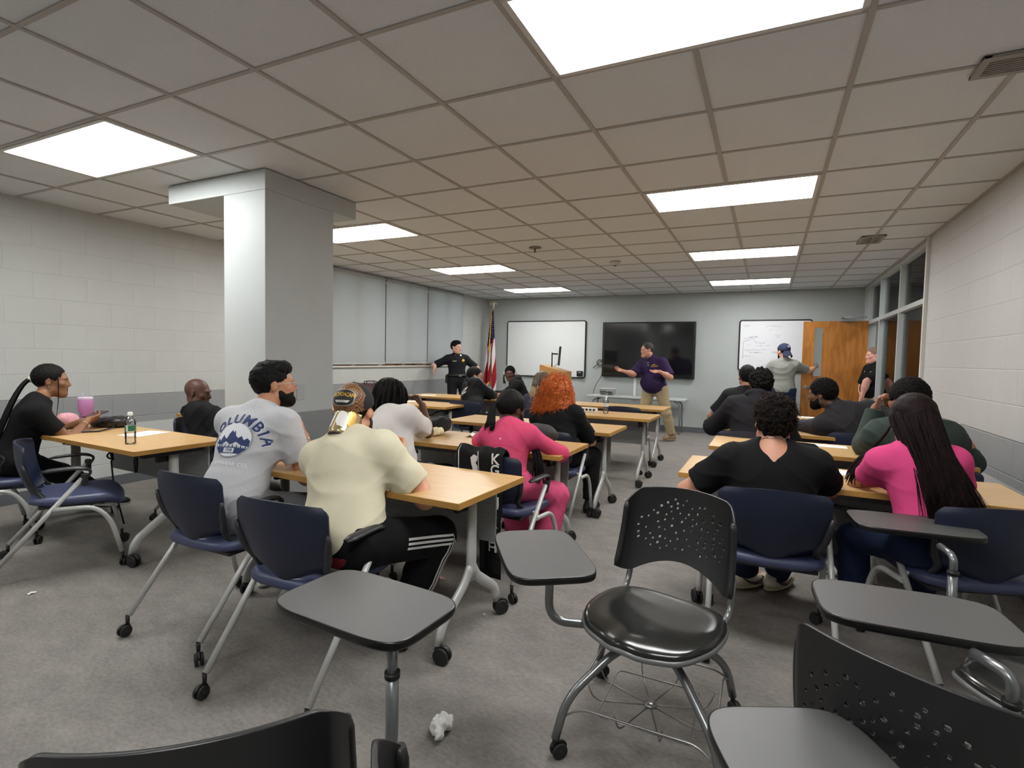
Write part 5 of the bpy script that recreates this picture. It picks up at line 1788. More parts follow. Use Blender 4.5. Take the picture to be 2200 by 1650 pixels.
        for sd in (-1, 1):
            c = g.S[sd] * .55 + g.E[sd] * .45; out = nrm(F[0] * sd * .8 + F[1] * .5)
            poly_decal(sh, [(-.03, -.04), (.03, -.04), (.034, .03), (0, .045), (-.034, .03)], c + out * .2, nrm(np.cross(V3(0, 0, 1), out)), g.S[sd] - g.E[sd], mat('patch_olive', (138, 136, 112), .8), 'shoulder_patch', .004, .3)
            poly_decal(sh, [(-.018, -.02), (.018, -.02), (.02, .018), (-.02, .018)], c + out * .2, nrm(np.cross(V3(0, 0, 1), out)), g.S[sd] - g.E[sd], gold if sd < 0 else mat('patch_pale', (190, 188, 170), .8), 'patch_centre', .006, .3)
            poly_decal(sh, [(-.006, -.012), (.006, -.012), (.006, .012), (-.006, .012)], g.N + F[0] * sd * .05 + F[1] * .3 - g.T * .02, -F[0], g.T, steel, 'collar_pin', .004, .4)
        return g
    officer()

    # ---- 7 man with glasses in a black track jacket
    def glasses_man():
        g = Fig('man with glasses in black track jacket with white piping leaning on a table', (-3.48, 6.16, .555), (-3.68, 6.42, .955), (-3.66, 6.48, 1.08), -40, chest=-44, head=(-62, 2, 0), s=1.0, girth=1.12, skin=(190, 140, 114), voxel=.008,
                armR=dict(e=(-3.42, 6.62, .77), w=(-3.52, 6.88, .785), d=(-.3, .9, .1), curl=.5), armL=dict(w=(-3.60, 6.96, .785), pole=(-.6, 0, -.4), curl=.5, d=(.4, .8, 0)),
                legR=dict(a=(-3.2, 6.5, .09)), legL=dict(a=(-3.5, 6.55, .09)))
        g.build_body(); g.brows(HM['black'])
        m = cloth('cloth_track_jacket', (20, 20, 22), .7); j = g.top(m, 'jacket', long=True, fit=.026, hem=.06, wr=.005); g.hood(m, .030)
        g.pants(cloth('cloth_dark_trousers', (26, 26, 29))); g.shoes(dark_shoe, white_sole)
        g.hair(HM['black'], t=.013, side=.006, noise=(.003, 60), nape=-.06)
        g.glasses(mat('glasses_dark', (30, 26, 26), .3), glass_mat('lens_glass', (.96, .97, .97), .05))
        wp = mat('piping_white', (206, 204, 196), .7); bv = bvh_of(j)
        for sd in (1,):
            pts = []
            for A, B in ((g.N * .6 + g.S[sd] * .4, g.S[sd]), (g.S[sd], g.E[sd]), (g.E[sd], g.Wr[sd])):
                for i in range(8):
                    c = A + (B - A) * (i / 7.5); o = nrm(g.Fc[0] * sd * .8 + V3(0, 0, .6))
                    loc, nr, _, _ = bv.ray_cast(Vector(c + o * .3), Vector(-o), .4)
                    if loc: pts.append(loc + nr * .002)
            b = MB(); b.tube(pts, .004, n=6); b.build('sleeve_piping', wp, j)
        F = g.Fc; decal(g, j, 'VZ', .10, g.C + F[0] * .07 - F[1] * .3 + g.T * .02, F[0], g.T, wp, 'back_print', True, None, .9, .004, shear=.4, depth=.5)
        return g
    glasses_man()

    # ---- 8 woman with headphones
    def headphones():
        g = Fig('woman in black hoodie with silver headphones turned back over her shoulder beside the flag', (-3.52, 7.86, .555), (-3.70, 7.84, .955), (-3.80, 7.88, 1.085), 128, chest=120, head=(196, 6, 0), s=.95, girth=1.12, skin=(84, 54, 44), voxel=.008, fem=.6,
                armR=dict(e=(-3.72, 8.02, .76), w=(-3.86, 7.78, .775), curl=.4), armL=dict(e=(-3.72, 7.56, .77), w=(-3.92, 7.42, .78), curl=.4),
                legR=dict(a=(-3.85, 7.95, .09)), legL=dict(a=(-3.7, 7.6, .09)))
        g.build_body(); g.brows(HM['black'])
        m = cloth('cloth_hoodie_black', (19, 19, 20), bscale=500); g.top(m, 'hoodie', long=True, fit=.028, hem=.06, wr=.005); g.hood(mat('hood_fluffy', (18, 17, 17), .9, bump=.8, bscale=120), .042)
        g.pants(cloth('cloth_dark_trousers', (26, 26, 29))); g.shoes(dark_shoe, black_sole)
        hr = g.hair(HM['curl'], t=.014, noise=(.006, 60))
        hb = MB(); hb.tube([V3(g.Lw(.092 * math.sin(t), -.005, .032 + .104 * math.cos(t))) for t in [PI * (-.55 + 1.1 * i / 20) for i in range(21)]], .0075, n=8, flat=1.4); ho = hb.build('headphones', mat('headphone_silver', (188, 188, 190), .35, .3), g.body)
        for sd in (-1, 1):
            c = MB(); c.tube([g.Lw(sd * .078, -.006, -.006), g.Lw(sd * .110, -.006, -.008)], [.036, .030], n=18); c.build('ear_cup', mat('headphone_grey', (150, 150, 154), .4), ho)
        strand_mesh('hair_lock', [curve3(g.Lw(.07, .0, .03), g.Lw(.11, .02, -.03), g.Lw(.10, .03, -.10), g.Lw(.085 + .02 * math.sin(i), .02 + .03 * math.cos(i), -.16), 7) for i in range(8)], .012, HM['curl'], hr)
        paths = [curve3(g.Lw(-.07, .0, .03), g.Lw(-.11, .02, -.03), g.Lw(-.10, .03, -.10), g.Lw(-.085, .02 + .02 * i, -.12), 7) for i in range(3)]
        strand_mesh('hair_lock', paths, .012, HM['curl'], hr)
        return g
    headphones()

    # ---- 9 woman with long blonde ends
    def blonde():
        g = Fig('woman with long light brown hair and blond ends seen from behind beside the orange curls', (-2.36, 5.62, .555), (-2.38, 5.78, .93), (-2.39, 5.86, 1.055), 0, head=(-12, 14, 0), s=.95, girth=1.0, skin=(206, 160, 136), voxel=.009, fem=.8,
                armR=dict(w=(-2.12, 6.0, .77), curl=.4), armL=dict(w=(-2.5, 6.0, .77), curl=.4))
        g.build_body(face=False); g.top(cloth('cloth_plum_grey', (60, 56, 70)), 'shirt', long=True, fit=.018, hem=.08); g.pants(cloth('cloth_dark_trousers', (26, 26, 29))); g.shoes(dark_shoe, black_sole)
        hr = g.hair(HM['ash'], t=.016, noise=(.002, 40))
        P1 = []; P2 = []
        for i in range(150):
            a = rnd.uniform(-2.3, 2.3); p = V3(math.sin(a) * .085, -.013 - math.cos(a) * .105, rnd.uniform(-.03, .10))
            d = g.Fh[0] * math.sin(a) - g.Fh[1] * math.cos(a)
            st = g.Lw(*p); mid = g.H + d * .115 - g.Fh[2] * .10
            e = g.N - g.T * rnd.uniform(.06, .20) - g.Fc[1] * .12 * max(.1, math.cos(a)) + g.Fc[0] * (.12 * math.sin(a) - .03)
            path = curve3(st, st + d * .03 - g.Fh[2] * .03, mid, e, 9)
            P1.append(path[:6]); P2.append(path[5:])
        strand_mesh('hair_length', P1, lambda: rnd.uniform(.005, .009), HM['ash'], hr, taper=.9); strand_mesh('hair_ends', P2, lambda: rnd.uniform(.005, .008), HM['blond'], hr)
        return g
    blonde()

    # ---- 10 orange curls
    def orange():
        g = Fig('person with a big cloud of orange curls in black top seen from behind', (-1.55, 4.14, .555), (-1.62, 4.28, .94), (-1.64, 4.35, 1.06), 2, head=(-5, 12, 0), s=1.0, girth=1.06, skin=(214, 164, 140), voxel=.007, fem=.6,
                armR=dict(e=(-1.36, 4.36, .70), w=(-1.44, 4.58, .765), curl=.4), armL=dict(w=(-1.75, 4.62, .77), curl=.4), legR=dict(a=(-1.38, 4.55, .09)), legL=dict(a=(-1.68, 4.55, .09)))
        g.build_body(face=False); g.top(black_tee, 'shirt', sleeve=.95, fit=.018, hem=.09, sfit=.03); g.pants(cloth('cloth_dark_trousers', (26, 26, 29))); g.shoes(dark_shoe, black_sole)
        def blob(S):
            S.ell(g.Lw(0, -.03, -.03), g.Fh, (.15, .14, .15), .04); S.ell(g.Lw(0, -.035, -.15), g.Fh, (.195, .14, .12), .05)
        S = SDF(g.H - .38, g.H + .32, .009)
        S.ell(g.Lw(0, -.015, .05), g.Fh, (.105, .115, .10), 0); blob(S)
        S.ell(g.Lw(0, .13, -.03), g.Fh, (.06, .08, .12), .01, sub=True)
        hr = S.obj('hair', HM['orange'], g.body, relax=1); noise_disp(hr, .014, 38, 3., octv=2)
        bv = bvh_of(hr); paths = []
        c0 = g.Lw(0, -.03, -.03)
        for i in range(1700):
            d = V3(rnd.gauss(0, 1), rnd.gauss(0, 1), rnd.gauss(0, 1)); d = nrm(d)
            if d.dot(g.Fh[1]) > .55: continue
            loc, nr, _, _ = bv.ray_cast(Vector(c0 + d * .45 + V3(0, 0, -.06)), Vector(-d), .5)
            if loc is None: continue
            dn = V3(0, 0, -1) * .9 + d * .25 + V3(rnd.uniform(-.3, .3), rnd.uniform(-.3, .3), 0); dn = nrm(dn)
            ln = rnd.uniform(.05, .09); R = rnd.uniform(.004, .007); tw = rnd.uniform(2.2, 3.2); ph = rnd.uniform(0, 6)
            b0 = basis(dn); n = 20
            paths.append([Vector(V3(loc) + dn * ln * (k / n - .35) + (b0[0] * math.cos(ph + tw * 2 * PI * k / n) + b0[1] * math.sin(ph + tw * 2 * PI * k / n)) * R + V3(nr) * .003) for k in range(n + 1)])
        strand_mesh('curl', paths, lambda: rnd.uniform(.0016, .0027), HM['orange'], hr, n=4, taper=.6)
        return g
    orange()

    # ---- 11 pink sweater
    def pink():
        g = Fig('woman in pink long-sleeved sweater and pink trousers leaning on a table, seen from behind', (-1.46, 2.98, .555), (-1.49, 3.10, .925), (-1.52, 3.18, 1.005), 0, head=(-20, 20, 0), s=.90, girth=1.0, sh=.160, skin=(78, 52, 42), voxel=.0065, fem=.9,
                armR=dict(e=(-1.23, 3.20, .77), w=(-1.44, 3.34, .775), d=(-.9, .3, 0), curl=.3), armL=dict(e=(-1.76, 3.22, .78), w=(-1.58, 3.38, .775), curl=.3),
                legR=dict(a=(-1.29, 3.22, .09), toe=-20, pole=(.4, 1, .5)), legL=dict(a=(-1.48, 3.26, .09), toe=10))
        g.build_body(face=False)
        pm = cloth('cloth_pink', (206, 74, 110), var=.03); sh = g.top(pm, 'sweater', long=True, fit=.013, hem=.04, wr=.002, relax=1)
        g.pants(cloth('cloth_pink_trousers', (206, 82, 122)), loose=.035, fit=.016); g.shoes(mat('shoe_white', (216, 214, 210), .5), white_sole)
        F = g.Fc; 
        poly_decal(sh, [(.007 * math.cos(t), .007 * math.sin(t)) for t in [2 * PI * i / 16 for i in range(16)]], g.N - g.T * .12 - F[1] * .3, F[0], g.T, mat('logo_pale_pink', (232, 160, 180), .6), 'logo_dot', .0025, .5)
        bv = bvh_of(sh)
        b = MB()
        for (seq) in ([(-.15 + .30 * i / 16, -.20 - .55 * (-.15 + .30 * i / 16) ** 2 * 4 + .045) for i in range(17)], [(.0 + .0 * i, -.125 - .055 * i / 6) for i in range(7)]):
            pts = []
            for (x, y) in seq:
                loc, nr, _, _ = bv.ray_cast(Vector(g.N + g.T * y + F[0] * x - F[1] * .3), Vector(F[1]), .5)
                if loc: pts.append(loc + nr * .0005)
            if len(pts) > 2: b.tube(pts, .002, n=6)
        b.build('seam', pm, sh)
        hr = g.hair(HM['black'], t=.012, noise=(.002, 40))
        pb = g.Lw(-.02, -.112, .0); paths = []
        for i in range(40):
            j = (rnd.uniform(-1, 1), rnd.uniform(-1, 1))
            paths.append(curve3(pb + g.Fh[0] * j[0] * .014 + g.Fh[2] * j[1] * .014, pb - g.Fh[1] * .05 + g.Fh[0] * (-.03 + j[0] * .02), g.N - F[1] * .09 + F[0] * (-.07 + j[0] * .03), g.N - F[1] * .10 - g.T * rnd.uniform(.02, .07) + F[0] * (-.09 + j[0] * .04), 8))
        strand_mesh('ponytail', paths, lambda: rnd.uniform(.007, .011), HM['black'], hr)
        # hair falling in front of the right shoulder, beside the chair
        paths = [curve3(g.Lw(.075, .03, -.02), g.Lw(.10, .06, -.12), V3(-1.27 + rnd.uniform(-.03, .03), 3.10, .82), V3(-1.26 + rnd.uniform(-.04, .04), 3.05 + rnd.uniform(-.03, .03), rnd.uniform(.56, .68)), 8) for i in range(26)]
        strand_mesh('hair_lock', paths, .009, HM['black'], hr)
        return g
    pink()

    # ---- 12 presenter
    def presenter():
        g = Fig('presenter in purple polo and khaki cargo trousers standing at the front with open hands', (-1.70, 9.15, .885), (-1.76, 9.10, 1.385), (-1.835, 9.05, 1.52), 160, chest=162, head=(128, 4, 0), s=.98, girth=1.28, sh=.195, belly=.06, skin=(204, 150, 126), voxel=.008,
                armR=dict(e=(-2.03, 8.96, 1.11), w=(-2.14, 8.76, 1.16), d=(-.75, -.15, .3), n=(-.1, -.5, .85), curl=.15, spread=.35, thumb=.0),
                armL=dict(e=(-1.46, 8.98, 1.13), w=(-1.58, 8.76, 1.18), d=(-.75, -.35, -.1), n=(-.1, -.4, .85), curl=.2, spread=.3, thumb=.0),
                legR=dict(a=(-1.83, 9.12, .09), toe=190), legL=dict(a=(-1.42, 9.27, .09), toe=140))
        g.build_body(); g.brows(HM['grey'])
        pm = cloth('cloth_purple', (52, 38, 72)); sh = g.top(pm, 'polo_shirt', sleeve=.92, fit=.020, hem=.09, collar=.045, sfit=.035, wr=.003)
        g.pants(cloth('cloth_khaki', (166, 148, 116)), loose=.022, waist=.06); g.shoes(tan_boot, tan_boot)
        F = g.Fc; gold = mat('print_gold', (214, 160, 50), .6)
        decal(g, sh, 'ACADEMY', .024, g.C + g.T * .075 - F[0] * .10 + F[1] * .45, -F[0], g.T, gold, 'chest_print', True, None, 1., .004, depth=.6)
        poly_decal(sh, [(-.05, .018), (-.02, .026), (.0, .02), (.02, .03), (-.01, .034), (-.03, .032)], g.C + g.T * .075 - F[0] * .10 + F[1] * .45, -F[0], g.T, gold, 'chest_emblem', .004, .6)
        b = MB()
        for i in range(2): b.tube([Vector(g.N - g.T * (.06 + .04 * i) + F[1] * .16) , Vector(g.N - g.T * (.06 + .04 * i) + F[1] * .13)], .006, n=8)
        b.build('button', mat('button_white', (214, 206, 200), .4), sh)
        g.hair(mat('hair_saltpepper', (52, 44, 40), .6, var=.5, vscale=60, bump=.5, bscale=200), t=.008, side=.006, noise=(.002, 60), nape=-.03, front=.078)
        p = [c for c in g.body.children if c.name.startswith('pants')][0]
        for sd in (-1, 1):
            c = g.Hip[sd] * .45 + g.K[sd] * .55; out = g.Fp[0] * sd
            poly_decal(p, [(-.07, -.08), (.07, -.08), (.07, .08), (-.07, .08)], c + out * .3, g.Fp[1] * -sd, V3(0, 0, 1), cloth('cloth_khaki_pocket', (158, 140, 108)), 'cargo_pocket', .008, .4)
        return g
    presenter()

    # ---- 13 man at the board, navy cap backwards
    def navycap():
        g = Fig('young man in grey tee and backward navy cap writing on the right whiteboard', (.235, 9.74, .90), (.235, 9.78, 1.40), (.215, 9.80, 1.535), -8, chest=-15, head=(38, 4, 0), s=1.0, girth=1.0, skin=(212, 156, 130), voxel=.008,
                armR=dict(e=(.56, 9.88, 1.24), w=(.70, 10.12, 1.30), d=(.35, .8, .5), curl=.5), armL=dict(e=(-.04, 9.80, 1.13), w=(.05, 9.98, .98), curl=.4),
                legR=dict(a=(.32, 9.78, .09)), legL=dict(a=(.10, 9.76, .09)))
        # the raised right arm is clear of the open door leaf
        g.build_body(); g.brows(HM['black'])
        g.top(cloth('cloth_grey', (132, 132, 126), var=.05, vs=120), 'shirt', sleeve=.75, fit=.020, hem=.02, wr=.005, sfit=.028); g.pants(denim, waist=.05); g.shoes(dark_shoe, white_sole)
        g.hair(HM['black'], t=.005, noise=(.002, 60), nape=-.06)
        cm = mat('cap_navy', (27, 36, 66), .8, bump=.2, bscale=300); cap, bill = baseball_cap(g, [cm, cm], True, .065)
        r = g.Fh[0]; u = nrm(g.Fh[2] + g.Fh[1] * .30); o = g.Lw(0, -.112, .072) + np.cross(r, u) * .2
        em = mat('emblem_white', (206, 206, 206), .7)
        decal(g, cap, 'N', .045, o, r, u, em, 'emblem', True, None, 1., .003, depth=.4, edge=.006); decal(g, cap, 'Y', .045, o - u * .006, r, u, em, 'emblem', True, None, 1., .004, depth=.4, edge=.006)
        g.beard(HM['black'], .004)
        return g
    navycap()

    # ---- 14, 15 two men at the right block
    def blacktee():
        g = Fig('man in plain black tee partly hidden behind the curly-haired man in the black hoodie', (-.20, 6.22, .565), (-.20, 6.32, 1.06), (-.205, 6.36, 1.19), 0, head=(18, 0, 0), s=1.03, girth=1.08, skin=(160, 112, 88), voxel=.009,
                armR=dict(w=(.02, 6.62, .77)), armL=dict(e=(-.50, 6.34, .80), w=(-.38, 6.56, .775)))
        g.build_body(face=False); g.top(cloth('cloth_charcoal_tee', (30, 30, 33)), 'shirt', sleeve=.75, fit=.02, hem=.10, sfit=.03); g.pants(denim); g.shoes(dark_shoe, black_sole)
        g.hair(HM['black'], t=.014, side=.008, noise=(.004, 60)); return g
    blacktee()

    def hoodie_man():
        g = Fig('curly-haired man in black hoodie seated in the third row of the right block', (-.09, 4.98, .565), (-.075, 5.10, 1.04), (-.055, 5.16, 1.155), 0, head=(14, 6, 0), s=1.02, girth=1.15, sh=.175, skin=(150, 104, 80), voxel=.008,
                armR=dict(w=(.16, 5.42, .78)), armL=dict(w=(-.30, 5.42, .78), pole=(-.7, -.2, -.5)))
        g.build_body(face=False); m = cloth('cloth_hoodie_charcoal', (31, 30, 33), bscale=500); g.top(m, 'hoodie', long=True, fit=.028, hem=.06, wr=.005); g.hood(m, .026); g.pants(denim); g.shoes(dark_shoe, black_sole)
        h = g.hair(HM['curl'], t=.030, side=.022, noise=(.014, 40), nape=-.06); return g
    hoodie_man()

    # ---- 16 man leaning sideways
    def leaning():
        g = Fig('bearded man in dark jacket leaning far to the left in front of the door', (.80, 5.30, .555), (.555, 5.36, .975), (.43, 5.38, 1.085), 28, chest=20, head=(72, 8, -6), s=1.02, girth=1.06, sh=.18, skin=(104, 74, 56), voxel=.0075,
                armR=dict(e=(.97, 5.28, .90), w=(.80, 5.42, .76), curl=.5, shrug=(.05, 0, -.02)), armL=dict(e=(.36, 5.46, .78), w=(.48, 5.62, .775), curl=.4),
                legR=dict(a=(.92, 5.74, .09)), legL=dict(a=(.6, 5.78, .09)))
        g.build_body(); g.brows(HM['black'])
        m = cloth('cloth_dark_jacket', (38, 37, 40), .8); g.top(m, 'jacket', long=True, fit=.024, hem=.06, collar=.05, wr=.005); g.pants(denim); g.shoes(dark_shoe, white_sole)
        g.hair(HM['curl'], t=.024, side=.014, noise=(.006, 70), nape=-.05); g.beard(HM['curl'], .006); return g
    leaning()

    # ---- 17 man in the doorway
    def polo():
        g = Fig('man in black polo and khaki trousers standing in the doorway behind the partition frame', (1.50, 9.64, .89), (1.465, 9.63, 1.365), (1.425, 9.62, 1.49), 112, head=(106, 2, 0), s=.99, girth=1.18, sh=.185, belly=.04, skin=(214, 158, 142), voxel=.008,
                armR=dict(e=(1.36, 9.86, 1.11), w=(1.33, 9.80, .87), curl=.4), armL=dict(e=(1.33, 9.40, 1.11), w=(1.27, 9.40, .87), d=(0, 0, -1), curl=.4),
                legR=dict(a=(1.50, 9.76, .09), toe=105), legL=dict(a=(1.47, 9.55, .09), toe=118))
        g.build_body(); g.brows(HM['grey'])
        sh = g.top(cloth('cloth_black_polo', (20, 20, 21)), 'polo_shirt', sleeve=.85, fit=.018, hem=.04, collar=.045, sfit=.03); g.pants(cloth('cloth_khaki_grey', (156, 146, 124)), loose=.018, waist=.06); g.shoes(dark_shoe, black_sole)
        F = g.Fc; poly_decal(sh, [(-.02, -.006), (.016, -.006), (.022, .008), (-.014, .008)], g.C + g.T * .08 - F[0] * .085 + F[1] * .4, -F[0], g.T, mat('print_pale_gold', (214, 200, 160), .6), 'chest_emblem', .004, .5)
        poly_decal(sh, [(-.02, -.006), (.016, -.006), (.022, .008), (-.014, .008)], g.C + g.T * .08 + F[0] * .085 + F[1] * .4, -F[0], g.T, mat('print_pale_gold', (214, 200, 160), .6), 'chest_mark', .004, .5)
        g.hair(mat('hair_cropped', (120, 96, 80), .7, var=.3, vscale=90), t=.002, side=.002, noise=(.001, 60), nape=-.04, front=.07); return g
    polo()

    # ---- 18 large man, v-neck
    def vneck():
        g = Fig('large curly-haired man in black v-neck shirt seen from behind with a silver neck chain', (.05, 2.84, .55), (.035, 2.93, .945), (.037, 2.97, 1.048), 3, head=(10, 6, 2), s=1.0, girth=1.20, sh=.186, skin=(186, 132, 106), voxel=.0065,
                armL=dict(e=(-.285, 2.92, .735), w=(-.12, 3.06, .775), d=(.9, .3, 0), curl=.4), armR=dict(e=(.27, 3.05, .78), w=(.12, 3.22, .775), curl=.4),
                legR=dict(a=(.09, 3.52, .10), toe=-30), legL=dict(a=(-.07, 3.46, .10), toe=-40))
        g.build_body(face=False)
        sh = g.top(black_tee, 'shirt', sleeve=.72, fit=.016, hem=.06, wr=.005, sfit=.026, vneck=.085, neck_r=.064)
        g.pants(denim, loose=.02); g.shoes(cream_shoe, gum, swoosh=mat('mark_brown', (60, 44, 40), .6))
        # thick tousled curls
        hr = g.hair(HM['curl'], t=.026, side=.016, noise=(.012, 36), nape=-.075, vox=.005)
        bv = bvh_of(hr); paths = []
        for i in range(700):
            d = nrm(V3(rnd.gauss(0, 1), rnd.gauss(0, 1), rnd.gauss(0, 1) + .5))
            if d.dot(g.Fh[1]) > .8 or d[2] < -.35: continue
            loc, nr, _, _ = bv.ray_cast(Vector(g.H + d * .35), Vector(-d), .4)
            if loc is None: continue
            dn = nrm(V3(rnd.uniform(-1, 1), rnd.uniform(-1, 1), rnd.uniform(-.9, .5))); dn = nrm(dn - V3(nr) * dn.dot(V3(nr)) * .7)
            b0 = basis(dn); n = 12; R = rnd.uniform(.003, .006); ph = rnd.uniform(0, 6); ln = rnd.uniform(.02, .04)
            paths.append([Vector(V3(loc) + dn * ln * (k / n - .4) + (b0[0] * math.cos(ph + 8 * k / n) + b0[1] * math.sin(ph + 8 * k / n)) * R + V3(nr) * (.002 + .012 * (k / n) ** 2)) for k in range(n + 1)])
        strand_mesh('curl', paths, lambda: rnd.uniform(.0011, .0019), HM['brown'], hr, n=4)
        bv = bvh_of(g.body); pts = []
        for i in range(40):
            a = 2 * PI * i / 40; d = g.Fc[0] * math.cos(a) + g.Fc[1] * math.sin(a)
            c = g.N + g.U * .012 + g.Fc[1] * .015 - g.T * .02 * math.sin(a)
            loc, nr, _, _ = bv.ray_cast(Vector(c + d * .2), Vector(-d), .2)
            if loc: pts.append(loc + Vector(d) * .003)
        b = MB(); b.tube(pts, .0028, n=6, closed=True); b.build('neck_chain', steel, g.body)
        return g
    vneck()

    # ---- 19 green hoodie
    def green():
        g = Fig('person with round black hair in dark green hoodie, hand at mouth, behind the long-haired woman', (.86, 3.96, .56), (.825, 4.10, 1.0), (.80, 4.15, 1.125), 8, head=(34, 4, 0), s=1.0, girth=1.12, sh=.18, skin=(140, 98, 76), voxel=.0075,
                armL=dict(e=(.62, 4.36, .79), w=(.665, 4.34, 1.03), d=(.25, -.1, .95), n=(.9, -.2, 0), curl=.7, thumb=.5), armR=dict(e=(1.12, 4.22, .80), w=(.98, 4.42, .78), curl=.4),
                legR=dict(a=(.95, 4.32, .09)), legL=dict(a=(.42, 3.98, .09), toe=60, pole=(-.5, .5, .6)))
        g.build_body(); m = cloth('cloth_green_hoodie', (54, 64, 60), bscale=500); sh = g.top(m, 'hoodie', long=True, fit=.030, hem=.06, wr=.005); g.hood(m, .034)
        g.pants(cloth('cloth_camo', (36, 41, 38), var=.4, vs=14), loose=.03); g.shoes(dark_shoe, white_sole)
        g.hair(HM['curl'], t=.034, side=.028, noise=(.005, 80), nape=-.05, front=.04)
        poly_decal(sh, [(-.04, -.045), (.04, -.045), (.04, .045), (-.04, .045)], g.S[1] * .6 + g.E[1] * .4 + V3(.2, -.12, .05), V3(.6, .8, 0), V3(0, 0, 1), mat('patch_rust', (170, 116, 92), .8, var=.35, vscale=60), 'sleeve_patch', .004, .4)
        return g
    green()

    # ---- 20 woman with very long hair, pink tee
    def pinktee():
        g = Fig('woman in bright pink tee with very long dark straight hair leaning on the right-hand table', (.68, 2.93, .555), (.63, 3.03, .985), (.625, 3.09, 1.085), 14, chest=8, head=(14, 12, 0), s=.90, girth=.95, sh=.155, skin=(178, 128, 96), voxel=.0065, fem=1,
                armL=dict(e=(.44, 3.14, .775), w=(.60, 3.30, .77), d=(.9, .4, 0), curl=.3), armR=dict(w=(.80, 3.34, .775), curl=.4),
                legR=dict(a=(.74, 3.32, .09)), legL=dict(a=(.44, 3.26, .09), toe=30))
        g.build_body(face=False); sh = g.top(cloth('cloth_hot_pink', (206, 70, 124)), 'shirt', sleeve=.55, fit=.014, hem=.06, wr=.003); g.pants(denim); g.shoes(dark_shoe, black_sole)
        hr = g.hair(HM['darkbrown'], t=.016, noise=(.002, 40)); F = g.Fc
        paths = []
        for i in range(900):
            a = rnd.uniform(-1.9, 1.9); q = a / 1.9; el = rnd.uniform(.12, 1.6)
            p = V3(math.sin(a) * math.sin(el) * .090, -.013 - math.cos(a) * math.sin(el) * .110, .034 + math.cos(el) * .094); d = g.Fh[0] * math.sin(a) - g.Fh[1] * math.cos(a)
            st = g.Lw(*p)
            sp = max(-.55, q * .8 + .15) + rnd.uniform(-.15, .15)
            ln = rnd.uniform(.30, .50) if abs(sp - .25) < .5 else rnd.uniform(.26, .44)
            out = .135 - .035 * sp * sp
            m2 = g.N - g.T * .05 - F[1] * (out + rnd.uniform(-.015, .015)) + F[0] * (.085 * sp + .02 + rnd.uniform(-.015, .015))
            e = g.N - g.T * ln - F[1] * (out + .005 + rnd.uniform(-.008, .02)) + F[0] * (.125 * sp + .055 + rnd.gauss(0, .022))
            paths.append(curve3(st, st + d * .02 - g.Fh[2] * .07, m2, e, 10))
        strand_mesh('hair_length', paths, lambda: rnd.uniform(.0016, .0042), HM['darkbrown'], hr, n=4, taper=.2)
        # hair gathered over the left forearm
        paths = [curve3(g.Lw(-.08, .03, -.02), V3(.52, 3.16, .95), V3(.40 + rnd.uniform(-.02, .02), 3.15 + rnd.uniform(-.02, .03), .89), V3(.40 + rnd.uniform(-.03, .05), 3.11 + rnd.uniform(-.02, .02), rnd.uniform(.75, .80)), 9) for i in range(40)]
        strand_mesh('hair_lock', paths, .0055, HM['darkbrown'], hr)
        return g
    pinktee()


def woven_mat():
    m = bpy.data.materials.new('woven_brown'); m.use_nodes = True
    nt = m.node_tree; N = nt.nodes; L = nt.links; b = N['Principled BSDF']; b.inputs['Roughness'].default_value = .5
    tc = N.new('ShaderNodeTexCoord'); br = N.new('ShaderNodeTexChecker'); br.inputs['Scale'].default_value = 110
    br.inputs['Color1'].default_value = lin((146, 104, 62)); br.inputs['Color2'].default_value = lin((74, 46, 26))
    L.new(tc.outputs['Object'], br.inputs['Vector']); L.new(br.outputs['Color'], b.inputs['Base Color'])
    bp = N.new('ShaderNodeBump'); bp.inputs['Strength'].default_value = .5; bp.inputs['Distance'].default_value = .003
    L.new(br.outputs['Fac'], bp.inputs['Height']); L.new(bp.outputs['Normal'], b.inputs['Normal'])
    return m
# ================================================================== boards, screen, flag, lectern, small things
def rrect(w, h, r, n=6):
    out = []
    for cx, cy, a0 in ((w / 2 - r, h / 2 - r, 0), (-w / 2 + r, h / 2 - r, 90), (-w / 2 + r, -h / 2 + r, 180), (w / 2 - r, -h / 2 + r, 270)):
        for i in range(n + 1):
            a = math.radians(a0 + 90 * i / n); out.append((cx + r * math.cos(a), cy + r * math.sin(a)))
    return out


def shade_mat():
    m = bpy.data.materials.new('shade_fabric'); m.use_nodes = True
    nt = m.node_tree; nt.nodes.clear(); N = nt.nodes; L = nt.links
    d = N.new('ShaderNodeBsdfDiffuse'); d.inputs['Color'].default_value = lin((196, 197, 194))
    t = N.new('ShaderNodeBsdfTranslucent'); t.inputs['Color'].default_value = (.80, .85, .88, 1)
    x = N.new('ShaderNodeMixShader'); x.inputs[0].default_value = .5; o = N.new('ShaderNodeOutputMaterial')
    tc = N.new('ShaderNodeTexCoord'); w = N.new('ShaderNodeTexNoise'); w.inputs['Scale'].default_value = 300
    bp = N.new('ShaderNodeBump'); bp.inputs['Strength'].default_value = .1; L.new(tc.outputs['Object'], w.inputs['Vector']); L.new(w.outputs['Fac'], bp.inputs['Height']); L.new(bp.outputs[0], d.inputs['Normal'])
    L.new(d.outputs[0], x.inputs[1]); L.new(t.outputs[0], x.inputs[2]); L.new(x.outputs[0], o.inputs['Surface'])
    return m


def sdf_blob(name, lo, hi, h, fn, material, parent=None, nz=None, relax=1):
    S = SDF(lo, hi, h); fn(S)
    o = S.obj(name, material, parent, relax)
    if nz: noise_disp(o, *nz)
    return o


I3 = np.eye(3)


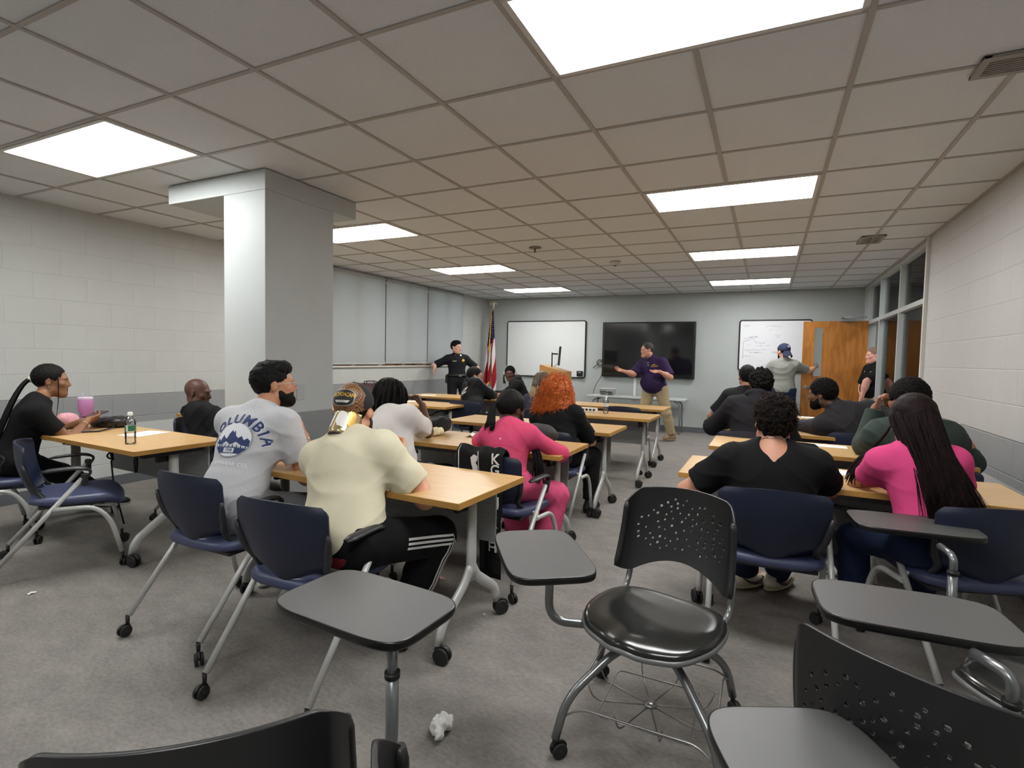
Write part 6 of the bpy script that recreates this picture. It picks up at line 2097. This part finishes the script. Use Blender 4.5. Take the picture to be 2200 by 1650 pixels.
def make_bottle(M):
    r = empty('water_bottle', (0, 0, 0))
    prof = [(0, .004), (.026, .0), (.031, .006), (.031, .02), (.0295, .026), (.031, .032), (.031, .048), (.0295, .053), (.031, .058), (.031, .075), (.030, .08), (.030, .125), (.0315, .132), (.0305, .145), (.022, .172), (.0135, .186), (.013, .192)]
    b = MB(); b.lathe(prof, n=28); b.build('bottle_body', glass_mat('bottle_plastic', (.97, .98, .98), .16), r)
    c = MB(); c.lathe([(0, .207), (.013, .207), (.0145, .204), (.0145, .190), (.0155, .189), (.0155, .186), (0, .186)], n=24); c.build('bottle_cap', M['white'], r)
    l = MB(); l.lathe([(.0308, .084), (.0308, .124)], n=28); l.build('bottle_label', mat('label_clear', (206, 208, 204), .4), r)
    return r


def build_details():
    M = furn_mats()
    rnd = random.Random(21)
    WL = Matrix.Translation((-5.85, 0, 0)) @ Matrix.Rotation(PI / 2 + WLROT, 4, 'Z')
    blk = mat('frame_black', (22, 22, 23), .4)
    # ---- roller shades (in front of the window, inside face of the wall)
    sm = shade_mat(); gm = mat('shade_bar', (168, 170, 170), .5)
    for i, (a, b_, zb) in enumerate(((5.90, 7.085, 1.195), (7.105, 8.27, 1.205), (8.29, 9.52, 1.205))):
        lab = ['white roller shade closest to the grey column', 'white roller shade in the middle of the window row', 'white roller shade closest to the flag corner'][i]
        r = MB().build('roller_shade'); r.matrix_world = WL @ Matrix.Translation(((a + b_) / 2, -.035, 0)); tag(r, lab, 'window shade', 'roller shades')
        f = MB(); w = b_ - a
        f.grid(lambda u, v: (-(w / 2) + w * u, .004 * math.sin(u * 9) * (1 - v), zb + .02 + (2.565 - zb - .02) * v), 24, 6); o = f.build('shade_fabric', sm, r)
        f = MB(); f.box((0, 0, zb + .010), (w, .016, .028), .004); f.build('hem_bar', gm, r)
        f = MB(); f.cyl((-w / 2, .0, 2.585), (w / 2, .0, 2.585), .022, n=14); f.build('roller_tube', gm, r)
        for s in (-1, 1):
            f = MB(); f.box((s * (w / 2 + .004), .012, 2.585), (.006, .05, .06), .002); f.build('bracket', mat('bracket_dark', (70, 64, 58), .5), r)
    # ---- whiteboards
    def board(cx, cz, w, h, lab, scribble):
        r = empty('whiteboard', (cx, Y1 - .022, cz), 0, lab, 'whiteboard')
        b = MB(); R = Matrix.Rotation(PI / 2, 4, 'X')
        b.prism(rrect(w - .03, h - .03, .03), -.004, .018, R); b.build('board_surface', mat('board_white' if not scribble else 'board_white_inked', (214, 217, 216) if not scribble else (224, 226, 230), .22, var=.02, vscale=2), r)
        f = MB(); pts = [Vector((x, -.006, y)) for x, y in rrect(w - .026, h - .026, .04)]
        f.tube(pts, .016, n=8, closed=True); f.build('board_frame', blk, r)
        if scribble:
            ink = mat('marker_faint', (206, 207, 216), .6); ink2 = mat('marker_grey', (182, 183, 194), .6)
            for k in range(26):
                s = MB(); x0 = rnd.uniform(-w * .44, w * .05); z0 = rnd.uniform(-h * .42, h * .42); n = rnd.randint(5, 14); pts = []
                for q in range(n): pts.append((x0 + q * rnd.uniform(.008, .02), -.0195, z0 + rnd.uniform(-.014, .014)))
                s.tube(pts, .0022, n=4); s.build('marker_writing', ink if k % 4 else ink2, r)
            s = MB(); s.tube([(-w * .36, -.0195, h * .10), (-w * .43, -.0195, h * .08), (-w * .435, -.0195, -h * .25)], .003, n=4); s.build('marker_writing', ink2, r)
            text_obj('marker_writing', 'TEMP', .05, Matrix.Translation((-w * .40, -.0195, h * .38)) @ Matrix.Rotation(PI / 2, 4, 'X'), ink2, r)
        return r
    board(-4.285, 1.545, 1.80, 1.19, 'blank whiteboard in black frame next to the flag', False)
    board(.085, 1.655, 1.17, .915, 'whiteboard with faint writing partly behind the open door', True)
    e = MB(); e.box((0, 0, 0), (.125, .05, .115), .012); o = e.build('marker_holder', mat('holder_black', (18, 18, 20), .4)); o.location = (-3.49, Y1 - .066, 1.045)
    tag(o, 'small black marker holder stuck on the lower right of the blank whiteboard', 'holder')
    e = MB(); e.tube([(-.03, -.027, .012), (0, -.027, .034), (.03, -.027, .012)], .007, n=6); e.build('holder_mark', M['white'], o)
    # ---- wall screen
    s = empty('wall_screen', (-2.135, Y1 - .01, 1.55), 0, 'large black flat screen on the back wall behind the presenter', 'screen')
    b = MB(); b.box((0, -.035, 0), (1.785, .075, 1.085), .012); b.build('screen_body', blk, s)
    b = MB(); b.box((0, -.076, .022), (1.70, .008, .985), .002); b.build('screen_panel', mat('screen_glass', (17, 18, 19), .09, spec=.6, coat=.6), s)
    b = MB(); b.box((0, -.079, -.505), (1.70, .006, .05), .002); b.build('lower_bezel', mat('bezel_black', (14, 14, 15), .3), s)
    c = MB(); c.box((-2.362, Y1 - .012, .78), (.055, .024, .43), .004); o = c.build('cable_raceway', mat('raceway_white', (214, 216, 214), .4)); tag(o, 'white cable raceway running down the wall below the screen', 'raceway')
    cab = mat('cable_black', (24, 24, 25), .5)
    c = MB(); c.tube([(-3.05, Y1 - .02, 1.30)] + [(-3.08 + .055 * math.cos(t), Y1 - .02 - .004 * t, 1.28 + .06 * math.sin(t)) for t in [PI * (.3 + 1.9 * i / 18) for i in range(19)]] + [(-3.22, Y1 - .03, 1.17)], .008, n=8)
    o = c.build('wall_cable', cab); tag(o, 'black coiled cable hanging on the wall at the left side of the screen', 'cable')
    c = MB(); c.tube(curve3((-3.03, Y1 - .03, 1.06), (-3.05, Y1 - .03, .95), (-3.16, Y1 - .1, .85), (-3.12, 10.3, .665), 12), .006, n=6); o = c.build('screen_cable', cab); tag(o, 'thin black cord from the screen down to the grey folding table', 'cord')
    # ---- grey folding table with a clear bin
    t = empty('utility_table', (-2.25, 10.28, 0), 0, 'light grey plastic folding table standing below the wall screen', 'table')
    b = MB(); b.box((0, 0, .632), (1.86, .44, .038), .012); b.build('tabletop', mat('plastic_grey', (190, 194, 192), .5, bump=.1, bscale=200), t)
    for sx in (-1, 1):
        for sy in (-1, 1):
            l = MB(); l.tube(fillet([(sx * .70, sy * .13, .61), (sx * .82, sy * .16, .55), (sx * .83, sy * .18, 0)], .05), .013, n=10); l.build('leg', M['grey_metal'], t)
        l = MB(); l.cyl((sx * .828, -.17, .28), (sx * .828, .17, .28), .009); l.build('crossbar', M['grey_metal'], t)
    l = MB(); l.box((0, .1, .60), (1.3, .03, .03)); l.build('rail', M['black'], t)
    b = MB(); 
    for z0, z1, r0, r1 in ((.0, .13, .0, .0),):
        w0, w1, d0, d1 = .12, .145, .08, .10
        vs = [(-w0, -d0, 0), (w0, -d0, 0), (w0, d0, 0), (-w0, d0, 0), (-w1, -d1, .13), (w1, -d1, .13), (w1, d1, .13), (-w1, d1, .13)]
        b.raw(vs, [(3, 2, 1, 0), (0, 1, 5, 4), (1, 2, 6, 5), (2, 3, 7, 6), (3, 0, 4, 7)], False)
    o = b.build('storage_bin', glass_mat('bin_plastic', (.88, .90, .91), .12)); o.location = (-2.80, 10.22, .653); tag(o, 'small clear plastic bin with black odds and ends on the grey folding table', 'bin')
    b = MB(); b.tube(rect_path(.146, .101, .13), .006, n=6, closed=True); b.build('bin_rim', M['white'], o)
    k = MB()
    for i in range(9):
        p = Vector((rnd.uniform(-.09, .09), rnd.uniform(-.05, .05), rnd.uniform(.015, .07))); d = Vector((rnd.uniform(-1, 1), rnd.uniform(-1, 1), rnd.uniform(-.3, .3))).normalized() * .04
        k.tube([p - d, p + d], .010, n=7)
    k = k.build('marker_pens', cab, None); k.location = (-2.80, 10.22, .655); k['kind'] = 'stuff'; tag(k, 'jumble of black pens and clips inside the clear bin', 'pens')
    # ---- lectern with monitor arm
    oakp = oak_mat('lectern_oak', (184, 136, 76), (196, 148, 88), .4, 4., (2, 2, 10))
    L0 = empty('lectern', (-3.34, 8.62, 0), 0, 'oak lectern with slanted top standing behind the orange-haired person', 'lectern')
    b = MB(); b.box((-.0, .15, .52), (.40, .36, 1.04), .004); b.box((0, .15, .03), (.46, .42, .06), .006); b.build('lectern_body', oakp, L0)
    b = MB(); vs = []
    for y in (-.03, .36): vs += [(-.235, y, 1.07), (.215, y, .955), (.215, y, 1.125), (-.235, y, 1.235)]
    b.raw(vs, [(0, 1, 2, 3), (7, 6, 5, 4), (0, 4, 5, 1), (1, 5, 6, 2), (2, 6, 7, 3), (3, 7, 4, 0)], False); b.build('slanted_top', oakp, L0)
    b = MB(); b.raw([(-.20, -.034, 1.05), (.21, -.034, .945), (.21, -.034, .958), (-.20, -.034, 1.064), (-.20, .36, 1.05), (.21, .36, .945), (.21, .36, .958), (-.20, .36, 1.064)], [(0, 1, 2, 3), (7, 6, 5, 4), (0, 4, 5, 1), (1, 5, 6, 2), (2, 6, 7, 3), (3, 7, 4, 0)], False); b.build('shadow_gap_strip', blk, L0)
    mo = empty('monitor', (-3.43, 8.80, 1.20), .37, 'thin dark monitor seen edge-on on an arm above the lectern', 'monitor')
    b = MB(); b.tube([(0, 0, -.02), (0, 0, .25)], .011, n=8); b.tube([(0, 0, .23), (.10, 0, .225)], .013, n=8); b.box((.0, 0, -.02), (.10, .10, .012), .003); b.build('monitor_arm', blk, mo)
    b = MB(); b.box((.115, 0, .20), (.035, .52, .33), .008, Matrix.Rotation(math.radians(4), 4, 'Y')); b.build('monitor_panel', mat('monitor_grey', (44, 46, 46), .4), mo)
    b = MB(); b.tube(curve3((.10, -.02, .06), (.06, 0, .02), (.04, .02, .0), (.02, .02, -.02)), .004, n=6); b.build('monitor_cable', cab, mo)
    # ---- flag in the corner
    flag(M)
    # ---- wall plate on the column, hook on the right wall
    p = MB(); p.box((-3.197, 2.972, 1.055), (.008, .075, .120), .003); o = p.build('blank_plate', mat('plate_grey', (170, 174, 174), .5)); tag(o, 'blank rectangular cover plate on the right face of the column', 'plate')
    p = MB(); p.tube([(X1, 5.385, .885), (X1 - .025, 5.385, .885)], [.016, .020], n=14); p.tube([(X1 - .02, 5.385, .88), (X1 - .03, 5.385, .862)], .008, n=8); o = p.build('wall_hook', M['white']); tag(o, 'small white plastic hook on the right block wall', 'hook')
    # ---- bottles
    b0 = make_bottle(M)
    for i, (x, y, lab, s) in enumerate(((-3.73, 2.06, 'water bottle with green label on the table by the left wall', 1.0), (-1.64, 5.92, 'clear water bottle beside the white power box in the middle block', .96), (.915, 6.64, 'clear water bottle on the table in front of the doorway', .92))):
        o = b0 if i == 0 else copy_tree(b0)
        o.location = (x, y, .7375); o.scale = (s, s, s); tag(o, lab, 'bottle', 'water bottles on the tables')
    l = MB(); l.lathe([(.0310, .086), (.0310, .122)], n=28); l.build('bottle_sleeve', label_mat(), b0)
    # ---- things on the left wall table
    tm = mat('tumbler_pink', (190, 128, 176), .4)
    t = empty('tumbler', (-4.99, 2.42, .7375), 2.2, 'large pink tumbler with handle and white lid on the left wall table', 'tumbler')
    b = MB(); b.lathe([(0, 0), (.036, 0), (.038, .006), (.040, .09), (.050, .11), (.052, .20), (.050, .205), (0, .205)], n=28); b.build('cup', tm, t)
    b = MB(); b.lathe([(.050, .203), (.052, .210), (.048, .222), (0, .222)], n=28); b.tube([(.0, .02, .22), (.0, .02, .25)], .005); b.build('lid', mat('lid_clear', (210, 190, 206), .3), t)
    b = MB(); b.tube(fillet([(.050, 0, .19), (.095, 0, .19), (.092, 0, .08), (.044, 0, .075)], [.03, .03], 5), .011, n=10, flat=.8); b.build('handle', tm, t)
    o = sdf_blob('pouch', (-5.06, 2.14, .72), (-4.84, 2.42, .88), .006, lambda S: (S.ell((-4.95, 2.27, .79), I3, (.06, .08, .055), 0), S.plane_cut((0, 0, .7385), (0, 0, -1))), mat('pouch_pink', (214, 156, 164), .8, bump=.4, bscale=60), None, (.008, 22, 3.))
    tag(o, 'soft pink pouch beside the arms of the woman in black', 'pouch')
    def purse(S):
        S.ell((-4.70, 2.44, .765), basis_xy(20), (.15, .09, .05), 0); S.ell((-4.60, 2.46, .78), basis_xy(20), (.08, .08, .045), .03); S.plane_cut((0, 0, .7385), (0, 0, -1))
    o = sdf_blob('purse', (-4.92, 2.28, .72), (-4.44, 2.62, .86), .006, purse, mat('purse_black', (22, 20, 22), .35, bump=.3, bscale=90), None, (.006, 26, 5.))
    tag(o, 'black shiny purse lying on the left wall table', 'purse')
    s = MB(); s.tube([(-4.83, 2.40, .77), (-4.80, 2.30, .745), (-4.74, 2.16, .744), (-4.62, 2.08, .743), (-4.50, 2.12, .743), (-4.44, 2.24, .744), (-4.50, 2.36, .75), (-4.58, 2.42, .77)], .006, n=6); s.build('purse_strap', cab, o)
    b = MB(); b.box((0, 0, 0), (.075, .155, .010), .004, Matrix.Translation((-4.655, 2.325, .848)) @ Matrix.Rotation(.2, 4, 'Z') @ Matrix.Rotation(.22, 4, 'X')); o = b.build('phone', mat('phone_case', (70, 42, 48), .4)); tag(o, 'phone in a dark red case held by the woman in black', 'phone')
    # papers
    pm = mat('paper_white', (226, 226, 222), .7)
    for (x, y, w, d, rz, lab) in ((-4.10, 2.36, .20, .26, .2, 'sheet of paper on the left wall table behind the bottle'), (-4.75, 6.95, .22, .22, .5, 'white paper on the table under the windows'), (-4.25, 5.85, .26, .16, .3, 'white paper beside the hand of the person with dreadlocks'),
                                  (.39, 3.53, .22, .16, -.1, 'white paper on the nearest right-hand table'), (.42, 4.62, .26, .14, -.05, 'white paper strip on the second right-hand table'), (.45, 6.95, .24, .14, 0, 'white paper on the table closest to the door'), (.415, 5.56, .22, .10, 0, 'white paper under the power box on the third right-hand table')):
        p = MB(); p.box((0, 0, 0), (w, d, .0012)); o = p.build('paper', pm); o.location = (x, y, .7382); o.rotation_euler = (0, 0, rz); tag(o, lab, 'paper')
    t = MB(); t.grid(lambda u, v: (-2.02 + .09 * (u - .5), 3.55 + .07 * (v - .5), .740 + .035 * max(0, 1 - 3 * abs(u - .5)) * (1 - abs(v - .5))), 8, 6, .001); o = t.build('tissue', pm); tag(o, 'folded white tissue left of the woman in the pink sweater', 'tissue')
    # power boxes
    for i, (x, y, z, lab) in enumerate(((-1.86, 6.0, .7375, 'white power box with four outlets next to the clear bottle'), (.415, 5.56, .739, 'white power box with four outlets on the third right-hand table'))):
        o = empty('power_box', (x, y, z), 0, lab, 'power outlet', 'desk power boxes')
        b = MB(); b.box((0, 0, .024), (.19, .06, .048), .006); b.build('power_housing', M['white'], o)
        for k in range(4):
            b = MB(); b.box((-.066 + .044 * k, -.031, .026), (.028, .004, .022), .002); b.build('outlet', blk, o)
    # ---- bags and caps
    def pile(S):
        S.ell((-2.36, 3.56, .80), basis_xy(20), (.11, .09, .065), 0); S.ell((-2.46, 3.58, .785), I3, (.09, .08, .05), .04); S.ell((-2.30, 3.57, .83), I3, (.06, .06, .05), .03); S.plane_cut((0, 0, .7385), (0, 0, -1))
    o = sdf_blob('cap_pile', (-2.64, 3.42, .72), (-2.16, 3.74, .93), .006, pile, mat('cloth_cap_black', (20, 19, 19), .8, bump=.4, bscale=70), None, (.012, 20, 2.)); tag(o, 'crumpled black cap and bag by the elbow of the person with dreadlocks', 'cap')
    def rolls(S):
        for k in range(3): S.cone((-2.37 + .045 * k, 3.41, .765), (-2.35 + .045 * k, 3.47, .775), .024, .028, .004)
        S.plane_cut((0, 0, .7385), (0, 0, -1))
    o = sdf_blob('gloves', (-2.46, 3.34, .72), (-2.20, 3.55, .84), .005, rolls, mat('glove_cream', (220, 208, 172), .8, var=.2, vscale=40), None, (.006, 30, 1.)); tag(o, 'pair of cream gloves lying in front of the black cap', 'gloves')
    o = sdf_blob('duffel_bag', (-1.68, 3.40, .72), (-1.28, 3.72, .93), .006, lambda S: (S.ell((-1.45, 3.54, .805), basis_xy(-12), (.13, .095, .075), 0), S.ell((-1.50, 3.54, .80), I3, (.12, .09, .07), .03), S.plane_cut((0, 0, .7385), (0, 0, -1))), mat('bag_charcoal', (44, 43, 43), .75, bump=.3, bscale=60), None, (.007, 14, 4.))
    tag(o, 'dark grey soft bag on the table beside the pink sleeve', 'bag')
    t = empty('tote_bag', (-4.00, 4.72, .7375), .3, 'speckled maroon tote bag standing behind the person with dreadlocks', 'bag')
    b = MB(); vs = [(-.12, -.05, 0), (.12, -.05, 0), (.12, .05, 0), (-.12, .05, 0), (-.13, -.025, .29), (.13, -.025, .295), (.13, .025, .295), (-.13, .025, .29)]; b.raw(vs, [(3, 2, 1, 0), (0, 1, 5, 4), (1, 2, 6, 5), (2, 3, 7, 6), (3, 0, 4, 7), (4, 5, 6, 7)], False)
    b.build('bag_body', mat('tote_speckle', (84, 62, 66), .7, var=.6, vscale=70), t)
    for sy in (-1, 1):
        b = MB(); b.tube([(-.07, sy * .028, .28), (-.06, sy * .035, .315), (.04, sy * .035, .318), (.07, sy * .028, .285)], .006, n=6); b.build('bag_handle', mat('tote_dark', (40, 28, 30), .7), t)
    h = empty('baseball_cap', (1.10, 4.40, .7375), -.9, 'grey-blue cap on the right end of the second right-hand table', 'cap')
    hm = mat('cap_grey_blue', (96, 104, 116), .8, bump=.2, bscale=200)
    b = MB(); b.lathe([(.088, .0), (.090, .02), (.084, .055), (.06, .088), (.03, .102), (0, .105)], n=28); b.build('cap_crown', hm, h)
    b = MB(); b.grid(lambda u, v: ((.085 * math.sin((u - .5) * 2.0)) * (1 + .15 * v), -(.082 * math.cos((u - .5) * 2.0) + .075 * v), .012 - .006 * v + .012 * (2 * abs(u - .5)) ** 2 * 0), 16, 6, .004); b.build('cap_bill', hm, h)
    jacket(M)
    # ---- cables below tables
    def cable(name, pts, r, lab):
        c = MB(); c.tube(pts, r, n=7); o = c.build(name, cab); tag(o, lab, 'cable'); return o
    cable('cable_bundle', [(-4.22, 2.2, .70)] + [(-4.22 + .028 * math.sin(t * 2.0), 2.2 + .012 * math.cos(t * 3), .62 - .06 * math.cos(t)) for t in [2 * PI * i / 40 for i in range(81)]] + [(-4.22, 2.2, .55), (-4.23, 2.22, .36), (-4.26, 2.3, .06)], .006, 'bundled black cable hanging below the left wall table')
    cable('cable_plug', [(-3.78, 2.12, .70), (-3.78, 2.12, .64), (-3.782, 2.12, .60), (-3.782, 2.12, .53)], [.006, .012, .014, .010], 'short black cable plug hanging below the left table edge')
    cable('under_table_cable', curve3((-4.55, 5.62, .68), (-4.4, 5.6, .50), (-3.9, 5.6, .52), (-3.70, 5.65, .66), 14), .012, 'black cable sagging below the table in front of the dreadlocks')
    cable('under_table_cable', curve3((.15, 3.25, .66), (.35, 3.22, .58), (.6, 3.22, .58), (.9, 3.25, .66), 14), .011, 'black cable sagging below the nearest right-hand table')
    # ---- bits on the floor
    def crumple(S): S.ell((-1.013, 1.565, .028), basis_xy(35), (.022, .058, .026), 0); S.ell((-1.0, 1.60, .03), I3, (.028, .026, .026), .02); S.plane_cut((0, 0, .001), (0, 0, -1))
    o = sdf_blob('crumpled_tissue', (-1.12, 1.46, -.01), (-.9, 1.70, .09), .004, crumple, pm, None, (.014, 55, 2.)); tag(o, 'crumpled white tissue on the floor behind the front tablet chair', 'tissue')
    for (x, y, s, col, lab) in ((-3.60, 1.47, .030, (224, 222, 216), 'tiny white paper scrap on the floor at the far left'), (-1.735, 2.70, .036, (206, 150, 146), 'small pinkish scrap on the floor by the track trousers'), (-1.29, 2.42, .012, (226, 224, 220), 'white speck on the floor near the caster of the front table'), (-1.19, 5.09, .016, (226, 224, 220), 'white speck on the floor in the centre aisle')):
        p = MB(); p.grid(lambda u, v: (s * (u - .5) * (1.4 - .5 * v), s * (v - .5) * .8, .002 + .006 * abs(math.sin(4 * u + 2 * v))), 5, 4, .001); o = p.build('paper_scrap', mat('scrap_%d' % col[1], col, .8)); o.location = (x, y, 0); o.rotation_euler = (0, 0, rnd.uniform(0, 3)); tag(o, lab, 'scrap')


def basis_xy(deg):
    a = math.radians(deg); return np.array([[math.cos(a), math.sin(a), 0], [-math.sin(a), math.cos(a), 0], [0, 0, 1.]])


def rect_path(w, d, z):
    return [(-w, -d, z), (w, -d, z), (w, d, z), (-w, d, z)]


def label_mat():
    m = bpy.data.materials.new('label_green'); m.use_nodes = True
    nt = m.node_tree; N = nt.nodes; L = nt.links; b = N['Principled BSDF']; b.inputs['Roughness'].default_value = .4
    tc = N.new('ShaderNodeTexCoord'); s = N.new('ShaderNodeSeparateXYZ'); L.new(tc.outputs['Object'], s.inputs[0])
    r = N.new('ShaderNodeValToRGB'); r.color_ramp.interpolation = 'CONSTANT'
    e = r.color_ramp.elements; e[0].position = 0; e[0].color = lin((40, 110, 84)); e[1].position = .58; e[1].color = lin((214, 222, 216)); q = e.new(.80); q.color = lin((46, 120, 90))
    a = N.new('ShaderNodeMath'); a.operation = 'MULTIPLY_ADD'; a.inputs[1].default_value = 16; a.inputs[2].default_value = .5; L.new(s.outputs['X'], a.inputs[0]); L.new(a.outputs[0], r.inputs['Fac']); L.new(r.outputs['Color'], b.inputs['Base Color'])
    return m


def flag(M):
    f = empty('flag', (-5.38, 10.22, 0), 0, 'stars and stripes flag with gold fringe on a pole in the corner', 'flag')
    gold = mat('fringe_gold', (196, 146, 52), .6, bump=.5, bscale=300); red = cloth('flag_red', (150, 28, 40)); wht = cloth('flag_white', (214, 208, 206)); blu = cloth('flag_blue', (26, 30, 66))
    p = MB(); p.cyl((.02, .02, .03), (.02, .02, 2.40), .014, n=12); p.build('flag_pole', mat('pole_brass', (170, 140, 80), .35, .6), f)
    p = MB(); p.lathe([(0, 0), (.15, 0), (.15, .012), (.10, .03), (.03, .045), (.022, .08), (0, .08)], c=(.02, .02, 0)); p.build('pole_stand', mat('pole_brass', (170, 140, 80), .35, .6), f)
    e = MB(); em = mat('eagle_gilt', (206, 200, 176), .35, .5)
    e.lathe([(0, 2.38), (.018, 2.38), (.014, 2.42), (.022, 2.44), (.026, 2.47), (.018, 2.515), (.014, 2.53), (0, 2.545)], c=(.02, .02, 0), n=14)
    for s in (-1, 1):
        e.grid(lambda u, v: (.02 + s * (.015 + .075 * u), .02 + .012 * math.sin(u * 3), 2.525 - .012 * u - (.02 + .085 * u * (1.25 - u)) * v * (1.3) + .018 * math.sin(PI * u)), 10, 6, .006)
    e.build('eagle_finial', em, f)
    # cloth: pleated and widening downwards
    H0, H1 = 2.33, .66
    nu, nv = 150, 170
    def cp(u, v):
        w = .035 + .30 * min(1, v * 1.15) * (1 - .12 * v)
        a = (u - .5)
        x = .01 + a * w - .045 * v
        y = -.02 - (.012 + .05 * min(1, v * 1.4)) * math.cos(a * 2 * PI * 3.0) - .03 * v
        low = .05 * math.sin(u * 9) + (.10 if u < .25 else 0) * 0
        z = H0 + (H1 - H0) * v * (1 + .10 * math.sin(PI * 2 * (u + .1)) * v) 
        return Vector((x, y, z))
    mb = MB()
    vs = [cp(i / nu, j / nv) for j in range(nv + 1) for i in range(nu + 1)]
    groups = {0: [], 1: [], 2: []}
    for j in range(nv):
        for i in range(nu):
            u, v = (i + .5) / nu, (j + .5) / nv
            if v < .47 - .22 * abs(u - .40) and not (.44 < u < .5 and v > .3): k = 2
            else: k = int(math.floor((u * 6.2 + (v * 3.4 if u > .52 else -v * 1.0 if u > .25 else v * 4.0)))) % 2
            groups[k].append((j * (nu + 1) + i, j * (nu + 1) + i + 1, (j + 1) * (nu + 1) + i + 1, (j + 1) * (nu + 1) + i))
    for k, m in ((0, red), (1, wht), (2, blu)): mb.m(m).raw(vs, groups[k], True)
    cl = mb.build('flag_cloth', None, f)
    st = MB()
    for j in range(14):
        for i in range(6):
            u = .10 + .16 * i + (.08 if j % 2 else 0); v = .06 + .028 * j
            if u > .95 or v > .45 - .22 * abs(u - .40): continue
            c = cp(u, v) + Vector((0, -.006, 0)); pts = [c + Vector((.011 * (1 if q % 2 == 0 else .45) * math.cos(PI / 2 + PI * q / 5), 0, .011 * (1 if q % 2 == 0 else .45) * math.sin(PI / 2 + PI * q / 5))) for q in range(10)]
            st.raw(pts, [tuple(range(10))[::-1]], False)
    st.build('star', wht, cl)
    fr = MB(); fr.tube([cp(.46, v / 30) + Vector((.0, -.012, 0)) for v in range(0, 17)], [.010 + .008 * (i / 16) for i in range(17)], n=6)
    fr.tube([cp(.60, .46 + .54 * v / 20) + Vector((0, -.012, 0)) for v in range(0, 21)], .010, n=6)
    fr.tube([cp(u / 30, 1.0) + Vector((0, -.008, -.012)) for u in range(0, 19)], .018, n=6, flat=1.4)
    fr.tube([cp(.02, .72 + .012 * k) + Vector((-.006, -.006, 0)) for k in range(8)], .012, n=6)
    fr.build('gold_fringe', gold, f)


def jacket(M):
    """black lettered jacket hung over the back of the chair behind the pink sweater"""
    base = Matrix.Translation((-1.46, 3.00, 0)) @ Matrix.Rotation(math.radians(-4), 4, 'Z')
    j = MB().build('jacket'); j.matrix_world = base; tag(j, 'black jacket with white lettering hung over the chair of the woman in pink', 'jacket')
    cm = cloth('jacket_black', (20, 20, 21), .8); wm = mat('letter_white', (216, 214, 212), .7)
    def path(t, out):
        # over the chair back: front, top, behind, down
        pts = [(-.235, .62), (-.265, .80), (-.30, .832), (-.335, .80), (-.335, .60), (-.33, .40), (-.325, .10)]
        q = t * (len(pts) - 1); i = min(len(pts) - 2, int(q)); f = q - i
        return pts[i][0] * (1 - f) + pts[i + 1][0] * f - out, pts[i][1] * (1 - f) + pts[i + 1][1] * f
    def sheet(x0, x1, t1, fold, out, taper=0.):
        def fn(u, v):
            y, z = path(v * t1, out)
            x = x0 + (x1 - x0) * u
            x += taper * v * v * (u - .5)
            cv = .055 * (x / .225) ** 2
            return Vector((x, y + cv * (1 if z > .45 else .4) - fold * math.sin(u * 7 + v * 3) * v, z + .006 * math.sin(u * 11)))
        return fn
    f1 = sheet(-.15, .13, .72, .012, .004); b = MB(); b.grid(f1, 26, 34, .006); o1 = b.build('jacket_body', cm, j)
    f2 = sheet(.035, .165, 1.0, .012, .016); b = MB(); b.grid(f2, 16, 44, .008); o2 = b.build('sleeve', cm, j)
    bpy.context.view_layer.update()
    bv = bvh_of(o2)
    X = base.to_3x3() @ Vector((1, 0, 0)); nY = base.to_3x3() @ Vector((0, -1, 0))
    for ch, z in (('K', .775), ('G', .715), ('S', .655), ('S', .595), ('N', .535), ('T', .475), ('K', .42), ('I', .375), ('S', .33), ('H', .28)):
        o = base @ Vector((.125, -.55, z))
        n = X.cross(Vector((0, 0, 1))); Mx = Matrix((X, Vector((0, 0, 1)), n)).transposed().to_4x4(); Mx.translation = o
        t = drape(text_mesh(ch, .082, 0, True), bv, Mx, .003, .5, None, .01)
        q = mesh_obj('lettering', t, wm, o2); q.matrix_parent_inverse = o2.matrix_world.inverted()
    bv1 = bvh_of(o1)
    def pd(poly, x, z, name):
        n = X.cross(Vector((0, 0, 1))); Mx = Matrix((X, Vector((0, 0, 1)), n)).transposed().to_4x4(); Mx.translation = base @ Vector((x, -.55, z))
        bmx = bmesh.new(); bmx.faces.new([bmx.verts.new((p[0], p[1], 0)) for p in poly]); bmesh.ops.triangulate(bmx, faces=list(bmx.faces)); me = bpy.data.meshes.new('e'); bmx.to_mesh(me); bmx.free()
        q = mesh_obj(name, drape(me, bv1, Mx, .003, .5, None, .012), wm, o1); q.matrix_parent_inverse = o1.matrix_world.inverted()
    pd([(-.035, .055), (-.01, .075), (.02, .07), (.018, .045), (.006, .03), (.024, .012), (.026, -.03), (.04, -.06), (.036, -.085), (.012, -.06), (-.012, -.02), (-.028, .02)], -.01, .715, 'emblem')
    s = MB(); s.tube([base.inverted() @ (base @ (f1(.06, .30 + .7 * i / 14) + Vector((0, -.006, 0)))) for i in range(15)], .003, n=5); s.build('zip_line', wm, o1)
    s = MB(); s.tube([f1(.55 + .12 * i / 14, .62 + .38 * i / 14) + Vector((0, -.006, 0)) for i in range(15)], .003, n=5); s.build('zip_line', wm, o1)
setup_camera()
build_room()
build_lights()
FM = build_furniture()
if PEOPLE: build_people()
if DETAILS: build_details()
